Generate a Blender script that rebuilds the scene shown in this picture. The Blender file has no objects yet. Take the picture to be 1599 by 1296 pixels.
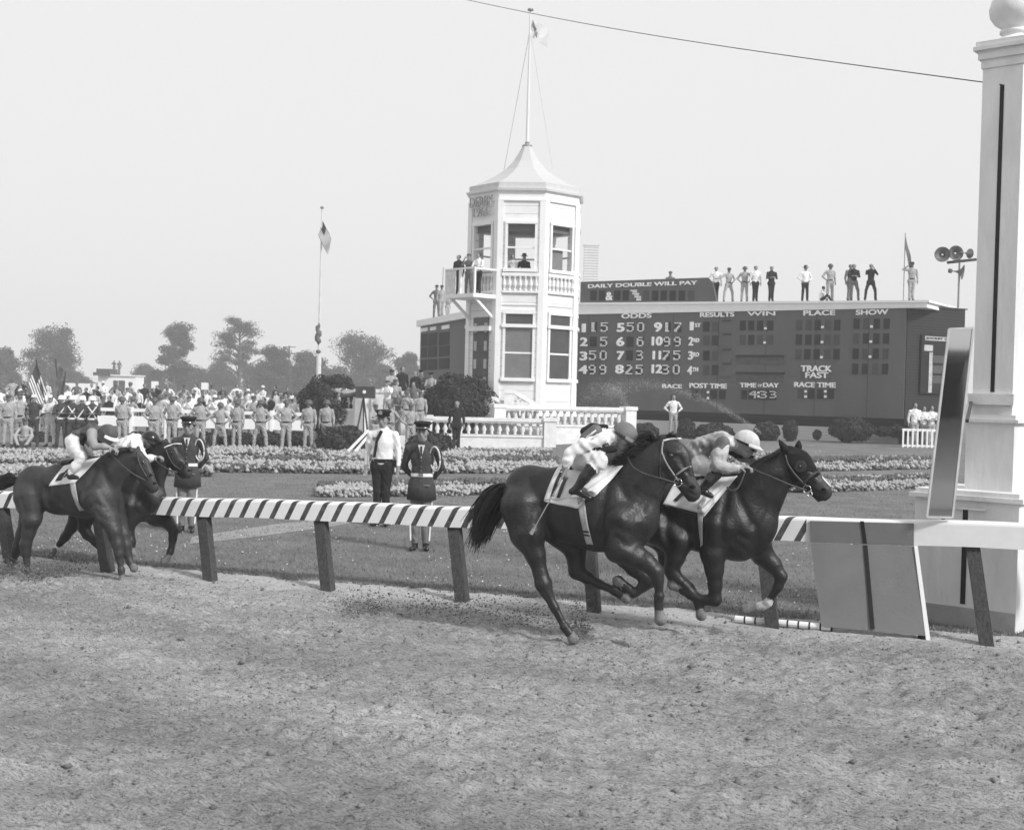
import bpy, bmesh, math, random
import numpy as np
from mathutils import Vector, Matrix
random.seed(7)
RNG = np.random.default_rng(11)
S = bpy.context.scene
COL = S.collection
# ---------------------------------------------------------------- camera
F, CX, CY, CAMH = 1900.0, 799.5, 648.0, 2.25
RHO = math.radians(1.43); PIT = math.atan(35.5 / F)
_f = Vector((0, math.cos(PIT), -math.sin(PIT))); _u0 = Vector((0, math.sin(PIT), math.cos(PIT))); _r0 = Vector((1, 0, 0))
_r = math.cos(RHO) * _r0 + math.sin(RHO) * _u0
_u = -math.sin(RHO) * _r0 + math.cos(RHO) * _u0
cam_d = bpy.data.cameras.new("camera"); cam = bpy.data.objects.new("camera", cam_d); COL.objects.link(cam)
cam_d.sensor_width = 36; cam_d.lens = 36 * F / 1599.0; cam_d.clip_start = 0.1; cam_d.clip_end = 6000
M = Matrix((( _r.x, _u.x, -_f.x, 0), (_r.y, _u.y, -_f.y, 0), (_r.z, _u.z, -_f.z, CAMH), (0, 0, 0, 1)))
cam.matrix_world = M
S.camera = cam
cam_d.dof.use_dof = True; cam_d.dof.focus_distance = 11.4; cam_d.dof.aperture_fstop = 5.0
# ---------------------------------------------------------------- world, sun, exposure
SUN_DIR = Vector((0.66, -0.58, 0.66)).normalized()
w = bpy.data.worlds.new("World"); S.world = w; w.use_nodes = True
nt = w.node_tree; nt.nodes.clear()
sky = nt.nodes.new('ShaderNodeTexSky'); sky.sky_type = 'NISHITA'; sky.sun_disc = False
sky.sun_elevation = math.asin(SUN_DIR.z); sky.sun_rotation = math.atan2(SUN_DIR.x, SUN_DIR.y)
sky.dust_density = 6; sky.air_density = 2
bw = nt.nodes.new('ShaderNodeRGBToBW')
mx = nt.nodes.new('ShaderNodeMix'); mx.data_type = 'FLOAT'; mx.inputs[0].default_value = 0.93; mx.inputs[3].default_value = 8.0
bg = nt.nodes.new('ShaderNodeBackground'); bg.inputs['Strength'].default_value = 0.1
out = nt.nodes.new('ShaderNodeOutputWorld')
nt.links.new(sky.outputs[0], bw.inputs[0]); nt.links.new(bw.outputs[0], mx.inputs[2]); nt.links.new(mx.outputs[0], bg.inputs['Color'])
nt.links.new(bg.outputs[0], out.inputs[0])
sd = bpy.data.lights.new("sun", 'SUN'); sd.energy = 3.2; sd.angle = math.radians(8); sd.color = (1, 1, 1)
so = bpy.data.objects.new("sun", sd); COL.objects.link(so); so.rotation_euler = SUN_DIR.to_track_quat('Z', 'Y').to_euler()
S.view_settings.view_transform = 'Standard'; S.view_settings.look = 'None'; S.view_settings.exposure = 0.20; S.view_settings.gamma = 1
# ---------------------------------------------------------------- picture -> place
def ray(u, v): u = float(u); v = float(v); return _f + (u - CX) / F * _r - (v - CY) / F * _u
def H(u): return 612.5 + 0.02496 * (u - CX)
def G(u, v, z=0.0):
    d = ray(u, v); t = (z - CAMH) / d.z
    return Vector((d.x * t, d.y * t, z))
def D(u, v, Y):
    d = ray(u, v); t = Y / d.y
    return Vector((d.x * t, Y, CAMH + d.z * t))
def PX(u, Y, z):                      # point at depth Y and height z seen in column u
    zp = z - CAMH
    fz = Y * math.cos(PIT) - zp * math.sin(PIT)
    x = ((u - CX) / F * fz - math.sin(RHO) * (Y * math.sin(PIT) + zp * math.cos(PIT))) / math.cos(RHO)
    return Vector((x, Y, z))
def PL(u, v, P0, d):                  # hit with the vertical plane through P0 along d -> (s, z)
    n = Vector((-d.y, d.x, 0)); r = ray(u, v)
    c = Vector((0, 0, CAMH)); t = (P0 - c).dot(n) / r.dot(n); p = c + r * t
    return (p - P0).dot(d), p.z
# ---------------------------------------------------------------- objects
def tag(o, label=None, cat=None, group=None, kind=None):
    if label: o['label'] = label
    if cat: o['category'] = cat
    if group: o['group'] = group
    if kind: o['kind'] = kind
    return o
def empty(name, loc=(0, 0, 0), rz=0, label=None, cat=None, group=None):
    o = bpy.data.objects.new(name, None); COL.objects.link(o); o.location = loc; o.rotation_euler = (0, 0, rz); o.empty_display_size = 0.2
    return tag(o, label, cat, group)
def link(name, me, mats, parent=None, smooth=False, loc=None, rot=None):
    o = bpy.data.objects.new(name, me); COL.objects.link(o)
    if not isinstance(mats, (list, tuple)): mats = [mats]
    if not me.materials:
        for m in mats: me.materials.append(m)
    if smooth: me.polygons.foreach_set('use_smooth', [True] * len(me.polygons))
    if parent: o.parent = parent
    if loc is not None: o.location = loc
    if rot is not None: o.rotation_euler = rot
    return o
def copy_tree(o, parent=None):
    c = o.copy(); COL.objects.link(c); c.parent = parent
    for ch in list(o.children): copy_tree(ch, c)
    return c
class MB:
    def __init__(s): s.v = []; s.f = []; s.m = []
    def add(s, vs, fs, m=0):
        b = len(s.v); s.v += [tuple(p) for p in vs]; s.f += [tuple(i + b for i in f) for f in fs]; s.m += [m] * len(fs); return s
    def box(s, x0, x1, y0, y1, z0, z1, m=0, T=None):
        vs = [(x, y, z) for z in (z0, z1) for y in (y0, y1) for x in (x0, x1)]
        if T: vs = [T(Vector(p)) for p in vs]
        return s.add(vs, [(0, 2, 3, 1), (4, 5, 7, 6), (0, 1, 5, 4), (2, 6, 7, 3), (0, 4, 6, 2), (1, 3, 7, 5)], m)
    def beam(s, a, b, wd, ht, m=0, up=(0, 0, 1), off=0):
        a = Vector(a); b = Vector(b); d = (b - a).normalized(); up = Vector(up); x = d.cross(up)
        if x.length < 1e-4: x = d.cross(Vector((0, 1, 0)))
        x.normalize(); y = x.cross(d).normalized()
        vs = [p + x * (sx * wd / 2) + y * (sy * ht / 2) for p in (a, b) for sx, sy in ((-1, -1), (1, -1), (1, 1), (-1, 1))]
        return s.add(vs, [(3, 2, 1, 0), (4, 5, 6, 7), (0, 1, 5, 4), (1, 2, 6, 5), (2, 3, 7, 6), (3, 0, 4, 7)], m)
    def tube(s, pts, rad, n=8, m=0, caps=True):
        pts = [Vector(p) for p in pts]; N = len(pts)
        if not hasattr(rad, '__len__'): rad = [rad] * N
        b = []; prev = None
        for i, p in enumerate(pts):
            d = (pts[min(i + 1, N - 1)] - pts[max(i - 1, 0)]).normalized()
            if prev is None:
                x = d.cross(Vector((0, 0, 1)));
                if x.length < 1e-3: x = d.cross(Vector((0, 1, 0)))
            else: x = prev - d * prev.dot(d)
            x.normalize(); prev = x; y = d.cross(x)
            for k in range(n):
                a = 2 * math.pi * k / n; b.append(p + (x * math.cos(a) + y * math.sin(a)) * rad[i])
        fs = [(i * n + k, i * n + (k + 1) % n, (i + 1) * n + (k + 1) % n, (i + 1) * n + k) for i in range(N - 1) for k in range(n)]
        if caps: fs += [tuple(range(n - 1, -1, -1)), tuple((N - 1) * n + k for k in range(n))]
        return s.add(b, fs, m)
    def lathe(s, c, prof, n=12, m=0, ang=0):
        c = Vector(c); vs = [c + Vector((r * math.cos(2 * math.pi * k / n + ang), r * math.sin(2 * math.pi * k / n + ang), z)) for r, z in prof for k in range(n)]
        N = len(prof)
        fs = [(i * n + k, i * n + (k + 1) % n, (i + 1) * n + (k + 1) % n, (i + 1) * n + k) for i in range(N - 1) for k in range(n)]
        fs += [tuple(range(n - 1, -1, -1)), tuple((N - 1) * n + k for k in range(n))]
        return s.add(vs, fs, m)
    def prism(s, poly, d0, d1, T, m=0):       # poly of (a,b), extruded c from d0 to d1, T maps (a,b,c)
        n = len(poly); vs = [T(a, b, d0) for a, b in poly] + [T(a, b, d1) for a, b in poly]
        return s.add(vs, [tuple(range(n - 1, -1, -1)), tuple(range(n, 2 * n))] + [(k, (k + 1) % n, (k + 1) % n + n, k + n) for k in range(n)], m)
    def mesh(s, name='m'):
        me = bpy.data.meshes.new(name); me.from_pydata(s.v, [], s.f)
        if any(s.m): me.polygons.foreach_set('material_index', s.m)
        bm = bmesh.new(); bm.from_mesh(me); bmesh.ops.recalc_face_normals(bm, faces=bm.faces); bm.to_mesh(me); bm.free()
        me.update(); return me
    def build(s, name, mats, parent=None, smooth=False, **k):
        return link(name, s.mesh(name), mats, parent, smooth, **k)
def npmesh(name, V, Q, mi=None):
    me = bpy.data.meshes.new(name); V = np.asarray(V, np.float32); Q = np.asarray(Q, np.int32)
    me.vertices.add(len(V)); me.vertices.foreach_set('co', V.ravel())
    k = Q.shape[1]; me.loops.add(Q.size); me.loops.foreach_set('vertex_index', Q.ravel())
    me.polygons.add(len(Q)); me.polygons.foreach_set('loop_start', np.arange(0, Q.size, k, dtype=np.int32)); me.polygons.foreach_set('loop_total', np.full(len(Q), k, np.int32))
    if mi is not None: me.polygons.foreach_set('material_index', np.asarray(mi, np.int32))
    me.update(calc_edges=True); return me
# ---------------------------------------------------------------- materials (all grey: the photograph is black and white)
MAT = {}
def mat(name, g, rough=0.75, var=0.12, scale=6.0, bump=0.0, bscale=None, spec=0.3, metal=0.0, stretch=(1, 1, 1), obj=True):
    m = bpy.data.materials.new(name); m.use_nodes = True; MAT[name] = m
    n = m.node_tree.nodes; l = m.node_tree.links; b = n['Principled BSDF']
    b.inputs['Roughness'].default_value = rough; b.inputs['Specular IOR Level'].default_value = spec; b.inputs['Metallic'].default_value = metal
    tc = n.new('ShaderNodeTexCoord'); mp = n.new('ShaderNodeMapping'); mp.inputs['Scale'].default_value = stretch
    l.new(tc.outputs['Object'], mp.inputs[0])
    nz = n.new('ShaderNodeTexNoise'); nz.inputs['Scale'].default_value = scale; nz.inputs['Detail'].default_value = 6; nz.inputs['Roughness'].default_value = 0.65
    l.new(mp.outputs[0], nz.inputs['Vector'])
    r = n.new('ShaderNodeMapRange'); r.inputs[1].default_value = 0.3; r.inputs[2].default_value = 0.7
    r.inputs[3].default_value = g * (1 - var); r.inputs[4].default_value = g * (1 + var)
    l.new(nz.outputs['Fac'], r.inputs[0]); l.new(r.outputs[0], b.inputs['Base Color'])
    if bump:
        bn = n.new('ShaderNodeBump'); bn.inputs['Strength'].default_value = 1; bn.inputs['Distance'].default_value = bump
        n2 = n.new('ShaderNodeTexNoise'); n2.inputs['Scale'].default_value = bscale or scale * 4; n2.inputs['Detail'].default_value = 4
        l.new(mp.outputs[0], n2.inputs['Vector']); l.new(n2.outputs['Fac'], bn.inputs['Height']); l.new(bn.outputs[0], b.inputs['Normal'])
    return m
def siding(name, g, pitch, dark=0.75, lw=0.1, rough=0.7):      # horizontal clapboards: groove every pitch metres of height
    m = mat(name, g, rough=rough, var=0.05, scale=1.5); n = m.node_tree.nodes; l = m.node_tree.links; b = n['Principled BSDF']
    tc = [x for x in n if x.type == 'TEX_COORD'][0]; sx = n.new('ShaderNodeSeparateXYZ'); l.new(tc.outputs['Object'], sx.inputs[0])
    d = n.new('ShaderNodeMath'); d.operation = 'DIVIDE'; d.inputs[1].default_value = pitch; l.new(sx.outputs['Z'], d.inputs[0])
    f = n.new('ShaderNodeMath'); f.operation = 'FRACT'; l.new(d.outputs[0], f.inputs[0])
    c = n.new('ShaderNodeMath'); c.operation = 'LESS_THAN'; c.inputs[1].default_value = lw; l.new(f.outputs[0], c.inputs[0])
    mxx = n.new('ShaderNodeMix'); mxx.data_type = 'RGBA'; src = b.inputs['Base Color'].links[0].from_socket
    l.new(c.outputs[0], mxx.inputs[0]); l.new(src, mxx.inputs[6]); mxx.inputs[7].default_value = (g * dark,) * 3 + (1,)
    l.new(mxx.outputs[2], b.inputs['Base Color'])
    bn = n.new('ShaderNodeBump'); bn.inputs['Distance'].default_value = 0.02; l.new(f.outputs[0], bn.inputs['Height']); l.new(bn.outputs[0], b.inputs['Normal'])
    return m
WHITE = mat('white_paint', 0.80, var=0.05, scale=2.5, bump=0.002)
WHITE2 = mat('weathered_white', 0.66, var=0.16, scale=5, bump=0.004)
CONC = mat('pale_stone', 0.72, var=0.12, scale=4, bump=0.006)
POSTG = mat('post_grey_paint', 0.68, var=0.13, scale=2.6, bump=0.005, bscale=24, stretch=(1, 1, .3))
BLACK = mat('black_paint', 0.012, rough=0.5, var=0.3)
WOOD = mat('dark_post_wood', 0.055, rough=0.8, var=0.6, scale=9, bump=0.01, stretch=(6, 6, 1))
PANEL = mat('panel_grey', 0.165, rough=0.6, var=0.10, scale=3, bump=0.002, bscale=40)
BOARD = mat('board_grey', 0.098, rough=0.6, var=0.16, scale=0.7, stretch=(1, 1, .35))
BOARDD = mat('board_cell', 0.012, rough=0.7, var=0.3, scale=8)
LETTER = mat('letter_white', 0.85, var=0.04)
GLASS = mat('window_glass', 0.06, rough=0.12, var=0.3, scale=1.2, spec=0.5)
GLASSL = mat('window_screen', 0.17, rough=0.4, var=0.15, scale=3, spec=0.5)
METALD = mat('dark_metal', 0.05, rough=0.45, var=0.3)
METALG = mat('grey_metal', 0.25, rough=0.45, var=0.2, metal=0.4)
HOOD = siding('tower_siding', 0.8, 0.33, dark=0.62, lw=0.06)
SIDE = siding('white_siding', 0.62, 0.13, dark=0.75, lw=0.18)
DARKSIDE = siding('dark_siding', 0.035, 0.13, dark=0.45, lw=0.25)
def vnoise(x, y, sc, seed):
    r = np.random.default_rng(seed).random((256, 256)).astype(np.float32)
    X = x / sc; Y = y / sc; xi = np.floor(X).astype(int); yi = np.floor(Y).astype(int); fx = X - xi; fy = Y - yi
    fx = fx * fx * (3 - 2 * fx); fy = fy * fy * (3 - 2 * fy)
    a = r[xi % 256, yi % 256]; b = r[(xi + 1) % 256, yi % 256]; c = r[xi % 256, (yi + 1) % 256]; d = r[(xi + 1) % 256, (yi + 1) % 256]
    return (a * (1 - fx) + b * fx) * (1 - fy) + (c * (1 - fx) + d * fx) * fy - 0.5
# ---------------------------------------------------------------- the rail line and the ground
RA = G(330, 907); RB = G(1543, 1008)
RD = (RB - RA).normalized(); RN = Vector((-RD.y, RD.x, 0)); TH = -math.atan2(RD.y, RD.x)   # RN points into the infield
def RL(s, t, z=0.0): return RA + RD * s + RN * t + Vector((0, 0, z))
def rs(u, v):  p = G(u, v) - RA; return p.dot(RD), p.dot(RN)
# dirt track: one sheet, finely broken up near the camera
def graded(lo, a, b, hi, fine, g=1.25):
    m = list(np.arange(a, b + fine * .5, fine)); st = fine; x = a; L = []
    while x > lo: st *= g; x -= st; L.append(x)
    st = fine; x = m[-1]; R_ = []
    while x < hi: st *= g; x += st; R_.append(x)
    return np.array(L[::-1] + m + R_)
xs = graded(-400, -6.5, 9.8, 300, 0.026); EDGE = 0.62
ys = graded(-60, -7.6, EDGE, EDGE, 0.026)
Xg, Yg = np.meshgrid(xs, ys, indexing='ij')
def dents(X, Y, cs=.42, seed=9):
    r = np.random.default_rng(seed).random((128, 128, 4)); h = np.zeros_like(X); ci = np.floor(X / cs).astype(int); cj = np.floor(Y / cs).astype(int)
    for a in (-1, 0, 1):
        for b in (-1, 0, 1):
            q = r[(ci + a) % 128, (cj + b) % 128]; dx = X - (ci + a + q[..., 0]) * cs; dy = (Y - (cj + b + q[..., 1]) * cs) * 1.25; d = np.hypot(dx, dy); on = (q[..., 2] > .42) * (.5 + q[..., 3])
            h += on * (-.030 * np.exp(-(d / .055) ** 2) + .016 * np.exp(-((d - .095) / .032) ** 2))
    return h
def dirt_h(X, Y):
    h = 0.034 * vnoise(X, Y * 1.3, 0.6, 1) + 0.046 * vnoise(X, Y, 0.15, 2) + 0.044 * vnoise(X, Y, 0.075, 3) + 0.010 * vnoise(X, Y, 0.035, 4)
    pk = vnoise(X, Y, 0.12, 5); h += 0.03 * np.clip(pk - 0.2, 0, 1) * 3 * np.clip(vnoise(X, Y, 1.1, 6) + .25, 0, 1)
    h += dents(X, Y) + .005 * np.sin(Y * 2 * math.pi / .16 + 3 * vnoise(X, Y, 1.5, 44))
    k = np.clip((-Y + 0.1) / 0.8, 0.25, 1)
    far = np.clip((30 - np.abs(X)) / 10, 0, 1) * np.clip((Y + 14) / 4, 0, 1)
    return h * k * far
Zg = dirt_h(Xg, Yg)
nx, ny = Xg.shape; idx = np.arange(nx * ny).reshape(nx, ny)
Q = np.stack([idx[:-1, :-1], idx[1:, :-1], idx[1:, 1:], idx[:-1, 1:]], -1).reshape(-1, 4)
me = npmesh('track', np.stack([Xg, Yg, Zg], -1).reshape(-1, 3), Q)
def dirt_mat():
    m = bpy.data.materials.new('track_dirt'); m.use_nodes = True; n = m.node_tree.nodes; l = m.node_tree.links; b = n['Principled BSDF']
    b.inputs['Roughness'].default_value = 0.95; b.inputs['Specular IOR Level'].default_value = 0.1
    tc = n.new('ShaderNodeTexCoord'); sx = n.new('ShaderNodeSeparateXYZ'); l.new(tc.outputs['Object'], sx.inputs[0])
    def noise(s, d=5, st=(1, 1, 1)):
        mp = n.new('ShaderNodeMapping'); mp.inputs['Scale'].default_value = st; l.new(tc.outputs['Object'], mp.inputs[0])
        z = n.new('ShaderNodeTexNoise'); z.inputs['Scale'].default_value = s; z.inputs['Detail'].default_value = d; z.inputs['Roughness'].default_value = .7
        l.new(mp.outputs[0], z.inputs['Vector']); return z.outputs['Fac']
    def mr(src, a, b_, c, d):
        r = n.new('ShaderNodeMapRange'); r.inputs[1].default_value = a; r.inputs[2].default_value = b_; r.inputs[3].default_value = c; r.inputs[4].default_value = d
        l.new(src, r.inputs[0]); return r.outputs[0]
    def math_(op, a, c):
        q = n.new('ShaderNodeMath'); q.operation = op
        for i, s in enumerate((a, c)):
            if isinstance(s, (int, float)): q.inputs[i].default_value = s
            else: l.new(s, q.inputs[i])
        return q.outputs[0]
    base = mr(noise(0.45, 4, (.55, 1.3, 1)), 0.34, 0.66, 0.235, 0.44)
    base = math_('MULTIPLY', base, math_('MULTIPLY', mr(noise(15, 9, (.8, 1.6, 1)), 0.3, 0.7, 1.22, 0.80), mr(noise(70, 4, (.6, 1.6, 1)), 0.3, 0.7, 1.30, 0.66)))
    base = math_('MULTIPLY', base, math_('MULTIPLY', mr(noise(24, 4, (1, 2.0, 1)), 0.55, 0.68, 1.0, 0.42), mr(noise(60, 3, (.8, 1.6, 1)), 0.53, 0.66, 1.0, 0.6)))  # dark specks painted in as shade on bumps facing away
    base = math_('MULTIPLY', base, mr(noise(5, 5, (.5, 3.2, 1)), 0.35, 0.65, 1.14, 0.84))
    edge = math_('ADD', sx.outputs['Y'], math_('MULTIPLY', math_('SUBTRACT', noise(1.6, 6), 0.5), 1.5))
    fac = mr(edge, -0.28, 0.12, 0.0, 1.0)
    pale = mr(noise(14, 6), 0.3, 0.7, 0.62, 0.36)
    mm = n.new('ShaderNodeMix'); mm.data_type = 'FLOAT'; l.new(fac, mm.inputs[0]); l.new(base, mm.inputs[2]); l.new(pale, mm.inputs[3])
    l.new(mm.outputs[0], b.inputs['Base Color'])
    bn = n.new('ShaderNodeBump'); bn.inputs['Distance'].default_value = 0.035; l.new(noise(38, 7), bn.inputs['Height']); l.new(bn.outputs[0], b.inputs['Normal'])
    return m
DIRT = dirt_mat()
track = link('track', me, DIRT, smooth=True, loc=RA, rot=(0, 0, -TH)); tag(track, kind='structure')
# infield lawn
def lawn_z(X, Y):      # world coordinates
    t = np.clip((Y - 44) / 8.0, 0, 1); return 0.40 * t * t * (3 - 2 * t) * np.clip((X + 2) / 6, 0, 1) + 0 * X
def lz(x, y): return float(lawn_z(np.array([x]), np.array([y]))[0])
gx = graded(-900, -14, 26, 900, 0.5, 1.12); gy = graded(EDGE, EDGE, 60, 1500, 0.5, 1.12)
Xl, Yl = np.meshgrid(gx, gy, indexing='ij')
WX = RA.x + RD.x * Xl + RN.x * Yl; WY = RA.y + RD.y * Xl + RN.y * Yl
nx, ny = Xl.shape; idx = np.arange(nx * ny).reshape(nx, ny)
Q = np.stack([idx[:-1, :-1], idx[1:, :-1], idx[1:, 1:], idx[:-1, 1:]], -1).reshape(-1, 4)
def grass_mat(name, lo, hi):
    m = mat(name, (lo + hi) / 2, rough=0.9, var=(hi - lo) / (hi + lo), scale=1.3, spec=0.1); n = m.node_tree.nodes; l = m.node_tree.links; b = n['Principled BSDF']
    tc = [x for x in n if x.type == 'TEX_COORD'][0]; src = b.inputs['Base Color'].links[0].from_socket
    z = n.new('ShaderNodeTexNoise'); z.inputs['Scale'].default_value = 16; z.inputs['Detail'].default_value = 8; z.inputs['Roughness'].default_value = .8; l.new(tc.outputs['Object'], z.inputs['Vector'])
    r = n.new('ShaderNodeMapRange'); r.inputs[1].default_value = .32; r.inputs[2].default_value = .68; r.inputs[3].default_value = .55; r.inputs[4].default_value = 1.45; l.new(z.outputs['Fac'], r.inputs[0])
    q = n.new('ShaderNodeMath'); q.operation = 'MULTIPLY'; l.new(src, q.inputs[0]); l.new(r.outputs[0], q.inputs[1]); l.new(q.outputs[0], b.inputs['Base Color'])
    bn = n.new('ShaderNodeBump'); bn.inputs['Distance'].default_value = 0.03; l.new(z.outputs['Fac'], bn.inputs['Height']); l.new(bn.outputs[0], b.inputs['Normal'])
    return m
GRASS = grass_mat('lawn_grass', 0.135, 0.215)
me = npmesh('lawn', np.stack([WX, WY, lawn_z(WX, WY) - 0.0], -1).reshape(-1, 3), Q)
lawn = link('lawn', me, GRASS, smooth=True); tag(lawn, kind='structure')
me = npmesh('ground', [(-4000, -1500, -.14), (4000, -1500, -.14), (4000, 5000, -.14), (-4000, 5000, -.14)], [(0, 1, 2, 3)])
tag(link('ground', me, grass_mat('ground_far', 0.15, 0.2)), kind='structure')
# grass blades near the rail and clods on the track (uncountable: stuff)
def blades(name, P, hgt, wid, m, lean=0.5):
    n = len(P); a = RNG.random(n) * 6.283; dx = np.cos(a) * wid; dy = np.sin(a) * wid; h = hgt * (0.5 + RNG.random(n)); lx = RNG.normal(0, lean, n) * h; ly = RNG.normal(0, lean, n) * h
    V = np.empty((n, 3, 3)); V[:, 0] = P - np.stack([dx, dy, 0 * dx], -1); V[:, 1] = P + np.stack([dx, dy, 0 * dx], -1); V[:, 2] = P + np.stack([lx, ly, h], -1)
    return link(name, npmesh(name, V.reshape(-1, 3), np.arange(3 * n).reshape(n, 3)), m)
n = 150000; t = EDGE + (RNG.random(n) ** 1.9) * 26; s = -14 + RNG.random(n) * 30
edge_n = (vnoise(s, t * 0 + 3, 0.35, 22)) * 0.30
t = t + np.where(t < 1.2, edge_n - .05, 0)
P = np.stack([RA.x + RD.x * s + RN.x * t, RA.y + RD.y * s + RN.y * t, 0 * s - 0.005], -1)
BLADE = mat('grass_blade', 0.19, rough=0.8, var=0.5, scale=3)
tag(blades('grass', P, 0.034, 0.006, BLADE), 'short mown grass tufts on the infield lawn behind the rail', 'grass', kind='stuff')
def chunks(name, P, R, m):     # octahedron-like irregular lumps
    n = len(P); base = np.array([(1, 0, 0), (-1, 0, 0), (0, 1, 0), (0, -1, 0), (0, 0, 1), (0, 0, -1)], float)
    V = base[None] * (0.6 + 0.8 * RNG.random((n, 6, 1))) * R[:, None, None]; V += RNG.normal(0, .15, (n, 6, 3)) * R[:, None, None]; V[:, :, 2] *= 0.75
    V += P[:, None, :]
    T = np.array([(0, 2, 4), (2, 1, 4), (1, 3, 4), (3, 0, 4), (2, 0, 5), (1, 2, 5), (3, 1, 5), (0, 3, 5)])
    Fc = (T[None] + (np.arange(n) * 6)[:, None, None]).reshape(-1, 3)
    return link(name, npmesh(name, V.reshape(-1, 3), Fc), m)
CLOD = mat('dirt_clod', 0.16, rough=0.95, var=0.5, scale=5)
n = 46000; s = -8 + RNG.random(n) * 18; t = -8 + RNG.random(n) * 8.4; R = 0.003 + 0.010 * RNG.random(n) ** 4 + (RNG.random(n) < .014) * (.008 + .016 * RNG.random(n))
keep = vnoise(s, t, 0.9, 31) + RNG.random(n) * .9 > .35; s, t, R = s[keep], t[keep], R[keep]
z = dirt_h(s, t) + R * .3
P = np.stack([RA.x + RD.x * s + RN.x * t, RA.y + RD.y * s + RN.y * t, z], -1)
tag(chunks('dirt_clods', P, R, CLOD), 'small loose clods of dirt strewn over the track surface', 'dirt clods', kind='stuff')
n = 900; t = 1.0 + (RNG.random(n) ** 1.4) * 9; s = -9 + RNG.random(n) * 22; kp = vnoise(s, t, 1.3, 61) + .3 * RNG.random(n) > .12; s, t = s[kp], t[kp]
P = np.stack([RA.x + RD.x * s + RN.x * t, RA.y + RD.y * s + RN.y * t, 0 * s + .02], -1)
tag(chunks('daisies', P, .006 + .010 * RNG.random(len(s)), mat('daisy_white', .7, var=.1)), 'scattered tiny white daisies in the lawn just behind the rail', 'daisies', kind='stuff')
# path
PATHM = mat('pale_path', 0.26, rough=0.9, var=0.22, scale=4)
b = MB(); q = [G(300, 838, .006), G(430, 818, .006), G(560, 806, .006), G(575, 811, .006), G(520, 822, .006), G(400, 838, .006), G(330, 846, .006), G(296, 849, .006)]
b.add(q, [(0, 1, 6, 7), (1, 2, 3, 4), (1, 4, 5, 6)]); tag(b.build('path', PATHM), kind='structure')
# ---------------------------------------------------------------- inner rail
OFF = 0.30; RP = RA + RN * OFF
def rpl(u, v): return PL(u, v, RP, RD)
def lin(p, q): 
    m = (q[1] - p[1]) / (q[0] - p[0]); return lambda s: p[1] + m * (s - p[0])
ztop = lin(rpl(300, 777.3), rpl(1500, 815)); zbot = lin(rpl(300, 805.4), rpl(1429, 852))
rail = empty('track_rail', RP, -TH, 'long white inside rail with slanting black stripes on leaning wooden posts', 'rail')
def stripe_mat():
    m = mat('striped_rail', 0.74, var=0.05, scale=6); n = m.node_tree.nodes; l = m.node_tree.links; b = n['Principled BSDF']
    tc = [x for x in n if x.type == 'TEX_COORD'][0]; sx = n.new('ShaderNodeSeparateXYZ'); l.new(tc.outputs['Object'], sx.inputs[0])
    def mt(op, a, c):
        q = n.new('ShaderNodeMath'); q.operation = op
        for i, s in enumerate((a, c)):
            if isinstance(s, (int, float)): q.inputs[i].default_value = s
            else: l.new(s, q.inputs[i])
        return q.outputs[0]
    zz = mt('MULTIPLY', sx.outputs['Z'], 0.50); yy = mt('MULTIPLY', sx.outputs['Y'], 0.7)
    t = mt('SUBTRACT', mt('SUBTRACT', sx.outputs['X'], zz), yy)
    f = mt('FRACT', mt('DIVIDE', t, 0.196), 0)
    on = mt('LESS_THAN', f, 0.33)
    on = mt('MULTIPLY', on, mt('LESS_THAN', sx.outputs['X'], rpl(1262, 830)[0] - .02))
    nz = n.new('ShaderNodeTexNoise'); nz.inputs['Scale'].default_value = 14; l.new(tc.outputs['Object'], nz.inputs['Vector'])
    fade = n.new('ShaderNodeMapRange'); fade.inputs[1].default_value = .3; fade.inputs[2].default_value = .75; fade.inputs[3].default_value = 1.0; fade.inputs[4].default_value = .88; l.new(nz.outputs['Fac'], fade.inputs[0])
    top = n.new('ShaderNodeMapRange'); top.inputs[1].default_value = 0.03; top.inputs[2].default_value = 0.06; top.inputs[3].default_value = 1; top.inputs[4].default_value = .5; l.new(sx.outputs['Y'], top.inputs[0])
    on = mt('MULTIPLY', mt('MULTIPLY', on, fade.outputs[0]), top.outputs[0])
    mm = n.new('ShaderNodeMix'); mm.data_type = 'RGBA'; src = b.inputs['Base Color'].links[0].from_socket; l.new(on, mm.inputs[0]); l.new(src, mm.inputs[6]); mm.inputs[7].default_value = (.025, .025, .025, 1)
    l.new(mm.outputs[2], b.inputs['Base Color']); return m
STR = stripe_mat()
s0 = rpl(-260, 775)[0]; s1 = rpl(1760, 818)[0]; b = MB(); N = 60
for i in range(N + 1):
    s = s0 + (s1 - s0) * i / N; zt = ztop(s); zb = zbot(s); wob = 0.006 * math.sin(s * 1.7) + 0.004 * math.sin(s * 4.1)
    zt += wob; zb += wob
    prof = [(0, zb), (0, zt - .036), (.006, zt - .018), (.022, zt - .006), (.05, zt - .001), (.11, zt), (.17, zt - .012), (.2, zt - .05), (.2, zb), (.18, zb), (.02, zb)]
    b.v += [(s, y, z) for y, z in prof]
K = 11
for i in range(N):
    for k in range(K): b.f.append((i * K + k, (i + 1) * K + k, (i + 1) * K + (k + 1) % K, i * K + (k + 1) % K)); b.m.append(0)
b.build('rail_board', STR, rail)
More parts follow.
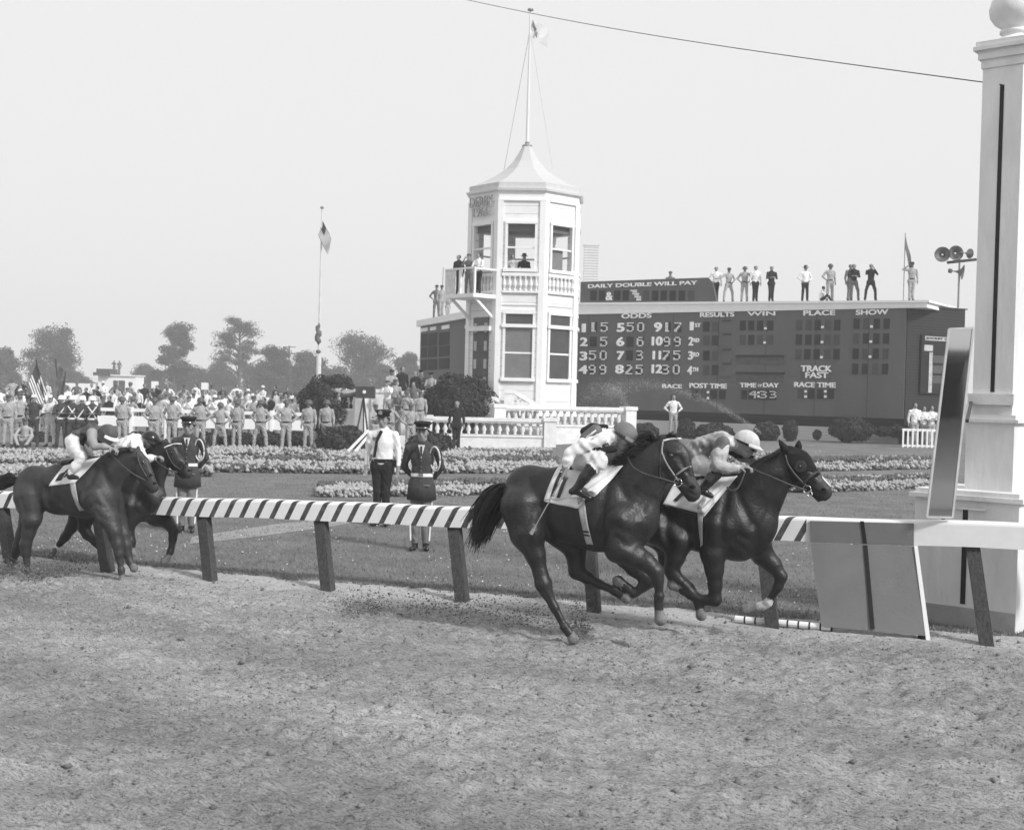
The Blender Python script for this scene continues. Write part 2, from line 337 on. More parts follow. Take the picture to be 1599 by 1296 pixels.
for (ut, vt, ub, vb) in ((-5, 796, 14, 882), (146, 800, 165, 895), (310.5, 805, 330, 907), (496, 813, 518, 921), (704.5, 821, 728, 938), (916, 830, 935, 953), (1190, 841, 1209, 979), (1520, 855, 1543, 1008), (-200, 780, -165, 866)):
    st, zt = rpl(ut, vt); sb, tb = rs(ub, vb); zt = zbot(st) - .004
    b = MB(); rj = random.uniform(-.01, .01); b.beam((st + rj, .1, zt), (sb, -OFF, -.08), .128, .11, up=(0, 1, 0)); b.build('post', WOOD if ub != 935 else WOOD, rail)
# finish panel: grey board hung over the rail with a black line
pn = empty('finish_board', RP, -TH, 'grey board with a black line hung over the rail at the finish', 'panel')
def RQ(u, v, y):   # point in rail frame on the plane y
    s, z = PL(u, v, RP + RN * y, RD); return Vector((s, y, z))
def slab(ps, th, name, m, par, nrm=(0, -1, 0)):
    n_ = Vector(nrm) * th; vs = list(ps) + [p + n_ for p in ps]
    b = MB(); k = len(ps); b.add(vs, [tuple(range(k)), tuple(range(2 * k - 1, k - 1, -1))] + [(i, i + k, (i + 1) % k + k, (i + 1) % k) for i in range(k)]); return b.build(name, m, par)
slab([RQ(1265, 813, -.004), RQ(1427, 817, -.004), RQ(1427, 851, -.004), RQ(1266, 846, -.004)], .02, 'upper_board', PANEL, pn)
yl = -.26
slab([RQ(1266, 848, -.01), RQ(1427, 853.5, -.01), RQ(1445, 992, yl), RQ(1283, 977, yl)], .02, 'lower_board', PANEL, pn)
slab([RQ(1343, 813.5, -.026), RQ(1349, 813.7, -.026), RQ(1354, 849, -.026), RQ(1348, 849, -.026)], .004, 'black_line', BLACK, pn)
slab([RQ(1348, 851, -.034), RQ(1354.5, 851, -.034), RQ(1366, 982, yl - .024), RQ(1359, 981.5, yl - .024)], .004, 'black_line', BLACK, pn)
slab([RQ(1427.5, 852, -.012), RQ(1433, 852, -.012), RQ(1453, 999, yl), RQ(1446, 998, yl)], .03, 'edge_batten', WHITE, pn)
for u in (1291, 1440): b = MB(); p = RQ(u, 978 if u < 1300 else 990, yl + .03); b.box(p.x - .04, p.x + .04, p.y, p.y + .06, -.05, p.z + .06); b.build('foot', WOOD, pn)
# marker pipe on the ground
b = MB(); b2 = MB(); pa = G(1148, 966, .035); pb = G(1300, 980, .035); n = 9
for i in range(n):
    a = pa.lerp(pb, i / n); c = pa.lerp(pb, (i + 1) / n); e = a.lerp(c, .86)
    b.tube([a, e], .034, 10, 0); b.tube([e, c], .036, 10, 1)
tag(b.build('marker_pole', [WHITE, BLACK], smooth=False), 'thin white pole with black bands lying on the ground by the rail', 'pole')
# ---------------------------------------------------------------- finish post
NEAR = G(1585, 990); ang = math.radians(40)
t1 = Vector((-math.cos(ang), math.sin(ang), 0)); t2 = Vector((math.sin(ang), math.cos(ang), 0))    # along left face / right face, away from the near corner
fp = empty('finish_post', NEAR, 0, 'tall pale square finish post with a ball on top and a black line', 'post')
W0 = 1.04; C0 = t1 * (W0 / 2) + t2 * (W0 / 2)
def sq(b, hw, z0, z1, m=0, c=C0):
    vs = [c + t1 * (sx * hw) + t2 * (sy * hw) + Vector((0, 0, z)) for z in (z0, z1) for sx, sy in ((-1, -1), (1, -1), (1, 1), (-1, 1))]
    return b.add(vs, [(0, 1, 2, 3), (7, 6, 5, 4), (0, 4, 5, 1), (1, 5, 6, 2), (2, 6, 7, 3), (3, 7, 4, 0)], m)
zc = lambda v, Y=12.2, u=1550: D(u, v, Y).z
hw1 = .20; C1 = C0 - t1 * .12
b = MB(); sq(b, W0 / 2, -.05, zc(782)); b.build('plinth', POSTG, fp)
b = MB(); sq(b, W0 / 2 + .05, zc(782), zc(775)); sq(b, W0 / 2 + .0, zc(775), zc(768)); b.build('plinth_ledge', POSTG, fp)
b = MB(); sq(b, hw1 + .04, zc(768), zc(657), c=C1); sq(b, hw1, zc(657), zc(60), c=C1); b.build('shaft', POSTG, fp)
b = MB(); sq(b, hw1 + .09, zc(660), zc(655), c=C1); sq(b, hw1 + .055, zc(655), zc(648), c=C1); b.build('collar', POSTG, fp)
b = MB(); sq(b, hw1 + .015, zc(94), zc(80), c=C1); sq(b, hw1 + .04, zc(80), zc(66), c=C1); sq(b, hw1 + .08, zc(66), zc(60), c=C1); sq(b, hw1 + .06, zc(60), zc(52), c=C1); b.build('cap', POSTG, fp)
b = MB(); zb_ = zc(52); b.lathe(C1 - t1 * .03 + Vector((0, 0, zb_)), [(.22, 0), (.16, .04), (.11, .07), (.11, .1), (.135, .105), (.135, .13), (.11, .14), (.12, .16), (.19, .21), (.235, .28), (.245, .35), (.22, .44), (.15, .52), (.05, .56)], 24); b.build('ball_finial', POSTG, fp, smooth=True)
def onleft(a, off, z, hw): return (C1 if hw < .4 else C0) - t2 * (hw + off) + t1 * a + Vector((0, 0, z))   # on the left face
def strip(z0, z1, hw, a0, a1, off0, off1, name, m):
    b = MB(); vs = [onleft(a, o, z, hw) for z in (z0, z1) for a in (a0, a1) for o in (off0, off1)]
    b.add(vs, [(0, 1, 3, 2), (4, 6, 7, 5), (0, 4, 5, 1), (2, 3, 7, 6), (0, 2, 6, 4), (1, 5, 7, 3)]); return b.build(name, m, fp)
strip(zc(612), zc(124), hw1, -.02, .02, -.01, .006, 'black_line', BLACK)
strip(zc(945), zc(797), W0 / 2, -.025, .025, -.01, .006, 'black_line', BLACK)
strip(zc(632), zc(615), hw1, -hw1 - .03, hw1 + .03, -.01, .06, 'bracket_board', WHITE2)
strip(zc(797), zc(794), W0 / 2, -.2, .2, -.01, .03, 'small_shelf', WHITE2)
strip(zc(990), zc(950), W0 / 2, -W0 / 2, W0 / 2, -.01, .015, 'skirt', mat('skirt_grey', .36, var=.15, scale=4, bump=.004))
# round emblem on the right face
b = MB(); c_ = C1 - t1 * (hw1 + .02); zz = zc(432)
pts = [c_ - t1 * 0 + t2 * (.17 + .0) for _ in (0,)]
ring = [c_ + t2 * (.34 + .2 * math.cos(a)) + Vector((0, 0, zz + .24 * math.sin(a))) for a in [i * math.pi / 12 for i in range(25)]]
b.tube(ring, .014, 6); b.build('emblem_ring', METALG, fp)
# wire running from the post
wa = NEAR + onleft(0, .01, zc(124), hw1); wb = D(700, -6, 26.0)
b = MB(); pts = [wb.lerp(wa, i / 20) + Vector((0, 0, -.10 * math.sin(math.pi * i / 20))) for i in range(21)]; pts = [wb + (wb - wa) * .6] + pts
b.tube(pts, [.006] * len(pts), 5); tag(b.build('wire', METALD), 'thin dark wire strung through the sky to the finish post', 'wire')
# leaning mirror
mr_ = empty('leaning_mirror', (0, 0, 0), 0, 'tall narrow framed mirror tilted against the finish post', 'mirror')
Ym = 1900 / 162.; q = [D(1446, 807, Ym - .03), D(1487, 808, Ym - .03), D(1521, 512, Ym + .02), D(1482, 514, Ym + .02)]
yaw = Matrix.Rotation(math.radians(4), 4, 'Z'); cm = sum(q, Vector()) / 4; q = [cm + yaw @ (p - cm) for p in q]
FR = mat('mirror_frame', 0.45, rough=0.4, var=0.15)
b = MB()
for i in range(4): b.beam(q[i], q[(i + 1) % 4], .020, .020, up=(0, 1, 0))
b.build('frame', FR, mr_)
mg = bpy.data.materials.new('mirror_glass'); mg.use_nodes = True; bb = mg.node_tree.nodes['Principled BSDF']; bb.inputs['Metallic'].default_value = 1; bb.inputs['Roughness'].default_value = .04; bb.inputs['Base Color'].default_value = (.55, .55, .55, 1)
n_ = (q[1] - q[0]).cross(q[3] - q[0]).normalized(); n_ = n_ if n_.y > 0 else -n_
b = MB(); b.add([p for p in q] + [p + n_ * .01 for p in q], [(0, 1, 2, 3), (7, 6, 5, 4)] + [(i, i + 4, (i + 1) % 4 + 4, (i + 1) % 4) for i in range(4)]); b.build('glass', mg, mr_)
for pa_, pb_ in ((q[2] + Vector((-.02, .03, -.9)), NEAR + C0 + Vector((-.2, -.1, zc(628)))), (q[1] + Vector((0, .03, .1)), q[1] + Vector((.05, .4, -.05)))): b = MB(); b.beam(pa_, pb_, .03, .03); b.build('bracket', METALD, mr_)

# grandstand behind the photographer: it is what the mirror sees
gs = empty('grandstand', Vector((6, -24, 0)), 0, 'dark grandstand with open tiers and roof behind the photographer, seen only in the mirror', 'grandstand')
b = MB()
for i in range(9): b.box(-40, 40, -i * 1.1 - 1.1, -i * 1.1, 0, .8 + i * .4)
b.build('tiers', CONC, gs)
b = MB(); b.box(-41, 41, -12, .8, 6.0, 6.4); b.box(-41, 41, -12.2, -11.6, 0, 6.0); b.build('roof', METALD, gs)
for i in range(33): b = MB(); b.box(-40 + i * 2.5, -39.8 + i * 2.5, .3, .5, 0, 6.0); b.build('column', WHITE if i % 2 else METALD, gs)
cr_ = MB()
rg = random.Random(3)
b = MB(); b.box(-40, 40, .9, 1.0, 0, 1.1); b.build('front_wall', WHITE, gs)
# ---------------------------------------------------------------- text
def text_mesh(txt, h, wide=None, bold=0.0, depth=0.02, mono=None):
    c = bpy.data.curves.new('lettering', 'FONT'); c.body = txt; c.size = 1.0; c.extrude = depth / 2; c.align_x = 'LEFT'
    o = bpy.data.objects.new('t', c); COL.objects.link(o)
    dg = bpy.context.evaluated_depsgraph_get(); me = bpy.data.meshes.new_from_object(o.evaluated_get(dg))
    bpy.data.objects.remove(o); bpy.data.curves.remove(c)
    n = len(me.vertices); co = np.empty(n * 3, np.float32); me.vertices.foreach_get('co', co); co = co.reshape(-1, 3)
    lo = co.min(0); hi = co.max(0); co[:, 0] -= lo[0]; co[:, 1] -= lo[1]; sy = h / (hi[1] - lo[1]); sx = (wide / (hi[0] - lo[0])) if wide else sy
    co[:, 0] *= sx; co[:, 1] *= sy
    V = np.stack([co[:, 0], -co[:, 2], co[:, 1]], -1)        # stands upright, faces -y
    q = [tuple(p.vertices) for p in me.polygons]; bpy.data.meshes.remove(me); b = bold * h * 1.6; b = min(b, h * .11); MBt = MB()
    for i, (dx, dz) in enumerate(((0, 0), (-b, 0), (b, 0), (-b * .5, -b * .5), (b * .5, b * .5), (-b * .5, b * .5), (b * .5, -b * .5))):
        if i and bold < .015: break
        W = V.copy(); W[:, 0] += dx; W[:, 2] += dz; W[:, 1] -= .0016 * i; MBt.add([tuple(p) for p in W], q)
    me = bpy.data.meshes.new('lettering'); me.from_pydata(MBt.v, [], MBt.f); me.update(); return me
# ---------------------------------------------------------------- scoreboard
SA = PX(903, F / 30.2, 0); SB = PX(1413, F / 35.7, 0); SDv = (SB - SA).normalized(); SROT = math.atan2(SDv.y, SDv.x)
def sb(u, v, off=0.0): 
    n = Vector((-SDv.y, SDv.x, 0)); return PL(u, v, SA - n * off, SDv)
board = empty('scoreboard', SA, SROT, 'huge grey results scoreboard with white lettering and rows of dark number windows', 'scoreboard')
def bb_(u0, v0, u1, v1): (s0, z0), (s1, z1) = sb(u0, v1), sb(u1, v0); return s0, s1, z0, z1
L_ = sb(1413, 560)[0]; zt_ = sb(905, 490)[1]; zl_ = sb(903, 637)[1]; zr_ = sb(1412, 655)[1]; zb0 = (zl_ + zr_) / 2
ztop_b = (sb(905, 490)[1] + sb(1413, 481)[1]) / 2
zcor = (sb(905, 473)[1] + sb(1440, 469)[1]) / 2
b = MB(); b.box(-6.0, L_, 0, .25, zb0, ztop_b); b.build('face', BOARD, board)
for i in range(1, 8): b = MB(); x = -2 + i * 2.44; b.box(x, x + .018, -.006, .01, zb0, ztop_b); b.build('seam', CELL3 if 'CELL3' in globals() else BOARDD, board)
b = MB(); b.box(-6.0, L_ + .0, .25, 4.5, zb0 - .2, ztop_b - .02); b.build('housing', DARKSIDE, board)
_a = sb(905, 473); _b = sb(1440, 469); zcs = lambda s: _a[1] + (_b[1] - _a[1]) * (s - _a[0]) / (_b[0] - _a[0])
b = MB(); TT = lambda a, z, d: Vector((a, d, z)); b.prism([(-6.2, ztop_b - .02), (L_ + .9, ztop_b - .02), (L_ + .9, zcs(L_ + .9) - .10), (-6.2, zcs(-6.2) - .10)], -.05, 4.8, TT); b.prism([(-6.3, zcs(-6.3) - .10), (L_ + 1, zcs(L_ + 1) - .10), (L_ + 1, zcs(L_ + 1)), (-6.3, zcs(-6.3))], -.10, 4.9, TT); b.build('cornice', WHITE, board)
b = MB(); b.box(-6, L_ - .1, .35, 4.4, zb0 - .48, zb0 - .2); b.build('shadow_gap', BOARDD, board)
b = MB(); b.box(-6, L_ + .3, .2, 4.4, -.1, zb0 - .48); b.build('plinth_wall', SIDE, board)
# daily double board on the roof
DDo = .3
s0, z0 = sb(905, 473, 0); s1, _ = sb(1118, 473)
zdt = sb(1000, 436)[1]; zd0, zd1 = sb(908, 440)[1], sb(1090, 434)[1]
poly = [(s0, zcs(s0)), (s1, zcs(s1)), (s1 - .05, zcs(s1) + .25), (s1 - .25, zd1 - .25), (s1 - .5, zd1), (s0, zd0)]
b = MB(); b.prism(poly, 0.05, .2, lambda a, c, d: Vector((a, d, c))); ddb = b.build('upper_sign', BOARD, board)
# letters: (text, u0, v0, u1, v1) in photo pixels
def put_text(t, u0, v0, u1, v1, bold=.045, par=board, y=-.02, yo=None):
    a, c, z0, z1 = bb_(u0, v0, u1, v1); me = text_mesh(t, z1 - z0, c - a, bold, .03)
    return link('lettering', me, LETTER, par, loc=((a, y, z0)))
put_text('DAILY DOUBLE WILL PAY', 918, 438.5, 1088, 450, .05, y=.035)
z2 = lambda x, y: (890 + x / 4.32, 380 + y / 4.32)
z3 = lambda x, y: (1200 + x / 3.81, 360 + y / 3.81)
for t, x0, y0, x1, y1, z in (('ODDS', 350, 472, 550, 506, z2), ('RESULTS', 880, 464, 1108, 498, z2),
        ('PLACE', 210, 474, 396, 506, z3), ('SHOW', 522, 470, 712, 502, z3), ('TRACK', 195, 805, 375, 838, z3), ('FAST', 222, 845, 355, 876, z3), ('RACE TIME', 155, 906, 400, 930, z3),
        ('RACE', 625, 952, 755, 976, z2), ('POST TIME', 808, 948, 1058, 974, z2)):
    put_text(t, *z(x0, y0), *z(x1, y1))
put_text('WIN', *z2(1200, 460), *z3(40, 508)); put_text('TIME', 1156, 598.5, 1181, 604.5); put_text('OF', 1184, 600, 1190, 604, .02); put_text('DAY', 1192, 598.5, 1216, 604.5)
for t, x0, y0, x1, y1 in (('1', 84, 545, 104, 598), ('2', 72, 638, 116, 692), ('3', 70, 733, 114, 788), ('4', 62, 825, 116, 878),
        ('5', 320, 540, 366, 596), ('6', 318, 636, 364, 692), ('7', 320, 730, 364, 784), ('8', 310, 822, 360, 876),
        ('9', 572, 536, 618, 596), ('10', 556, 632, 622, 688), ('11', 562, 728, 612, 782), ('12', 555, 820, 620, 874)):
    put_text(t, *z2(x0, y0), *z2(x1, y1), .055)
for t, sx, x, y in (('1', 'ST', 812, 532), ('2', 'ND', 802, 634), ('3', 'RD', 800, 730), ('4', 'TH', 794, 830)):
    put_text(t, *z2(x, y), *z2(x + (30 if t != '1' else 22), y + 54), .04); put_text(sx, *z2(x + 34, y + 8), *z2(x + 70, y + 34), .04)
put_text('&', *z2(240, 330), *z2(284, 384), .03, y=.035)
def cell(u0, v0, u1, v1, y=-.012, dark=False):
    a, c, z0, z1 = bb_(u0, v0, u1, v1); b = MB(); b.box(a, c, y - .01, .02 if y < 0 else .06, z0, z1)
    m = BOARDD if dark or random.random() > .35 else CELL2
    return b.build('number_window', m, board), (a, c, z0, z1)
CELL2 = mat('board_cell_faded', 0.05, rough=0.6, var=0.2, scale=8)
DIG = {'0': ('01110', '10001', '10001', '10001', '10001', '10001', '01110'), '1': ('01100', '01100', '01100', '01100', '01100', '01100', '01110'), '2': ('01110', '00001', '00011', '00110', '01100', '11000', '11111'),
       '3': ('11110', '00001', '00010', '01110', '00001', '00001', '11110'), '4': ('00110', '01010', '10010', '11111', '00010', '00010', '00010'), '5': ('11111', '10000', '11110', '00001', '00001', '10001', '11110'),
       '6': ('01110', '10000', '11110', '10001', '10001', '10001', '01110'), '7': ('11111', '00001', '00010', '00110', '01100', '11000', '11000'), '9': ('01110', '10001', '10001', '01111', '00001', '00001', '01110'),
       '/': ('11100', '01100', '01110', '00110', '00111', '00011', '00011')}
def digit(ch, box, y=-.025):
    a, c, z0, z1 = box; b = MB(); w = (c - a) / 5.2; h = (z1 - z0) / 7.4
    for r, row in enumerate(DIG[ch]):
        for k, on in enumerate(row):
            if on == '1': x = a + (k + .1) * w; z = z1 - (r + 1.0) * h; b.box(x - w * .16, x + w * 1.06, y - .012, y, z, z + h * .70)
    return b.build('digit', LETTER, board)
rows = (532, 630, 722, 818)
for cx_, vals in ((140, ('1', '', '5', '9')), (212, ('5', '5', '0', '9')), (388, ('5', '', '', '2')), (458, ('0', '6', '3', '5')), (637, ('1', '9', '7', '3')), (708, ('7', '9', '5', '0'))):
    for r, ch in zip(rows, vals):
        sk = -r * .035 + 22
        o, bx = cell(*z2(cx_ + sk - 6, r), *z2(cx_ + sk + 42, r + 68), dark=True)
        if ch: digit(ch, bx)
for r in (530, 622, 724, 822):
    for x in (898, 958): cell(*z2(x, r), *z2(x + 44, r + 66))
    u0, v0 = z2(1030, r - 8); u1, v1 = z2(1090, r + 76); a, c, zz0, zz1 = bb_(u0, v0, u1, v1)
    b = MB(); b.box(a, c, -.02, 0.01, zz0, zz1); b.build('ledge_box', BOARD, board)
    b = MB(); b.box(a, c, -.06, -.02, zz1 - .03, zz1 + .02); b.build('ledge', BOARDD, board)
for r in (522, 618):
    for x in (1146, 1202, 1262, 1330): cell(*z2(x, r), *z2(x + 42, r + 66))
for r, xs_ in ((532, (164, 220, 274, 336, 390)), (618, (162, 218, 272, 332, 388)), (705, (160, 212, 268, 330, 386))):
    for x in xs_: cell(*z3(x, r), *z3(x + 38, r + 62))
for r in (524, 612, 702, 792):
    for x in (506, 564, 626, 684): cell(*z3(x - (r - 524) * .035, r), *z3(x + 38 - (r - 524) * .035, r + 62))
for x in (172, 235, 290, 350): cell(*z3(x, 944), *z3(x + 40, 1000))
for x in (820, 882, 946, 1006): cell(*z2(x, 990), *z2(x + 46, 1050))
o, bx = cell(*z2(1156, 990), *z2(1196, 1050))
cell(*z2(1204, 988), *z3(50, 1004))
for i, ch in enumerate('433'):
    u0, u1 = ((1171, 1183), (1187, 1198), (1202, 1213))[i]; digit(ch, bb_(u0, 610.5, u1, 622))
for x in (134, 192, 294, 352, 488, 550, 608, 668, 730, 794): cell(*z2(x, 318), *z2(x + 44, 386), y=.04)
digit('/', bb_(*z2(405, 310), *z2(480, 392)), y=.03)
dots = [z2(1320, 574), z2(1314, 670), z3(322, 575), z3(319, 664), z3(316, 754), z3(614, 572), z3(609, 661), z3(605, 751)] + [z3(222, y) for y in (957, 988)] + [z3(339, y) for y in (957, 988)] + [z2(932, y) for y in (1004, 1044)] + [(1184.8, 613), (1184.8, 619)]
for u, v in dots: s, z = sb(u, v); b = MB(); b.box(s - .055, s + .055, -.045, -.01, z - .05, z + .05); b.build('dot', LETTER, board)
for v in (557, 583):
    a, c, z0, z1 = bb_(1149, v - 1, 1225, v + 14); b = MB(); b.box(a, c, -.01, .01, z0, z1); b.build('blank_slot', PANEL_D if False else CELL3, board) if False else None
CELL3 = mat('slot_grey', 0.075, rough=.6, var=.25, scale=5)
for v in (556, 583):
    a, c, z0, z1 = bb_(1149, v, 1225, v + 13); b = MB(); b.box(a, c, -.015, .01, z0, z1); b.build('blank_slot', CELL3, board)
    b = MB(); b.box(a, c, -.06, -.015, z1 - .04, z1 + .04); b.build('slot_hood', BOARDD, board)
a, c, z0, z1 = bb_(*z3(190, 800), *z3(378, 884)); b = MB(); b.box(a, c, -.012, .01, z0, z1); b.build('track_plate', CELL3, board)
# dark side wall with the jockey sign
we = PX(1503, F / 34.6, 0); wd = (we - SB).normalized(); wr = math.atan2(wd.y, wd.x)
wing = empty('scoreboard_annex', SB, wr, 'dark clapboard wing at the right end of the scoreboard with a tall list sign', 'building')
wq = lambda u, v: PL(u, v, SB, wd)
Lw = (we - SB).length; zw = wq(1460, 480)[1]
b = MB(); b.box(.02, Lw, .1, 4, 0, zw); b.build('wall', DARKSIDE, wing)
b = MB(); b.box(.02, Lw + .1, .05, 4.05, zw, zw + .05); b.build('roof_edge', METALD, wing)
zz3 = z3
(a, z1), (c, z0) = wq(*z3(912, 620)), wq(*z3(1095, 975)); b = MB(); b.box(a, c, -.02, .1, z0, z1); sgn = b.build('list_sign', BOARDD, wing)
(a, z1), (c, z0) = wq(*z3(930, 628)), wq(*z3(1085, 662)); b = MB(); b.box(a, c, -.03, -.02, z0, z1); b.build('title_strip', mat('faded_white', .45, var=.2, scale=9), wing)
me = text_mesh('JOCKEY CH', (z1 - z0) * .6, (c - a) * .94, .02, .01); link('lettering', me, BOARDD, wing, loc=(a + .04, -.04, z0 + (z1 - z0) * .2))
for x0, x1, m in ((925, 975, 'c'),):
    (a, z1), (c, z0) = wq(*z3(925, 680)), wq(*z3(975, 718)); b = MB(); b.box(a, c, -.03, -.02, z0, z1); b.build('name_plate', MAT['faded_white'], wing)
(a, z1), (c, z0) = wq(*z3(955, 725)), wq(*z3(968, 965)); b = MB(); b.box(a, c, -.03, -.02, z0, z1); b.build('divider', MAT['faded_white'], wing)
for y in (735, 795, 855, 915): (a, z1), (c, z0) = wq(*z3(920, y)), wq(*z3(1080, y + 7)); b = MB(); b.box(a, c, -.04, -.03, z0, z1); b.build('slat', METALD, wing)
for y in (742, 802, 862): (a, z1), (c, z0) = wq(*z3(972, y)), wq(*z3(1075, y + 50)); b = MB(); b.box(a, c, -.03, -.022, z0, z1); b.build('name_window', CELL3, wing)
# left wing of the board, seen beyond the tower
LA = PX(653, F / 29.0, 0); LB = PX(712, F / 32.5, 0); ld = (LB - LA).normalized()
lw = empty('scoreboard_left_wing', LA, math.atan2(ld.y, ld.x), 'grey numbered wing board sloping away left of the white tower', 'scoreboard')
lq = lambda u, v: PL(u, v, LA, ld); Ll = (LB - LA).length + 1.5
zA = lq(653, 512)[1]; zB = lq(709, 500)[1]; zm = (zA + zB) / 2
b = MB(); b.box(0, Ll, 0, .3, 1.2, zm); b.box(.1, Ll, .3, 3, 1.2, zm); b.build('face', BOARD, lw)
zt2 = (lq(655, 503)[1] + lq(709, 489)[1]) / 2
b = MB(); b.box(-.15, Ll + .2, -.2, 3.3, zm, zt2); b.build('cornice', WHITE, lw)
z8 = lambda x, y: (480 + x / 5, 480 + y / 5)
for y0, y1 in ((200, 290), (305, 380), (400, 480)):
    for x0, x1 in ((890, 935), (945, 1012), (1030, 1108)):
        dy = -(x0 - 890) * .07 + 10
        (a, z1), (c, z0) = lq(*z8(x0, y0 + dy)), lq(*z8(x1, y1 + dy)); b = MB(); b.box(a, c, -.02, 0.01, z0, z1); b.build('number_window', BOARDD, lw)
for x0, x1 in ((888, 940), (960, 1005), (1050, 1110)): (a, z1), (c, z0) = lq(*z8(x0, 165 - (x0 - 888) * .13)), lq(*z8(x1, 185 - (x0 - 888) * .13)); b = MB(); b.box(a, c, -.02, 0.01, z0, z1); b.build('lettering', LETTER, lw)
# ---------------------------------------------------------------- octagonal tower
KT = 38.0; TY = F / KT + 2.39; TZ0 = 1.35
TC = PX(811.5, TY, 0); PH0 = math.radians(4)
tower = empty('judges_tower', TC, 0, 'white eight sided clapboard tower with tall windows and a shallow pointed roof', 'tower')
zT = lambda v, u=808: D(u, v, F / KT).z
ap, sd_ = 2.29, 1.90
def fac(i):      # facet i: 0 faces the camera, 1 right, -1 left; returns mapping (x along, d outward, z)
    a = -math.pi / 2 - PH0 + i * math.pi / 4; n = Vector((math.cos(a), math.sin(a), 0)); t = Vector((-math.sin(a), math.cos(a), 0))
    return lambda x, d, z: t * x + n * (ap + d) + Vector((0, 0, z))
def fbox(b, i, x0, x1, z0, z1, d0, d1, m=0):
    T = fac(i); return b.box(x0, x1, d0, d1, z0, z1, m, T=lambda p: T(p.x, p.y, p.z))
zE1, zE0 = zT(284), zT(297); zW1, zW0 = zT(349), zT(419); zF = zT(330)
zL1, zL0 = zT(490), zT(590)
h = sd_ / 2; ww = .56
wx = {-1: -.13, 0: 0, 1: 0}
# walls (hollow upper room with real openings on every side)
b = MB()
def ring(b, r, z0, z1, m=0, hole=None):
    for i in range(8):
        T = fac(i); hh = h * (ap + r) / ap
        b.box(-hh, hh, r - .22, r, z0, z1, m, T=lambda p, T=T: T(p.x, p.y, p.z))
for i in range(8):
    fbox(b, i, -h, h, TZ0 - .3, zW0 - .12, -.2, 0)
    fbox(b, i, -h, h, zW1, zE0, -.2, 0)
    fbox(b, i, -h, -ww, zW0 - .12, zW1, -.2, 0); fbox(b, i, ww, h, zW0 - .12, zW1, -.2, 0)
b.build('wall', HOOD, tower)
b = MB(); b.lathe((0, 0, 0), [(2.2, zW0 - 1.2), (2.2, zW0 - 1.05)], 8, ang=-PH0 + math.pi / 8); b.build('floor', WHITE2, tower)
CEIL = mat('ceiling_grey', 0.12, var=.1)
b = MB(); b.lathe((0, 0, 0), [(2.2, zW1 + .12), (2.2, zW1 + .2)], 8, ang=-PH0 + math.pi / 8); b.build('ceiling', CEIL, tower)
b = MB()
for i in range(8):
    T = fac(i)
    for sx in (-1, 1): fbox(b, i, sx * h - .2 if sx > 0 else -h - .03, sx * h + .03 if sx > 0 else -h + .2, TZ0 - .3, zE0 - .35, 0.002, .07)
b.build('pilasters', WHITE, tower)
RB_ = h / math.sin(math.pi / 8)
b = MB(); a8 = -PH0 + math.pi / 8
b.lathe((0, 0, 0), [(RB_ + .08, zE0 - .42), (RB_ + .08, zE0 - .35), (RB_ + .02, zE0 - .34), (RB_ + .02, zE0 - .02), (RB_ + .16, zE0), (RB_ + .2, zE0 + .08)], 8, ang=a8); b.build('frieze', WHITE, tower)
b = MB(); b.lathe((0, 0, 0), [(RB_ + .05, zE0 + .08), (RB_ + .05, zE1)], 8, ang=a8); b.build('eave_band', mat('gutter_grey', .52, var=.08), tower)
zap = D(817, 226, TY).z
dz_ = zap - zE1; prof = [(RB_ + .02, zE1), (1.95, zE1 + .12 * dz_), (1.4, zE1 + .27 * dz_), (.95, zE1 + .43 * dz_), (.6, zE1 + .62 * dz_), (.35, zE1 + .82 * dz_), (.22, zap - .1), (.14, zap)]
b = MB(); b.lathe((0, 0, 0), prof, 8, ang=a8); b.build('roof', mat('roof_white', .50, var=.03), tower)
b = MB(); b.lathe((0, 0, zap - .1), [(.22, 0), (.22, .06), (.1, .1), (.1, .2)], 12); b.build('roof_cap', METALG, tower)
def window(i, x0, x1, z0, z1, rail_at, low, dark=True):
    wn = MB(); fr = .07
    for q in ((x0 - .12, x1 + .12, z1, z1 + .12, .0, .10), (x0 - .16, x1 + .16, z0 - .14, z0, .0, .14), (x0 - .1, x0, z0, z1, .0, .08), (x1, x1 + .1, z0, z1, .0, .08)): fbox(wn, i, *q)
    for zz in rail_at: fbox(wn, i, x0, x1, zz - .035, zz + .035, -.06, .03)
    fo = wn.build('window_frame', WHITE, tower)
    if low:
        g = MB(); fbox(g, i, x0, x1, z0, z1, -.02, .012); g.build('pane', GLASS if low == 1 else GLASSL, fo)
    return fo
for i in range(8):
    x = 0
    window(i, -ww, ww, zW0, zW1, (zT(386),), 0)
for i, x in ((-1, 0), (0, 0), (1, 0), (2, 0), (-2, 0)):
    if i == -1: continue
    window(i, -ww, ww, zL0, zT(511), (zT(551),), 2 if i == 0 else 1); window(i, -ww, ww, zT(506), zL1, (), 1)
# blind in the right upper window, added dark strips stand in for the ceiling
for i in (0, -1, 1):
    g = MB(); fbox(g, i, -ww, ww, zW1 - .28, zW1, -.16, -.12); g.build('ceiling_strip', CEIL, tower)
g = MB(); fbox(g, 1, -ww, ww * .35, zW0, zT(386), -.14, -.1); g.build('screen', GLASSL, tower)
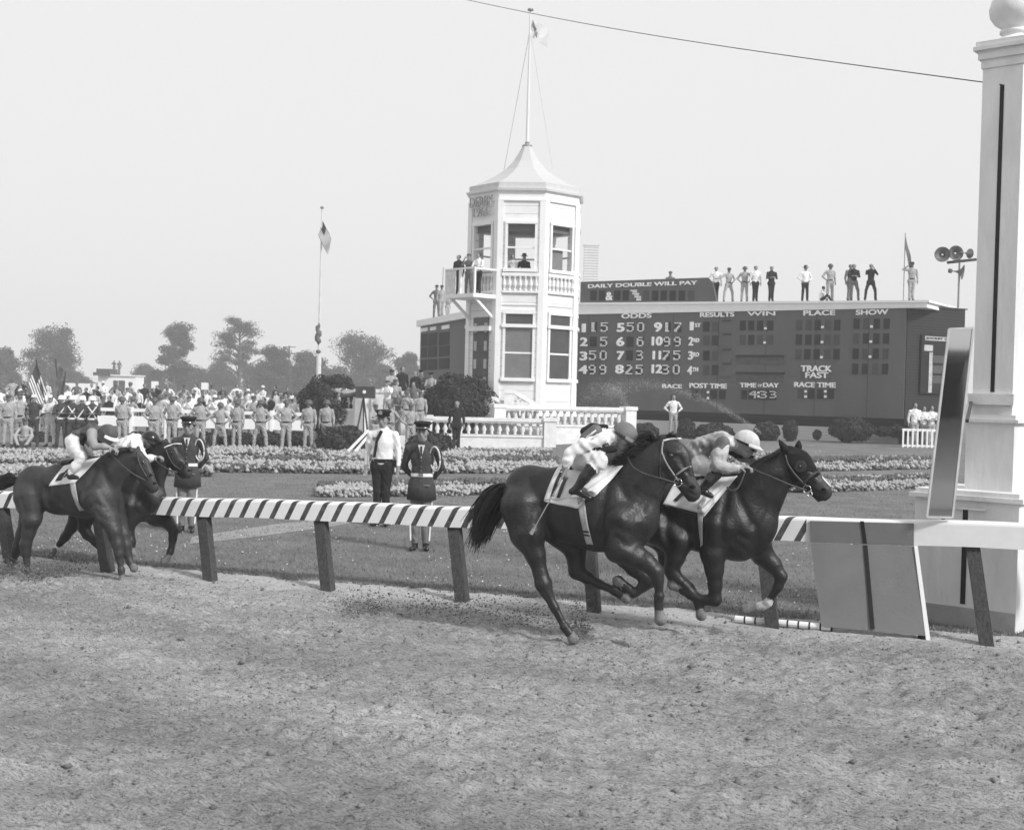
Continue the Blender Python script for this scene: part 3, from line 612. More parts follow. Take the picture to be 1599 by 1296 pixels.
# door bay on the left facet
d = MB(); fbox(d, -1, -.5, .5, TZ0, zT(515, 746), 0.002, .03); dr = d.build('door', mat('door_grey', .09, var=.3, scale=5), tower)
for zz in range(5):
    for x in (-.33, .33): g = MB(); fbox(g, -1, x - .09, x + .09, TZ0 + .35 + zz * .75, TZ0 + .75 + zz * .75, .03, .05); g.build('door_light', MAT['faded_white'], dr)
d = MB(); fbox(d, -1, -.75, .75, zT(517), zT(510), 0.0, .22); d.build('door_hood', WHITE, tower)
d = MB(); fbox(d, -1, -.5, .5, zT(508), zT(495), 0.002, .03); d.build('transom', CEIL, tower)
# blind balustrade under the upper windows
def balu(r, hgt): return [(r * .7, 0), (r * .7, hgt * .08), (r * .45, hgt * .15), (r, hgt * .4), (r * .5, hgt * .72), (r * .45, hgt * .82), (r * .75, hgt * .92), (r * .75, hgt)]
for i in (-1, 0, 1, 2):
    b = MB(); fbox(b, i, -.75, .75, zT(431), zT(426), 0.002, .12); fbox(b, i, -.75, .75, zT(457), zT(454), 0.002, .1)
    b.build('ledge', WHITE, tower)
    m_ = MB(); m_.lathe((0, 0, 0), balu(.085, zT(431) - zT(454)), 8); mm_ = m_.mesh()
    for k in range(7): T = fac(i); link('baluster', mm_, CONC, tower, loc=T(-.66 + k * .22, .05, zT(454)))
for v in (476, 598, 625):
    for i in (0, 1, 2): b = MB(); fbox(b, i, -.72, .72, zT(v) - .02, zT(v) + .02, 0.002, .035); b.build('trim', WHITE2, tower)
T = fac(-1); a = -math.pi / 2 - PH0 - math.pi / 4
for t, zz, hh, wd in (('DERBY', 313.5, .40, 1.5), ('1964', 330, .36, .95)):
    me = text_mesh(t, hh, wd, .012, .04); o = link('lettering', me, mat('letter_grey' + t, .36, var=.3, scale=12), tower); p = T(-wd / 2 - .05, .14, zT(zz) - hh / 3); o.location = p; o.rotation_euler = (0, 0, a + math.pi / 2)
# balcony
bx = MB(); zb1 = zT(459, 725); 
T = fac(-1)
fbox(bx, -1, -1.0, .95, zb1 - .16, zb1, 0.0, 1.25); bx.build('balcony_floor', WHITE, tower)
bx = MB()
for x in (-.98, .9):
    fbox(bx, -1, x, x + .08, zb1, zb1 + 1.05, 1.15, 1.23); fbox(bx, -1, x, x + .07, zb1 + .98, zb1 + 1.05, 0.05, 1.2)
fbox(bx, -1, -.98, .98, zb1 + 1.0, zb1 + 1.07, 1.14, 1.24); fbox(bx, -1, -.06, .04, zb1, zb1 + 1.0, 1.16, 1.22); bx.build('balcony_rail', WHITE, tower)
bx = MB(); fbox(bx, -1, -.95, -.3, zb1 + .02, zb1 + 1.0, 1.17, 1.2); bx.build('canvas_screen', WHITE2, tower)
for x in (-.75, .75): bx = MB(); bx.beam(T(x, 1.1, zb1 - .1), T(x, .02, zb1 - .95), .1, .1); bx.build('brace', WHITE, tower)
# louvred box on the right
lv = empty('louvred_box', PX(916, F / 29.6, 0), 0, 'small white louvred box standing right of the tower above the sign', 'vent box')
zl0, zl1 = D(916, 440, F / 29.6).z, D(916, 383, F / 29.6).z
LV = siding('louvre', .7, .14, dark=.6, lw=.3); b = MB(); b.box(-.38, .38, 0, .4, zl0, zl1); b.build('louvres', LV, lv); b = MB(); b.box(-.42, .42, -.04, .44, zl1, zl1 + .08); b.build('lid', WHITE2, lv); b = MB(); b.box(-.3, .0, .1, .3, zcor, zl0); b.build('stand', WHITE, lv)
# flag pole on the roof
fpole = empty('roof_flagpole', TC, 0, 'pale flagpole rising from the tower roof with guy ropes', 'flagpole')
zpt = D(824, 18, TY).z; b = MB(); b.tube([(0, 0, zap + .1), (0, 0, zpt)], [.07, .035], 10); b.build('pole', mat('pole_pale', .7, var=.05), fpole)
b = MB(); b.lathe((0, 0, zpt), [(.05, 0), (.13, .03), (.13, .09), (.03, .12)], 12); b.build('truck', METALG, fpole)
pe = mat('rope_pale', .55)
for dx, dy in ((1.1, -.6), (-1.0, .8)): b = MB(); b.tube([(0, 0, zpt - .8), (dx, dy, zE1 + .9)], [.012, .012], 5); b.build('guy_rope', pe, fpole)
def cloth(name, m, P0, e1, e2, n1=16, n2=10, wave=.12, seed=0, parent=None, thick=.006):
    V = []; r = np.random.default_rng(seed)
    nn = Vector(e1).cross(Vector(e2)).normalized()
    for th in (0, thick):
        for j in range(n2 + 1):
            for i in range(n1 + 1):
                a, c = i / n1, j / n2; V.append(P0 + Vector(e1) * a + Vector(e2) * c + nn * (wave * math.sin(a * 9 + c * 4 + seed) * a + th))
    q = [(j * (n1 + 1) + i, j * (n1 + 1) + i + 1, (j + 1) * (n1 + 1) + i + 1, (j + 1) * (n1 + 1) + i) for j in range(n2) for i in range(n1)]
    k = (n1 + 1) * (n2 + 1); q += [(a + k, d + k, c + k, b_ + k) for a, b_, c, d in q]
    return link(name, npmesh(name, [tuple(v) for v in V], q), m, parent, smooth=True)
rf = empty('white_flag', TC, 0, 'small white flag with a dark mark flying from the tower flagpole', 'flag')
cloth('flag_cloth', mat('flag_white', .8, var=.1), Vector((.08, 0, zpt - .3)), (.75, -.2, -.55), (-.1, 0, -.75), parent=rf, wave=.1)
cloth('dark_fold', METALG, Vector((.1, -.05, zpt - .35)), (.22, -.1, -.6), (-.02, 0, -.25), parent=rf, wave=.05)
# ---------------------------------------------------------------- terrace and balustrades
PEDM = CONC
def balustrade(name, P, Q, z0, z1, base_to, label, ped=(0, 1), bal_h=None, sp=.30, mats=CONC, slope=0):
    d = (Q - P); d.z = 0; L = d.length; rz = math.atan2(d.y, d.x); o = empty(name, P, rz, label, 'balustrade', 'white stone balustrades round the tower')
    b = MB(); b.box(0, L, -.2, .2, z1 - .14, z1); b.box(-.05, L + .05, -.16, .16, z1 - .2, z1 - .14); b.build('coping', mats, o)
    b = MB(); b.box(0, L, -.16, .16, base_to, z0); b.box(0, L, -.2, .2, z0 - .1, z0); b.build('base', mats, o)
    mb = MB(); mb.lathe((0, 0, 0), balu(.105, z1 - .2 - z0), 10); me = mb.mesh(); n = max(2, int(L / sp))
    for k in range(n): link('baluster', me, mats, o, smooth=True, loc=((k + .5) * L / n, 0, z0))
    for f in ped: b = MB(); x = f * L; b.box(x - .24, x + .24, -.26, .26, base_to, z1 - .02); b.box(x - .28, x + .28, -.3, .3, z1 - .1, z1 + .05); b.build('pedestal', mats, o)
    return o
# lower wall in front
kq = lambda u, k: PX(u, F / k, 0)
P0, P1, P2 = kq(664, 40.0), kq(857, 39.5), kq(976, 34.5)
P1b = kq(775, 37.2)
balustrade('balustrade', P0, P1, .58, D(760, 652, F / 39.7).z, -.1, 'long low white balustrade in front of the tower')
balustrade('balustrade', kq(664, 40) + Vector((-1.2, 0, 0)) * 0 + Vector((-.0, 0, 0)), kq(655, 37), .58, D(760, 652, F / 39.7).z, -.1, 'short return of the low white balustrade beside the round bush', ped=())
balustrade('balustrade', kq(776, 39.3), kq(980, 37.6), 1.0, D(900, 635, F / 38).z, -.1, 'raised white balustrade below the tower running right to the scoreboard')
zu = D(560, 609, F / 37).z
balustrade('balustrade', kq(528, 38), kq(566, 38.5), 1.42, zu, -.1, 'short white balustrade between bushes at the left end of the terrace')
balustrade('balustrade', kq(592, 37.5), kq(668, 37.5), 1.42, zu, .2, 'white balustrade behind the photographers at the terrace')
tr = MB(); q = [kq(520, 37), kq(592, 36.9), kq(760, 38.9), kq(775, 38.9), kq(985, 37.3), kq(985, 31), kq(640, 29), kq(520, 32)]
tr.add([Vector((p.x, p.y, z)) for z in (-.1, 1.3) for p in q], [tuple(range(7, -1, -1)), tuple(range(8, 16))] + [(i, (i + 1) % 8, (i + 1) % 8 + 8, i + 8) for i in range(8)])
tag(tr.build('terrace', CONC), kind='structure')
# stair rails
for k, (ua, va, ub, vb) in enumerate(((803, 612, 842, 636), (772, 622, 797, 637))):
    o = empty('stair_rail', (0, 0, 0), 0, ('taller sloping white stair rail at the foot of the tower', 'lower sloping white stair rail beside the big round bush')[k], 'stair rail')
    Y = F / (38.7 - k * .1); pa, pb = D(ua, va, Y), D(ub, vb, Y + .15)
    b = MB(); b.beam(pa, pb, .24, .16); b.beam(pa + Vector((-.4, 0, 0)), pa + Vector((.05, 0, 0)), .24, .14); b.build('hand_rail', CONC, o)
    b = MB(); b.box(pa.x - .4, pa.x, Y - .1, Y + .2, 1.3, pa.z); b.build('newel', CONC, o)
    for q_ in range(1, 6): p = pa.lerp(pb, q_ / 6.); b = MB(); b.box(p.x - .05, p.x + .05, Y - .02, Y + .08, 1.3, p.z); b.build('baluster', CONC, o)
# ---------------------------------------------------------------- smooth bodies: blended tapered capsules meshed with surface nets
class Body:
    def __init__(s, vox=0.014, k=0.03): s.p = []; s.vox = vox; s.k = k
    def cap(s, a, b, ra, rb=None, m=0, flat=None, k=None, sub=False):
        s.p.append((np.array(a, float), np.array(b, float), ra, ra if rb is None else rb, m, flat, s.k if k is None else k, sub)); return s
    def chain(s, pts, m=0, flat=None, k=None):
        for p, q in zip(pts[:-1], pts[1:]): s.cap(p[0], q[0], p[1], q[1], m, flat, k)
        return s
    def mesh(s, name, smooth=1, bumps=None):
        lo = np.min([np.minimum(a, b) - max(ra, rb) for a, b, ra, rb, *_ in s.p], 0) - s.vox * 3
        hi = np.max([np.maximum(a, b) + max(ra, rb) for a, b, ra, rb, *_ in s.p], 0) + s.vox * 3
        n = np.ceil((hi - lo) / s.vox).astype(int) + 1
        ax = [lo[i] + np.arange(n[i]) * s.vox for i in range(3)]
        Dm = np.full(n, 1.0, np.float32); Mt = np.zeros(n, np.int16); Mb = np.full(n, 1e3, np.float32)
        for a, b, ra, rb, m, flat, k, sub in s.p:
            R = max(ra, rb) + k + s.vox * 2
            i0 = np.maximum(((np.minimum(a, b) - R - lo) / s.vox).astype(int), 0); i1 = np.minimum(((np.maximum(a, b) + R - lo) / s.vox).astype(int) + 2, n)
            sl = tuple(slice(i0[i], i1[i]) for i in range(3))
            X = np.stack(np.meshgrid(*[ax[i][sl[i]] for i in range(3)], indexing='ij'), -1).astype(np.float32)
            A = a.copy(); B = b.copy(); f = 1.0
            if flat is not None:
                nv, f = np.array(flat[0], float), flat[1]; nv /= np.linalg.norm(nv); c = (a + b) / 2
                X = X + ((X - c) @ nv)[..., None] * nv * (1 / f - 1); A = a + nv * ((a - c) @ nv) * (1 / f - 1); B = b + nv * ((b - c) @ nv) * (1 / f - 1)
            ab = B - A; L2 = max(ab @ ab, 1e-9); t = np.clip(((X - A) @ ab) / L2, 0, 1)
            d = np.linalg.norm(X - A - t[..., None] * ab, axis=-1) - (ra + t * (rb - ra))
            d = d * (f ** .5 if f < 1 else 1)
            O = Dm[sl]
            if sub:
                hh = np.clip((k - (-d - O)) / k / 1.0, 0, None) if False else None
                q = np.maximum(k - np.abs(O + d), 0) / k; Dm[sl] = np.maximum(O, -d) + q * q * k * .25; 
            else:
                q = np.maximum(k - np.abs(O - d), 0) / k; Dm[sl] = np.minimum(O, d) - q * q * k * .25
                bet = d < Mb[sl]; Mt[sl] = np.where(bet, m, Mt[sl]); Mb[sl] = np.where(bet, d, Mb[sl])
        if bumps is not None:
            near = np.abs(Dm) < .05; J = np.argwhere(near); Xn = lo + J * s.vox; Dm[near] += bumps(Xn, Mt[near]).astype(np.float32)
        ins = Dm < 0
        c = np.zeros(n - 1, int)
        for dx in (0, 1):
            for dy in (0, 1):
                for dz in (0, 1): c += ins[dx:n[0] - 1 + dx, dy:n[1] - 1 + dy, dz:n[2] - 1 + dz]
        act = (c > 0) & (c < 8); ids = np.full(act.shape, -1); I = np.argwhere(act); ids[act] = np.arange(len(I))
        acc = np.zeros((len(I), 3)); cnt = np.zeros(len(I))
        cor = np.array([(x, y, z) for x in (0, 1) for y in (0, 1) for z in (0, 1)])
        for p in range(8):
            for q in range(p + 1, 8):
                if np.abs(cor[p] - cor[q]).sum() != 1: continue
                P = I + cor[p]; Q = I + cor[q]; dp = Dm[P[:, 0], P[:, 1], P[:, 2]]; dq = Dm[Q[:, 0], Q[:, 1], Q[:, 2]]
                x = (dp < 0) != (dq < 0); t = np.where(x, dp / np.where(x, dp - dq, 1), 0)
                acc += np.where(x[:, None], cor[p] + t[:, None] * (cor[q] - cor[p]), 0); cnt += x
        V = I + acc / cnt[:, None]; Mv = Mt[I[:, 0], I[:, 1], I[:, 2]]
        quads = []
        for axis in range(3):
            o1, o2 = [(1, 2), (2, 0), (0, 1)][axis]
            a0 = [slice(None)] * 3; a1 = [slice(None)] * 3; a0[axis] = slice(0, -1); a1[axis] = slice(1, None)
            A = ins[tuple(a0)]; B = ins[tuple(a1)]; E = np.argwhere(A != B)
            E = E[(E[:, o1] > 0) & (E[:, o2] > 0) & (E[:, o1] < n[o1] - 1) & (E[:, o2] < n[o2] - 1)]
            fl = A[E[:, 0], E[:, 1], E[:, 2]]
            e1 = np.eye(3, dtype=int)[o1]; e2 = np.eye(3, dtype=int)[o2]
            g = lambda P: ids[P[:, 0], P[:, 1], P[:, 2]]
            q = np.stack([g(E - e1 - e2), g(E - e2), g(E), g(E - e1)], 1)
            q = np.where(fl[:, None], q, q[:, ::-1]); quads.append(q)
        Q = np.concatenate(quads); W = lo + V * s.vox
        e = np.concatenate([Q[:, [0, 1]], Q[:, [1, 2]], Q[:, [2, 3]], Q[:, [3, 0]]])
        for _ in range(smooth):
            sm = np.zeros_like(W); ct = np.zeros(len(W))
            for j in range(3): sm[:, j] = np.bincount(e[:, 0], W[e[:, 1], j], len(W)) + np.bincount(e[:, 1], W[e[:, 0], j], len(W))
            ct = np.bincount(e[:, 0], minlength=len(W)) + np.bincount(e[:, 1], minlength=len(W)); W = W * .4 + .6 * sm / ct[:, None]
        me = npmesh(name, W, Q, Mv[Q[:, 0]] if Mv.max() > 0 else None)
        return me
def strands(b, roots, n=6, m=0):        # tapered hair strands: list of (points, radius)
    for pts, r in roots: b.tube(pts, [r * (1 - .85 * i / (len(pts) - 1)) for i in range(len(pts))], 4, m, caps=False)
    return b
# a figure frame: pixel coordinates of a zoomed crop -> local metres (x forward along the run, y left, z up)
class Frame:
    def __init__(s, org, rz, ox, oy, sc, zo=0.0):
        s.o = Vector(org); s.rz = rz; s.d = Vector((math.cos(rz), math.sin(rz), 0)); s.n = Vector((-s.d.y, s.d.x, 0)); s.ox, s.oy, s.sc = ox, oy, sc
    def __call__(s, x, y, w=0.0):
        P0 = s.o + s.n * float(w); a, z = PL(s.ox + x / s.sc, s.oy + y / s.sc, P0, s.d); a = float(a); w = float(w); return np.array((a, w, z - s.o.z))
    def R(s, x, y, r, w=0.0):
        p = s(x, y, w); q = s.o + s.d * float(p[0]) + s.n * float(w); return float(r / s.sc * ((q.y) / F))
    def C(s, x, y, r, w=0.0): return (s(x, y, w), s.R(x, y, r, w))
def CH(fr, B, pts, m=0, flat=None, k=None):
    P = [fr.C(p[0], p[1], p[2], p[3] if len(p) > 3 else 0) for p in pts]; B.chain(P, m, flat, k)
# ---------------------------------------------------------------- horses
def coat(name, g, rough=.42, dust=.0):
    m = mat(name, g * .82, rough=rough + .02, var=.5, scale=5, bump=.0055, bscale=42, spec=.42); return m
COAT1 = coat('coat_bay', .021); COAT2 = coat('coat_dark', .014); COAT3 = coat('coat_brown', .036, .5); COAT4 = coat('coat_dark_brown', .02)
HAIR = mat('horse_hair', .010, rough=.55, var=.5, scale=20); HOOF = mat('hoof', .16, rough=.7, var=.4, scale=20, bump=.004); SOCK = mat('white_sock', .42, rough=.8, var=.4, scale=20)
LEATH = mat('bridle_leather', .05, rough=.45, var=.4, scale=20); LEATHP = mat('pale_leather', .28, rough=.5, var=.3, scale=20); BIT = mat('bit_metal', .5, rough=.25, metal=1.0)
CLOTHW = mat('saddle_cloth', .72, rough=.9, var=.08, scale=5, bump=.008, bscale=14); MUZ = mat('muzzle_skin', .034, rough=.6, var=.3, scale=20, bump=.003); NOS = mat('nostril_dark', .002, rough=.9, var=.1); EYE = mat('eye', .008, rough=.08, spec=.8); GIRTH = mat('girth_web', .36, rough=.9, var=.25, scale=12, bump=.004)
SADD = mat('saddle_leather', .02, rough=.4, var=.3)
def rays_to(fr, pts, w): return [Vector(fr(x, y, w)) for x, y in pts]
def hoof(B, fr, x, y, r, w, dx, dy, m=1):   # hoof as a short widening stub pointing (dx,dy)
    a = fr(x - dx * .5, y - dy * .5, w); b = fr(x + dx * .5, y + dy * .5, w); B.cap(a, b, fr.R(x, y, r * .72, w), fr.R(x, y, r, w), m, k=.006)
GRV = [([(838, 400), (895, 520), (955, 640), (965, 700)], .020, 24), ([(805, 430), (778, 560), (785, 700), (800, 780)], .026, 26), ([(800, 690), (860, 650), (930, 690), (950, 740)], .018, 22),
       ([(850, 560), (880, 600), (890, 650)], -.014, 40), ([(480, 560), (478, 640), (500, 700)], .030, 30), ([(560, 640), (640, 690), (760, 720)], .008, 30), ([(405, 420), (430, 520), (432, 640), (410, 740)], .014, 22),
       ([(335, 450), (318, 560), (345, 700)], .012, 20), ([(450, 620), (455, 680)], -.018, 40), ([(1062, 380), (1010, 480), (955, 600)], .022, 26), ([(880, 400), (950, 330), (1030, 260)], .008, 24), ([(900, 470), (985, 400), (1050, 330)], -.012, 34),
       ([(600, 470), (580, 560), (590, 660)], .004, 14), ([(650, 460), (630, 560), (640, 680)], .004, 14), ([(700, 470), (685, 570), (695, 690)], .004, 14), ([(860, 700), (900, 740), (980, 790)], .010, 18)]
def grooves(fr, me, G_, T=lambda x, y: (x, y), kw=1.0):
    n = len(me.vertices); co = np.empty(n * 3, np.float32); me.vertices.foreach_get('co', co); co = co.reshape(-1, 3)
    for pl, dep, wd in G_:
        P = [fr(*T(x, y), -.2)[[0, 2]] for x, y in pl]; wm = fr.R(*T(*pl[0]), wd * kw, -.2); best = np.full(n, 9.0)
        for a, b in zip(P[:-1], P[1:]):
            ab = b - a; t = np.clip(((co[:, [0, 2]] - a) @ ab) / max(ab @ ab, 1e-9), 0, 1); q = co[:, [0, 2]] - a - t[:, None] * ab; best = np.minimum(best, np.hypot(q[:, 0], q[:, 1]))
        co[:, 1] -= np.sign(co[:, 1]) * dep * np.exp(-(best / wm) ** 2) * np.clip(np.abs(co[:, 1]) / .06, 0, 1)
    me.vertices.foreach_set('co', co.ravel()); me.update()
def make_horse(nm, fr, label, body, legs, head, coatm, hoofm=HOOF, vox=.013, sock=None, group='racehorses galloping along the rail', grv=None, T=lambda x, y: (x, y)):
    root = empty(nm, fr.o, fr.rz, label, 'horse', group)
    B = Body(vox, .05)
    for pts, fl in body: CH(fr, B, pts, 0, ((0, 1, 0), fl) if fl else None, .07)
    for L in legs:
        w = L['w']; CH(fr, B, [(x, y, r, wi) for (x, y, r, wi) in L['p']], 0, None, .035)
        mm = 2 if L.get('sock') else 0
        if 'q' in L: CH(fr, B, [(x, y, r, w) for x, y, r in L['q']], mm, None, .014)
        hx, hy, hr, dx, dy = L['h']; hoof(B, fr, hx, hy, hr, w, dx, dy)
    for pts, fl, k in head: CH(fr, B, pts, 3 if fl and fl > .74 else 0, ((0, 1, 0), fl) if fl else None, k)
    me = B.mesh('body', 2)
    grooves(fr, me, GRV, T)
    if grv: grooves(fr, me, grv)
    bo = link('body', me, [coatm, hoofm, SOCK, MUZ], root, smooth=True)
    return root, bo
def ear(fr, root, base, tip, r, w, m):
    B = MB(); a = Vector(fr(*base, w)); t = Vector(fr(*tip, w + (.015 if w > 0 else -.015))); R_ = fr.R(*base, r, w)
    B.tube([a.lerp(t, q) for q in (0, .2, .45, .7, .9, 1)], [R_ * .8, R_ * 1.05, R_, R_ * .7, R_ * .35, R_ * .05], 8); return B.build('ear', m, root, smooth=True)
def hairs(fr, root, name, roots, n, r, m, spread, seed, w=0, ws=.05):
    rg = np.random.default_rng(seed); b = MB()      # roots: list of guide polylines (zoom px)
    G_ = [np.array(g, float) for g in roots]
    for i in range(n):
        t = rg.random() * (len(G_) - 1); k = int(t); f = t - k; A = G_[k] * (1 - f) + G_[min(k + 1, len(G_) - 1)] * f
        j = rg.normal(0, spread, 2); wj = rg.normal(0, ws); pts = []
        ln = .75 + .25 * rg.random() + (.12 if rg.random() < .1 else 0); K = len(A)
        for q in range(7):
            s_ = q / 6 * ln * (K - 1); kk = min(int(s_), K - 2); ff = s_ - kk; p = A[kk] * (1 - ff) + A[kk + 1] * ff + j * (q / 6) ** 1.0 + rg.normal(0, spread * .12, 2)
            pts.append(Vector(fr(p[0], p[1], w + wj * (q / 6 + .35))))
        b.tube(pts, [r * (1 - .8 * q / 6) for q in range(7)], 4, 0, caps=False)
    return b.build(name, m, root, smooth=True)
def strap(fr, root, name, pts, w, r, m, flat=True):
    b = MB(); P = [Vector(fr(x, y, (q[0] if q else w))) for x, y, *q in pts]
    # smooth the polyline
    Q_ = []
    for i in range(len(P) - 1):
        for k in range(4): Q_.append(P[i].lerp(P[i + 1], k / 4))
    Q_.append(P[-1]); Z = list(Q_)
    for _ in range(3):
        for i in range(1, len(Z) - 1): Z[i] = (Z[i - 1] + Z[i] * 2 + Z[i + 1]) / 4
    b.tube(Z, r, 6); return b.build(name, m, root, smooth=True)
from mathutils.bvhtree import BVHTree
def bvh_of(o):
    me = o.data; return BVHTree.FromPolygons([v.co for v in me.vertices], [tuple(p.vertices) for p in me.polygons])
def drape(fr, root, name, poly, tree, m, off=.012, nu=22, nv=16, side=-1, wtop=0.0, thick=.006, wob=.006, w=-.28, numeral=None):
    # poly: four corners (zoom px) TL, TR, BR, BL laid on the near flank; projected sideways on to the body
    TL, TR, BR, BL = [np.array(p, float) for p in poly]; V = []; 
    for j in range(nv + 1):
        for i in range(nu + 1):
            a, c = i / nu, j / nv; p = (TL * (1 - a) + TR * a) * (1 - c) + (BL * (1 - a) + BR * a) * c
            q = Vector(fr(p[0], p[1], w)); o = Vector((q.x, side * .9, q.z))
            hit = tree.ray_cast(o, Vector((0, -side, 0)))
            y = hit[0].y if hit[0] is not None else side * .03
            V.append([q.x, y, q.z])
    V = np.array(V).reshape(nv + 1, nu + 1, 3)
    for _ in range(3): V[1:-1, 1:-1, 1] = (V[1:-1, 1:-1, 1] * 2 + V[:-2, 1:-1, 1] + V[2:, 1:-1, 1] + V[1:-1, :-2, 1] + V[1:-1, 2:, 1]) / 6
    ii, jj = np.meshgrid(np.arange(nu + 1), np.arange(nv + 1))
    V[..., 1] += side * (off + wob * (1 + np.sin(ii * .9 + jj * .5)) * (jj / nv))
    a = V.reshape(-1, 3); b_ = a.copy(); b_[:, 1] -= side * thick; n1 = nu + 1
    q = [(j * n1 + i, j * n1 + i + 1, (j + 1) * n1 + i + 1, (j + 1) * n1 + i) for j in range(nv) for i in range(nu)]
    k = len(a); q2 = [(x[3] + k, x[2] + k, x[1] + k, x[0] + k) for x in q]
    rim = [i for i in range(n1)] + [j * n1 + nu for j in range(1, nv + 1)] + [nv * n1 + i for i in range(nu - 1, -1, -1)] + [j * n1 for j in range(nv - 1, 0, -1)]
    q3 = [(rim[i], rim[i] + k, rim[(i + 1) % len(rim)] + k, rim[(i + 1) % len(rim)]) for i in range(len(rim))]
    return link(name, npmesh(name, np.concatenate([a, b_]), q + q2 + q3), m, root, smooth=True)
HRZ = -TH
# ---- leading-pack near horse (number 1)
def org(u, v): p = G(u, v); return p
Z1 = (700, 620, 3.24)
f1 = Frame(org(920, 1003), HRZ, *Z1)
body1 = [([(418, 488, 146), (620, 555, 178), (770, 575, 200), (885, 600, 172), (930, 600, 130)], .62), ([(600, 430, 80), (760, 440, 90), (835, 405, 66)], .6),
         ([(890, 520, 158), (960, 430, 128), (1025, 335, 98), (1085, 268, 72)], .5), ([(400, 560, 120), (385, 650, 88)], 1.0)]
wN, wF = -.13, .13
legs1 = [
 dict(w=wN, p=[(385, 560, 125, -.07), (400, 690, 88, wN), (442, 800, 50, wN), (466, 890, 36, wN), (482, 945, 42, wN), (497, 985, 30, wN), (535, 1060, 22, wN), (572, 1130, 21, wN)], q=[(588, 1160, 27), (604, 1180, 22), (618, 1200, 25)], h=(628, 1213, 31, 8, 22)),
 dict(w=wF, p=[(540, 640, 105, .06), (640, 760, 60, wF), (648, 830, 44, wF), (650, 880, 40, wF), (700, 910, 32, wF), (760, 945, 22, wF), (810, 965, 21, wF)], q=[(838, 978, 27), (860, 992, 22), (880, 1003, 24)], h=(890, 1012, 28, 22, 14)),
 dict(w=wN, p=[(880, 640, 130, -.08), (865, 760, 78, -.14), (940, 800, 60, wN), (1000, 835, 48, wN), (1050, 880, 38, wN), (1060, 925, 29, wN), (1066, 975, 22, wN)], q=[(1067, 1005, 28), (1064, 1040, 23), (1066, 1070, 25)], h=(1070, 1105, 33, 8, 40)),
 dict(w=wF, p=[(900, 700, 120, .07), (900, 800, 62, wF), (940, 860, 44, wF), (1018, 930, 34, wF), (985, 958, 25, wF), (955, 985, 23, wF)], q=[(938, 990, 27), (915, 970, 23), (900, 958, 24)], h=(875, 940, 31, -32, -20)),
]
head1 = [([(1095, 262, 72, .0), (1135, 300, 78, -.0), (1150, 330, 80)], .50, .03), ([(1140, 320, 78), (1175, 385, 62), (1218, 448, 44)], .56, .03), ([(1218, 448, 46), (1238, 476, 40), (1246, 494, 30)], .78, .02), ([(1248, 498, 22), (1240, 515, 17)], 1.2, .015), ([(1190, 440, 36), (1222, 515, 17)], .7, .02), ([(1120, 350, 60), (1110, 380, 50)], .45, .03)]
h1, hb1 = make_horse('racehorse', f1, 'near dark bay racehorse with number 11 saddle cloth, head beside the second horse', body1, legs1, head1, COAT1, grv=[([(1088, 290), (1098, 370), (1145, 420), (1185, 445)], .014, 12), ([(1150, 300), (1185, 370), (1225, 430)], .008, 12), ([(1125, 320), (1160, 370), (1195, 415)], -.008, 10), ([(1262, 508), (1232, 505), (1200, 485)], .010, 7), ([(1228, 440), (1236, 455)], -.010, 14), ([(1115, 280), (1140, 285)], -.012, 14), ([(1050, 870), (1052, 895)], -.008, 26), ([(478, 930), (484, 955)], -.006, 26), ([(470, 960), (560, 1140)], .006, 8)])
def muscle(fr, root, body_o): pass
for (bx_, tp, w) in (((1052, 215), (1022, 168), -.05), ((1122, 208), (1140, 172), .05)): ear(f1, h1, bx_, tp, 17, w, COAT1)
tree1 = bvh_of(hb1)
hairs(f1, h1, 'tail', [[(300, 440), (240, 440), (180, 490), (140, 560), (120, 600), (95, 640)], [(300, 450), (250, 460), (200, 520), (160, 610), (140, 690), (120, 760)], [(300, 470), (270, 500), (235, 560), (200, 640), (170, 700), (145, 755)], [(305, 490), (290, 540), (262, 600), (235, 640), (205, 690), (180, 720)]], 420, .0075, HAIR, 16, 1, ws=.05)
B_ = Body(.012, .03); CH(f1, B_, [(305, 450, 26), (250, 480, 34), (195, 560, 42), (160, 650, 38), (145, 700, 18)], 0, ((0, 1, 0), .8)); link('dock', B_.mesh('dock', 2), HAIR, h1, smooth=True)
hairs(f1, h1, 'mane', [[(1075, 200), (1035, 180), (990, 190), (962, 212)], [(1030, 235), (985, 218), (950, 232), (918, 262)], [(990, 275), (945, 262), (910, 288), (880, 318)], [(930, 330), (890, 310), (855, 325), (835, 345)], [(880, 370), (865, 352), (850, 350), (830, 352)]], 620, .0045, HAIR, 13, 2, ws=.06)
hairs(f1, h1, 'forelock', [[(1090, 200), (1120, 185), (1145, 195)], [(1100, 205), (1140, 200), (1170, 215)]], 50, .004, HAIR, 7, 3, ws=.03)
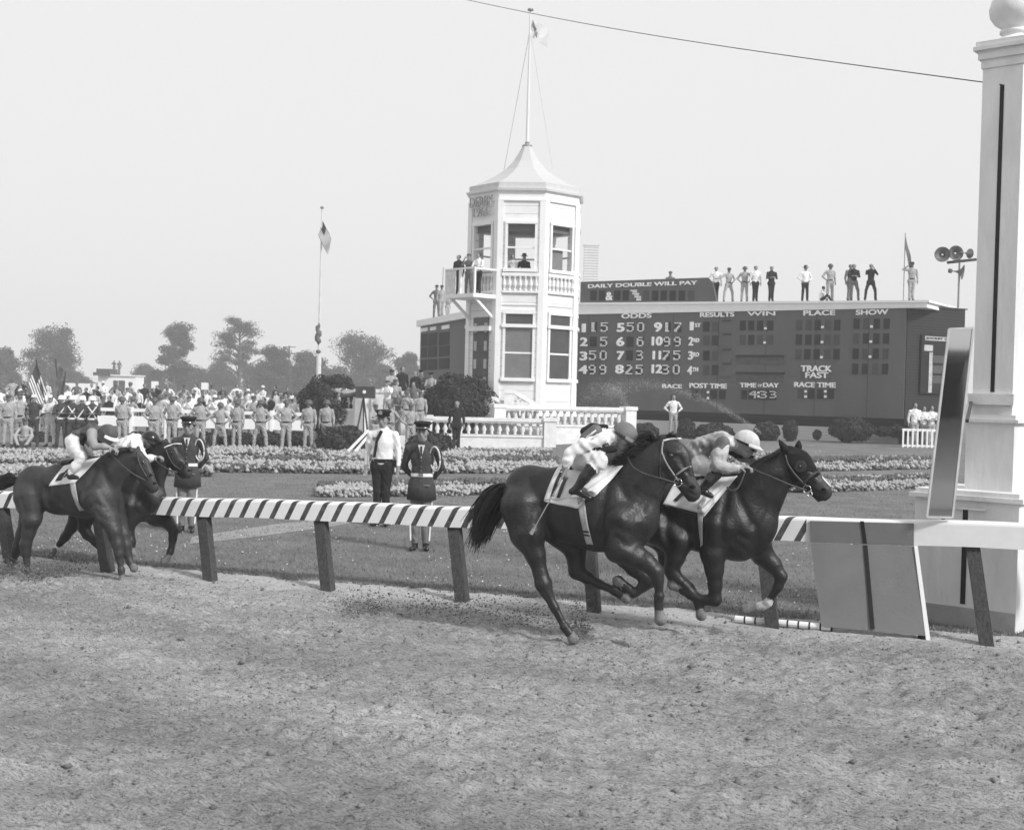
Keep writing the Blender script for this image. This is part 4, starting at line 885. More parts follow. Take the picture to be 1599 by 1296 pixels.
def face(fr, root, tree, eye, nost, er=9, w=-.1):
    for (x, y), r, nm, m in ((eye, er, 'eye', EYE), (nost, er * 1.15, 'nostril', NOS)):
        for side in (-1, 1):
            p = Vector(fr(x, y, -.08)); hit = tree.ray_cast(Vector((p.x, side * .6, p.z)), Vector((0, -side, 0)))
            if hit[0] is None: continue
            B = MB(); R_ = fr.R(x, y, r, -.08); c = hit[0]; q = Vector((c.x, c.y - side * R_ * .35, c.z))
            if nm == 'eye': B.lathe((0, 0, 0), [(R_ * math.sin(a), -R_ * math.cos(a)) for a in (.1, .5, 1, 1.57, 2.1, 2.6, 3.04)], 10)
            else: B.lathe((0, 0, 0), [(R_ * math.sin(a), -R_ * .6 * math.cos(a)) for a in (.1, .5, 1, 1.57, 2.1, 2.6, 3.04)], 10)
            B.build(nm, m, root, smooth=True, loc=q)
face(f1, h1, tree1, (1127, 297), (1232, 455), 15)
def onbody(fr, tree, pts, off=.008, side=-1, w=-.1):
    out = []
    for x, y in pts:
        p = Vector(fr(x, y, w)); hit = tree.ray_cast(Vector((p.x, side * .9, p.z)), Vector((0, -side, 0)))
        yy = hit[0].y + side * off if hit[0] is not None else (out[-1].y if out else w); out.append(Vector((p.x, yy, p.z)))
    return out
def strap2(fr, root, tree, name, pts, r, m, off=.006, side=-1, flatw=None):
    P = []
    for (x0, y0), (x1, y1) in zip(pts[:-1], pts[1:]):
        for k in range(5): P.append((x0 + (x1 - x0) * k / 5, y0 + (y1 - y0) * k / 5))
    P.append(pts[-1]); Z = onbody(fr, tree, P, off, side)
    for _ in range(2):
        for i in range(1, len(Z) - 1): Z[i] = (Z[i - 1] + Z[i] * 2 + Z[i + 1]) / 4
    b = MB(); b.tube(Z, r, 6); return b.build(name, m, root, smooth=True)
for side in (-1, 1):
    strap2(f1, h1, tree1, 'bridle_strap', [(1082, 225), (1076, 280), (1105, 345), (1148, 410), (1160, 425)], .009, LEATHP, side=side)
    strap2(f1, h1, tree1, 'noseband', [(1225, 352), (1190, 365), (1150, 395)], .009, LEATHP, side=side)
    strap2(f1, h1, tree1, 'browband', [(1082, 222), (1120, 212), (1165, 212)], .009, CLOTHW, side=side)
    strap2(f1, h1, tree1, 'throat_strap', [(1078, 240), (1070, 320), (1065, 400), (1080, 420)], .006, LEATH, side=side)
def ringo(fr, root, x, y, R_, w, m=BIT):
    b = MB(); c = Vector(fr(x, y, w)); b.tube([c + Vector((R_ * math.cos(a), 0, R_ * math.sin(a))) for a in [i * math.pi / 8 for i in range(17)]], .005, 6); return b.build('bit_ring', m, root, smooth=True)
for side in (-1, 1): p = onbody(f1, tree1, [(1162, 432)], .012, side)[0]; ringo(f1, h1, 1162, 432, .035, p.y)
strap(f1, h1, 'rein', [(1160, 438, -.13), (1090, 415, -.17), (1010, 395, -.2), (950, 370, -.2), (922, 340, -.16), (905, 300, -.1)], -.1, .008, LEATH)
strap(f1, h1, 'rein', [(1160, 438, .13), (1090, 400, .17), (980, 330, .15), (905, 295, .08)], .1, .008, LEATH)
# cloth, girth, saddle
sc1 = drape(f1, h1, 'saddle_cloth', [(522, 345), (860, 352), (735, 505), (470, 528)], tree1, CLOTHW, side=-1)
drape(f1, h1, 'saddle_cloth_lower', [(470, 524), (700, 500), (650, 566), (472, 532)], tree1, CLOTHW, side=-1, nu=14, nv=4)
NUM = mat('number_dark', .03, rough=.8, var=.3)
drape(f1, sc1, 'number', [(536, 385), (552, 387), (523, 505), (505, 505)], tree1, NUM, off=.022, nu=3, nv=10, side=-1, thick=.003)
drape(f1, sc1, 'number', [(570, 402), (588, 404), (556, 512), (538, 512)], tree1, NUM, off=.024, nu=3, nv=10, side=-1, thick=.003)
drape(f1, h1, 'girth', [(642, 500), (682, 520), (716, 755), (682, 750)], tree1, GIRTH, off=.016, nu=4, nv=16, side=-1)
drape(f1, h1, 'girth_buckle', [(672, 678), (702, 680), (706, 690), (674, 688)], tree1, SADD, off=.026, nu=3, nv=2, side=-1)
drape(f1, h1, 'girth_buckle', [(674, 698), (706, 700), (708, 708), (676, 706)], tree1, SADD, off=.026, nu=3, nv=2, side=-1)
B_ = Body(.012, .03); CH(f1, B_, [(600, 352, 26), (690, 372, 30), (790, 372, 26), (850, 345, 20)], 0, ((0, 1, 0), 1.8)); link('saddle', B_.mesh('saddle', 2), SADD, h1, smooth=True)
drape(f1, h1, 'cloth_flap', [(745, 365), (862, 350), (748, 498), (655, 455)], tree1, CLOTHW, off=.035, wob=.022, side=-1, nu=16, nv=14, thick=.008)
# ---- second horse, hooded
Z2 = (980, 630, 3.6)
f2 = Frame(org(1085, 992), HRZ, *Z2)
body2 = [([(30, 560, 140), (250, 600, 165), (440, 640, 190), (620, 675, 200), (700, 660, 140)], .62), ([(300, 500, 80), (500, 500, 95), (590, 470, 72)], .6),
         ([(650, 570, 170), (740, 490, 138), (815, 400, 100), (885, 325, 75)], .5), ([(30, 620, 120), (80, 700, 95)], 1.0)]
legs2 = [
 dict(w=wN, p=[(90, 640, 120, -.06), (280, 770, 88, -.1), (268, 860, 55, wN), (246, 930, 42, wN), (262, 968, 38, wN), (320, 1020, 27, wN), (368, 1068, 24, wN)], q=[(388, 1095, 29), (396, 1125, 24), (404, 1150, 27)], h=(410, 1172, 33, 8, 36)),
 dict(w=wF, p=[(60, 640, 120, .06), (220, 770, 80, .1), (225, 850, 52, wF), (215, 910, 40, wF), (260, 960, 33, wF), (330, 1010, 25, wF)], q=[(350, 1030, 27), (365, 1050, 23)], h=(385, 1075, 29, 14, 28)),
 dict(w=wN, p=[(520, 700, 130, -.08), (480, 840, 72, wN), (487, 930, 52, wN), (492, 1020, 38, wN), (492, 1105, 34, wN), (440, 1104, 25, wN), (380, 1088, 22, wN)], q=[(352, 1076, 28), (330, 1060, 24), (310, 1050, 26)], h=(275, 1028, 34, -44, -20)),
 dict(w=wF, p=[(690, 720, 120, .07), (760, 850, 62, wF), (815, 905, 48, wF), (862, 972, 34, wF), (845, 1030, 26, wF), (805, 1095, 23, wF)], q=[(788, 1120, 29), (765, 1135, 25), (740, 1140, 27)], h=(690, 1152, 31, -58, 10), sock=1),
]
head2 = [([(900, 312, 72), (945, 345, 84), (960, 375, 84)], .5, .03), ([(965, 380, 80), (1025, 430, 64), (1085, 480, 47)], .56, .03), ([(1085, 480, 48), (1108, 496, 41), (1116, 506, 30)], .78, .02), ([(1120, 508, 23), (1108, 532, 18)], 1.2, .015), ([(1050, 490, 34), (1075, 538, 18)], .7, .02), ([(930, 400, 56), (920, 420, 46)], .45, .03)]
h2, hb2 = make_horse('racehorse', f2, 'leading near-black racehorse with dark hood and blinkers, white stripe on its nose', body2, legs2, head2, COAT2, T=lambda x, y: (590 + (x - 835) * 1.05, 470 + (y - 400) * 1.05), grv=[([(1000, 460), (1040, 500), (1070, 520)], .012, 9), ([(1135, 518), (1100, 522), (1070, 508)], .010, 6), ([(1100, 478), (1108, 490)], -.010, 14), ([(1010, 400), (1060, 450)], -.008, 12)])
tree2 = bvh_of(hb2)
HOODM = mat('hood_cloth', .008, rough=.85, var=.3, scale=10, bump=.003); RINGM = mat('blinker_ring', .035, rough=.7, var=.3, scale=15)
for bs, tp, w in (((893, 270), (850, 203), -.05), ((958, 262), (965, 206), .05)): ear(f2, h2, bs, tp, 20, w, HOODM)
# hood: a shell a little proud of the head
B_ = Body(.010, .02)
for pts, fl, k in head2[:1]: CH(f2, B_, [(x, y, r + 5) for x, y, r in pts], 0, ((0, 1, 0), fl * 1.04), k)
CH(f2, B_, [(960, 370, 80), (1015, 395, 58)], 0, ((0, 1, 0), .6), .03); hood = link('hood', B_.mesh('hood', 2), HOODM, h2, smooth=True); treeH = bvh_of(hood)
for side in (-1, 1):
    p = onbody(f2, treeH, [(970, 355)], .0, side)[0]; B = MB(); R_ = f2.R(970, 355, 34, -.1)
    B.tube([p + Vector((0, -side * .01, 0)), p + Vector((0, side * .02, 0))], [R_, R_ * .9], 20); cup = B.build('blinker_cup', RINGM, hood)
    B = MB(); B.lathe((0, 0, 0), [(.018 * math.sin(a), -.018 * math.cos(a)) for a in (.1, .6, 1.2, 1.57, 2, 2.6, 3.04)], 10); B.build('eye', EYE, h2, smooth=True, loc=p + Vector((0, side * .018, 0)))
    p = onbody(f2, treeH, [(930, 275)], .006, side)[0]; B = MB(); B.box(p.x - .05, p.x + .05, p.y - .004, p.y + .004, p.z - .015, p.z + .02); B.build('hood_patch', RINGM, hood)
    strap2(f2, h2, tree2, 'bridle_strap', [(885, 290), (900, 345), (940, 400), (990, 455), (1010, 470)], .010, LEATH, off=.016, side=side)
    strap2(f2, h2, tree2, 'noseband', [(1080, 392), (1040, 400), (1005, 430), (990, 450)], .013, LEATH, off=.012, side=side)
    p = onbody(f2, tree2, [(1008, 482)], .016, side)[0]; ringo(f2, h2, 1008, 482, .036, p.y); ringo(f2, h2, 1024, 508, .022, p.y)
    p = onbody(f2, tree2, [(1103, 485)], .0, side)[0]
    B = MB(); B.lathe((0, 0, 0), [(.022 * math.sin(a), -.015 * math.cos(a)) for a in (.1, .6, 1.2, 1.57, 2, 2.6, 3.04)], 10); B.build('nostril', NOS, h2, smooth=True, loc=p)
B_ = MB(); B_.tube([Vector(f2(x, y, 0)) for x, y in ((1072, 392), (1095, 418), (1120, 445), (1140, 468))], [.004, .012, .012, .006], 6); B_.build('white_stripe', CLOTHW, h2)
hairs(f2, h2, 'mane', [[(890, 275), (860, 275), (845, 290)], [(850, 300), (815, 290), (790, 305)], [(800, 345), (770, 330), (750, 345)], [(750, 385), (720, 375), (700, 400)]], 240, .006, HAIR, 9, 12, ws=.05)
strap(f2, h2, 'rein', [(1005, 488, -.13), (930, 465, -.17), (860, 435, -.2), (790, 405, -.2), (735, 385, -.18), (705, 368, -.16)], -.1, .010, LEATH)
strap(f2, h2, 'rein', [(1005, 488, .13), (900, 500, .16), (780, 420, .18), (700, 365, .1)], .1, .010, LEATH)
strap(f2, h2, 'rein', [(660, 380, -.22), (640, 440, -.26), (615, 485, -.29), (580, 495, -.3), (560, 470, -.28)], .1, .009, LEATH)
drape(f2, h2, 'saddle_cloth', [(250, 440), (600, 415), (400, 620), (188, 570)], tree2, CLOTHW, side=-1)
drape(f2, h2, 'number', [(318, 500), (300, 490), (250, 545), (268, 556)], tree2, NUM, off=.022, nu=3, nv=6, side=-1, thick=.003)
drape(f2, h2, 'cloth_edge', [(188, 562), (385, 622), (385, 642), (192, 580)], tree2, NUM, off=.008, nu=14, nv=3, side=-1)
drape(f2, h2, 'cloth_flap', [(480, 440), (602, 412), (425, 645), (395, 570)], tree2, CLOTHW, off=.035, wob=.022, side=-1, nu=16, nv=14, thick=.008)
drape(f2, h2, 'girth', [(384, 580), (418, 590), (415, 800), (400, 815)], tree2, GIRTH, off=.016, nu=4, nv=16, side=-1)
B_ = Body(.012, .03); CH(f2, B_, [(330, 430, 26), (430, 440, 30), (540, 430, 26)], 0, ((0, 1, 0), 1.8)); link('saddle', B_.mesh('saddle', 2), SADD, h2, smooth=True)
hairs(f2, h2, 'tail', [[(-105, 520), (-160, 540), (-200, 600), (-215, 680)], [(-105, 560), (-140, 600), (-160, 680), (-170, 740)]], 120, .008, HAIR, 12, 5, ws=.05)
# ---- third horse (left, near)
Z3 = (0, 630, 4.32)
f3 = Frame(org(150, 900), HRZ, *Z3)
body3 = [([(235, 555, 138), (400, 590, 150), (560, 595, 166), (675, 590, 150), (705, 600, 110)], .62), ([(400, 480, 70), (560, 440, 75), (640, 420, 60)], .6),
         ([(680, 505, 138), (780, 430, 104), (850, 388, 82), (905, 375, 68)], .5), ([(215, 600, 118), (205, 680, 95)], 1.0)]
legs3 = [
 dict(w=wN, p=[(205, 640, 110, -.07), (215, 780, 62, wN), (195, 870, 42, wN), (172, 950, 38, wN), (176, 1000, 30, wN), (182, 1080, 22, wN)], q=[(185, 1125, 26), (190, 1150, 22), (196, 1165, 24)], h=(202, 1185, 28, 8, 22)),
 dict(w=wF, p=[(230, 640, 105, .07), (190, 790, 58, wF), (150, 880, 40, wF), (122, 960, 34, wF), (105, 1010, 27, wF), (75, 1075, 22, wF)], q=[(60, 1110, 25), (48, 1130, 22)], h=(36, 1150, 27, -10, 20)),
 dict(w=wN, p=[(655, 640, 112, -.08), (725, 770, 66, wN), (772, 860, 47, wN), (792, 950, 37, wN), (802, 1010, 30, wN), (812, 1080, 23, wN)], q=[(818, 1120, 27), (820, 1145, 23)], h=(822, 1175, 27, 2, 30)),
 dict(w=wF, p=[(745, 660, 98, .07), (795, 780, 60, wF), (832, 880, 42, wF), (848, 960, 38, wF), (856, 1010, 30, wF), (872, 1050, 26, wF)], q=[(880, 1072, 28), (888, 1085, 25)], h=(896, 1103, 30, 14, 14)),
]
head3 = [([(915, 378, 70), (945, 420, 74)], .5, .03), ([(950, 430, 72), (985, 490, 58), (1020, 545, 42)], .56, .03), ([(1020, 545, 43), (1035, 568, 38)], .75, .02), ([(990, 540, 32), (1018, 590, 16)], .7, .02)]
h3, hb3 = make_horse('racehorse', f3, 'brown racehorse at the left edge with pale girth and marked white saddle cloth', body3, legs3, head3, COAT3, T=lambda x, y: (640 + (x - 835) * .95, 420 + (y - 400) * 1.02))
tree3 = bvh_of(hb3)
for bs, tp, w in (((895, 330), (870, 290), -.05), ((930, 325), (935, 285), .05)): ear(f3, h3, bs, tp, 17, w, COAT3)
face(f3, h3, tree3, (955, 400), (1022, 540), 12)
hairs(f3, h3, 'tail', [[(110, 500), (60, 470), (0, 500), (-90, 540)], [(105, 520), (60, 510), (0, 530), (-90, 570)], [(105, 540), (60, 545), (0, 560), (-80, 600)]], 260, .009, HAIR, 14, 21, ws=.05)
hairs(f3, h3, 'mane', [[(900, 305), (870, 310), (850, 330)], [(840, 325), (800, 320), (780, 340)], [(770, 350), (740, 345), (720, 360)], [(710, 385), (680, 370), (660, 380)]], 220, .007, HAIR, 10, 22, ws=.05)
drape(f3, h3, 'saddle_cloth', [(350, 425), (590, 365), (470, 540), (290, 562)], tree3, CLOTHW, side=-1)
for q in ([(385, 450), (440, 420), (430, 445), (372, 478)], [(345, 480), (385, 462), (372, 520), (335, 525)], [(395, 470), (445, 455), (425, 480), (385, 505)]): drape(f3, h3, 'number', q, tree3, NUM, off=.022, nu=5, nv=4, side=-1, thick=.003)
drape(f3, h3, 'girth', [(436, 540), (470, 535), (516, 728), (486, 732)], tree3, GIRTH, off=.016, nu=4, nv=16, side=-1)
for side in (-1, 1):
    strap2(f3, h3, tree3, 'bridle_strap', [(905, 330), (925, 400), (960, 470), (985, 515)], .009, LEATH, side=side); strap2(f3, h3, tree3, 'noseband', [(1015, 470), (985, 490), (965, 515)], .009, LEATH, side=side)
strap(f3, h3, 'rein', [(985, 520, -.12), (900, 480, -.2), (800, 400, -.2), (740, 330, -.12)], -.1, .009, LEATH)
strap(f3, h3, 'rein', [(985, 520, .12), (900, 470, .2), (800, 390, .2), (740, 325, .1)], .1, .009, LEATH)
B_ = Body(.012, .03); CH(f3, B_, [(440, 400, 24), (520, 395, 28), (600, 370, 22)], 0, ((0, 1, 0), 1.8)); link('saddle', B_.mesh('saddle', 2), SADD, h3, smooth=True)
# ---- fourth horse (behind the third)
f4 = Frame(org(210, 888), HRZ, *Z3)
body4 = [([(560, 590, 125), (760, 620, 150), (900, 620, 165), (980, 630, 150), (1000, 630, 120)], .62),
         ([(960, 540, 138), (1020, 440, 112), (1060, 370, 88), (1095, 320, 68)], .5), ([(545, 630, 105), (560, 690, 90)], 1.0)]
legs4 = [
 dict(w=wN, p=[(560, 650, 95, -.07), (580, 770, 55, wN), (568, 840, 38, wN), (590, 885, 33, wN), (640, 930, 26, wN), (685, 985, 22, wN)], q=[(700, 1015, 25), (706, 1040, 22)], h=(712, 1070, 27, 6, 28)),
 dict(w=wF, p=[(540, 650, 90, .07), (520, 770, 52, wF), (480, 840, 36, wF), (440, 900, 30, wF), (400, 950, 22, wF)], q=[(380, 975, 24)], h=(360, 1000, 26, -12, 22)),
 dict(w=wN, p=[(900, 700, 110, -.08), (850, 820, 58, wN), (862, 880, 42, wN), (880, 930, 33, wN), (888, 960, 26, wN)], q=[(892, 975, 26)], h=(894, 998, 26, 2, 26)),
 dict(w=wF, p=[(980, 690, 105, .07), (1070, 770, 60, wF), (1130, 795, 46, wF), (1170, 850, 35, wF), (1166, 910, 26, wF), (1158, 965, 22, wF)], q=[(1152, 992, 26), (1142, 1012, 22)], h=(1124, 1045, 30, -26, 36)),
]
head4 = [([(1100, 312, 62), (1140, 335, 66)], .5, .03), ([(1145, 345, 66), (1195, 405, 54), (1245, 455, 38)], .56, .03), ([(1245, 455, 39), (1265, 475, 35)], .75, .02), ([(1210, 460, 30), (1238, 500, 15)], .7, .02)]
h4, hb4 = make_horse('racehorse', f4, 'dark racehorse galloping half hidden behind the brown horse at the left edge', body4, legs4, head4, COAT4, T=lambda x, y: (960 + (x - 835) * .95, 440 + (y - 400) * 1.02))
tree4 = bvh_of(hb4)
for bs, tp, w in (((1085, 265), (1060, 240), -.05), ((1120, 262), (1118, 235), .05)): ear(f4, h4, bs, tp, 15, w, COAT4)
face(f4, h4, tree4, (1150, 335), (1255, 455), 10)
for side in (-1, 1):
    strap2(f4, h4, tree4, 'bridle_strap', [(1095, 300), (1110, 290), (1150, 272), (1185, 275)], .008, CLOTHW, side=side); strap2(f4, h4, tree4, 'noseband', [(1265, 400), (1230, 420), (1205, 450), (1190, 470)], .008, LEATH, side=side)
    strap2(f4, h4, tree4, 'cheek_strap', [(1105, 305), (1130, 370), (1165, 420), (1205, 455)], .008, LEATH, side=side)
strap(f4, h4, 'rein', [(1200, 465, -.12), (1140, 450, -.2), (1060, 400, -.2), (1000, 340, -.1)], -.1, .009, LEATH)
hairs(f4, h4, 'mane', [[(1085, 260), (1060, 262), (1050, 280)], [(1050, 300), (1020, 300), (1005, 320)], [(1000, 360), (970, 350), (960, 370)]], 150, .006, HAIR, 9, 32, ws=.05)
hairs(f4, h4, 'tail', [[(440, 560), (400, 560), (360, 600), (350, 660)], [(440, 580), (420, 600), (390, 660), (380, 700)]], 120, .008, HAIR, 12, 35, ws=.05)
# ---------------------------------------------------------------- people
SKIN = mat('skin', .25, rough=.6, var=.12, scale=14, bump=.002); SKIND = mat('skin_shaded', .15, rough=.6, var=.2, scale=14)
SILKW = mat('silk_white', .74, rough=.5, var=.06, scale=8, bump=.01, bscale=16); BREECH = mat('breeches', .62, rough=.8, var=.06, scale=8, bump=.008, bscale=18)
BOOT = mat('boot_black', .012, rough=.25, var=.4, spec=.5); DARKC = mat('dark_cloth', .016, rough=.85, var=.3, scale=10, bump=.006, bscale=20); NAVY = mat('uniform_dark', .05, rough=.85, var=.2, scale=10, bump=.008, bscale=18)
KHAKI = mat('khaki_cloth', .36, rough=.9, var=.22, scale=7, bump=.012, bscale=16); KHAKI2 = mat('khaki_trousers', .33, rough=.9, var=.25, scale=7, bump=.012, bscale=16); GREYC = mat('grey_cloth', .14, rough=.9, var=.2, scale=8, bump=.01, bscale=16)
SHIRT = mat('white_shirt', .76, rough=.85, var=.05, scale=6, bump=.014, bscale=13); HAIRM = mat('hair_dark', .02, rough=.6, var=.3, scale=30); HELM = mat('steel_helmet', .085, rough=.55, var=.3, scale=10)
CAPG = mat('cap_grey', .15, rough=.75, var=.15, scale=8, bump=.004); CAPL = mat('cap_pale', .50, rough=.6, var=.18, scale=10, bump=.012, bscale=18); SILK2 = mat('silk_pale_grey', .40, rough=.55, var=.3, scale=7, bump=.014, bscale=18)
PLAID = mat('silk_grey', .13, rough=.6, var=.4, scale=7, bump=.01, bscale=16); STRAWM = mat('pale_cloth', .6, rough=.9, var=.1, scale=8)
V3 = lambda *a: np.array(a, float)
def nrm(v): v = np.array(v, float); return v / max(np.linalg.norm(v), 1e-9)
def head(B, c, fwd, up, s=1.0, m=0, ears=True, mh=None):
    c = np.array(c, float); f = nrm(fwd); sd = nrm(np.cross(up, f)); u = np.cross(f, sd)
    p = lambda a, b, d=0: c + (f * a + u * b + sd * d) * s
    B.cap(p(-.022, .025), p(.012, .03), .088 * s, .084 * s, m if mh is None else mh, (sd, .86), k=.02)
    B.cap(p(.025, .0), p(.042, -.055), .070 * s, .050 * s, m, (sd, .9), k=.02)
    B.cap(p(.045, -.085, -.012), p(.045, -.085, .012), .030 * s, None, m, k=.02)
    B.cap(p(.092, .022), p(.112, -.02), .011 * s, .016 * s, m, k=.012)
    for q in (-1, 1):
        B.cap(p(.078, .036, q * .012), p(.070, .034, q * .045), .014 * s, .012 * s, m, k=.012)
        B.cap(p(.103, .012, q * .032), p(.100, .010, q * .034), .013 * s, .013 * s, m, k=.010, sub=True)
        B.cap(p(.060, -.018, q * .045), p(.05, -.03, q * .05), .022 * s, .018 * s, m, k=.02)
        if ears: B.cap(p(-.012, .018, q * .080), p(-.006, -.025, q * .076), .017 * s, .011 * s, m, (sd, .4), k=.008)
    B.cap(p(.088, -.046, -.016), p(.088, -.046, .016), .011 * s, None, m, k=.008); B.cap(p(.085, -.060, -.012), p(.085, -.060, .012), .011 * s, None, m, k=.008)
def hand(B, w, d, n, curl=.5, s=1.0, m=0, thumb=1):
    w = np.array(w, float); d = nrm(d); n = nrm(np.array(n) - d * np.dot(n, d)); sd = np.cross(d, n)
    B.cap(w, w + d * .075 * s, .022 * s, .034 * s, m, (n, .5), k=.014)
    for i in range(4):
        b = w + d * (.088 - .006 * abs(i - 1.2)) * s + sd * (i - 1.5) * .019 * s; ln = (.9, 1.05, 1.0, .78)[i]; a = .15 + curl * .5; dd = d
        for j, L in enumerate((.042, .028, .022)):
            dd = d * math.cos(a) + n * math.sin(a); e = b + dd * L * ln * s; B.cap(b, e, (.0098 - .001 * j) * s, (.009 - .001 * j) * s, m, k=.004); b = e; a += .2 + curl * 1.1
    b = w + d * .025 * s + sd * thumb * -.026 * s; dd = nrm(d * .7 - sd * thumb * .7 + n * .3 * (1 + curl)); e = b + dd * .038 * s; B.cap(b, e, .013 * s, .011 * s, m, k=.008)
    dd2 = nrm(dd + n * curl * .9 + d * .3); B.cap(e, e + dd2 * .03 * s, .0105 * s, .008 * s, m, k=.004)
def Wd(*a): return np.array(a, float)
def folds(ms, amp=.0065):
    def f(X, M):
        x, y, z = X[:, 0], X[:, 1], X[:, 2]; wv = .35 * np.sin(x * 11 + z * 7) + .3 * np.sin(y * 13 + x * 5)
        h = np.sin((x * 1.3 + z * .9 + y * .6) * 38 + wv * 9) * .6 + np.sin((z * 1.2 - x * .8 + y) * 27 + wv * 11 + 1) * .5 + np.sin((x - z + y * .5) * 75 + wv * 16) * .3
        return np.where(np.isin(M, ms), h * amp, 0)
    return f
def jockey(fr, label, torso, legs, arms, hd, mats, hands, extra=None, vox=.0095, hs=1.0):
    root = empty('person', fr.o, fr.rz, label, 'jockey', 'jockeys riding crouched')
    B = Body(vox, .022)
    CH(fr, B, torso, 1, ((0, 1, 0), 1.32), .035)
    for L, m in arms: CH(fr, B, L, m, None, .02)
    for L, m in legs: CH(fr, B, L, m, None, .02)
    x, y, w, fx, fz = hd; c = fr(x, y, w); f = nrm((fx, -.12, fz)); up = nrm((-fz, 0, fx)) if fx > 0 else (0, 0, 1)
    head(B, c, f, up, hs, 0); nb = fr(*torso[-1][:2], 0); B.cap(c - nrm(up) * .05 - f * .02, nb, .052, .06, 0)
    for (a, b, w, n, cu) in hands:
        p = fr(*a, w); q = fr(*b, w); hand(B, p, q - p, n, cu, 1.0, 0)
    if extra: extra(B)
    me = B.mesh('body', 1, folds((1, 2))); bo = link('body', me, mats, root, smooth=True)
    return root, bo, c, f, np.array(up)
def dome(root, name, c, f, up, r, m, brim=.05, brimm=None, squash=.95, drop=0.0, ph=1.72, off=(-.012, .02), peakd=None):
    f = nrm(f); sd = nrm(np.cross(up, f)); u = np.cross(f, sd); c = np.array(c) + f * off[0] + u * off[1]; V = []; Fc = []; n, k = 20, 8
    for j in range(k + 1):
        a = ph * j / k
        for i in range(n):
            t = 2 * math.pi * i / n; V.append(c + f * (r * 1.08 * math.sin(a) * math.cos(t)) + sd * (r * .93 * math.sin(a) * math.sin(t)) + u * (r * squash * math.cos(a)))
    Fc = [(j * n + i, j * n + (i + 1) % n, (j + 1) * n + (i + 1) % n, (j + 1) * n + i) for j in range(k) for i in range(n)]
    b = MB(); b.add([tuple(v) for v in V], Fc); o = b.build(name, m, root, smooth=True)
    if brim:
        b = MB(); V = []
        for j in range(3):
            for i in range(9):
                t = -1.15 + 2.3 * i / 8; rr = r * (1.0 + j * brim / r / 2 * max(.15, math.cos(t))); V.append(c + f * rr * 1.08 * math.cos(t) + sd * rr * .93 * math.sin(t) + u * (r * squash * math.cos(ph) + .012 - j * .012))
        V += [v - u * .008 for v in V]; q = [(j * 9 + i, j * 9 + i + 1, (j + 1) * 9 + i + 1, (j + 1) * 9 + i) for j in range(2) for i in range(8)]; q += [(d + 27, cc + 27, bb + 27, a + 27) for a, bb, cc, d in q]
        b.add([tuple(v) for v in V], q); b.build('peak', brimm or m, o, smooth=True)
    return o
def torus_band(root, name, c, ax, r, t, m, f=None, ry=None, n=20, arc=(0, 6.2832)):
    ax = nrm(ax); a = nrm(np.cross(ax, f if f is not None else (0, 0.1, 1))); b_ = np.cross(ax, a); P = []
    for i in range(n + 1): w = arc[0] + (arc[1] - arc[0]) * i / n; P.append(Vector(c) + Vector(a) * r * math.cos(w) + Vector(b_) * (ry or r) * math.sin(w))
    b = MB(); b.tube(P, t, 6); return b.build(name, m, root, smooth=True)
J1 = [SKIN, SILKW, BREECH, BOOT, DARKC, GREYC]
jk1, jb1, c, f, u = jockey(f1, 'jockey in white and black silks and a plain grey cap on horse number 11',
    [(655, 300, 56), (715, 258, 48), (785, 222, 52), (835, 205, 38)],
    [([(660, 318, 50, -.09), (715, 318, 46, -.16), (765, 325, 42, -.2)], 2), ([(765, 330, 40, -.2), (722, 368, 32, -.24)], 2), ([(718, 372, 33, -.245), (688, 410, 29, -.27), (655, 455, 21, -.28)], 3), ([(640, 470, 20, -.28), (625, 478, 18, -.285)], 3), ([(650, 475, 20, -.28), (715, 512, 15, -.27)], 3),
     ([(680, 322, 48, .09), (770, 320, 44, .16), (850, 318, 40, .2)], 2), ([(850, 322, 36, .2), (800, 380, 28, .26), (760, 440, 20, .27)], 3), ([(760, 450, 18, .27), (800, 470, 14, .27)], 3)],
    [([(765, 212, 37, -.17), (690, 240, 33, -.23), (618, 283, 30, -.26)], 1), ([(618, 283, 29, -.26), (606, 320, 25, -.27), (600, 348, 17, -.27)], 1),
     ([(820, 215, 36, .16), (870, 280, 30, .2), (895, 300, 27, .18)], 1), ([(895, 300, 26, .18), (920, 262, 23, .13), (938, 240, 17, .1)], 1),
     ([(690, 262, 22, -.12), (770, 272, 20, -.15), (840, 262, 18, -.1)], 4), ([(690, 175, 24, .0), (730, 158, 26, .02), (800, 150, 12, .04)], 4)],
    (885, 205, 0, .86, -.5), J1, [((601, 352), (592, 385), -.27, (0, 1, 0), .9), ((940, 238), (962, 215), .1, (0, -.4, -1), .9)])
cap1 = dome(jk1, 'cap', c, f, u, .112, CAPG, brim=.055, off=(-.005, .035), ph=1.6)
torus_band(jk1, 'goggle_strap', c + u * .01, u, .098, .007, BOOT, f)
B_ = Body(.01, .02); CH(f1, B_, [(700, 212, 36, -.185), (745, 172, 34, -.17)], 0, None); ab = link('arm_band', B_.mesh('a', 1), PLAID, jk1, smooth=True)
b = MB(); 
for (x0, y0, x1, y1) in ((700, 205, 748, 168), (712, 225, 758, 188)): b.tube([Vector(f1(x0, y0, -.255)), Vector(f1((x0 + x1) / 2, (y0 + y1) / 2, -.262)), Vector(f1(x1, y1, -.25))], .009, 6)
b.build('arm_stripes', SILKW, ab)
b = MB(); b.tube([Vector(f1(603, 352, -.29)), Vector(f1(560, 440, -.32)), Vector(f1(430, 672, -.34))], [.009, .007, .004], 6); b.tube([Vector(f1(432, 668, -.34)), Vector(f1(418, 692, -.34))], [.016, .02], 6)
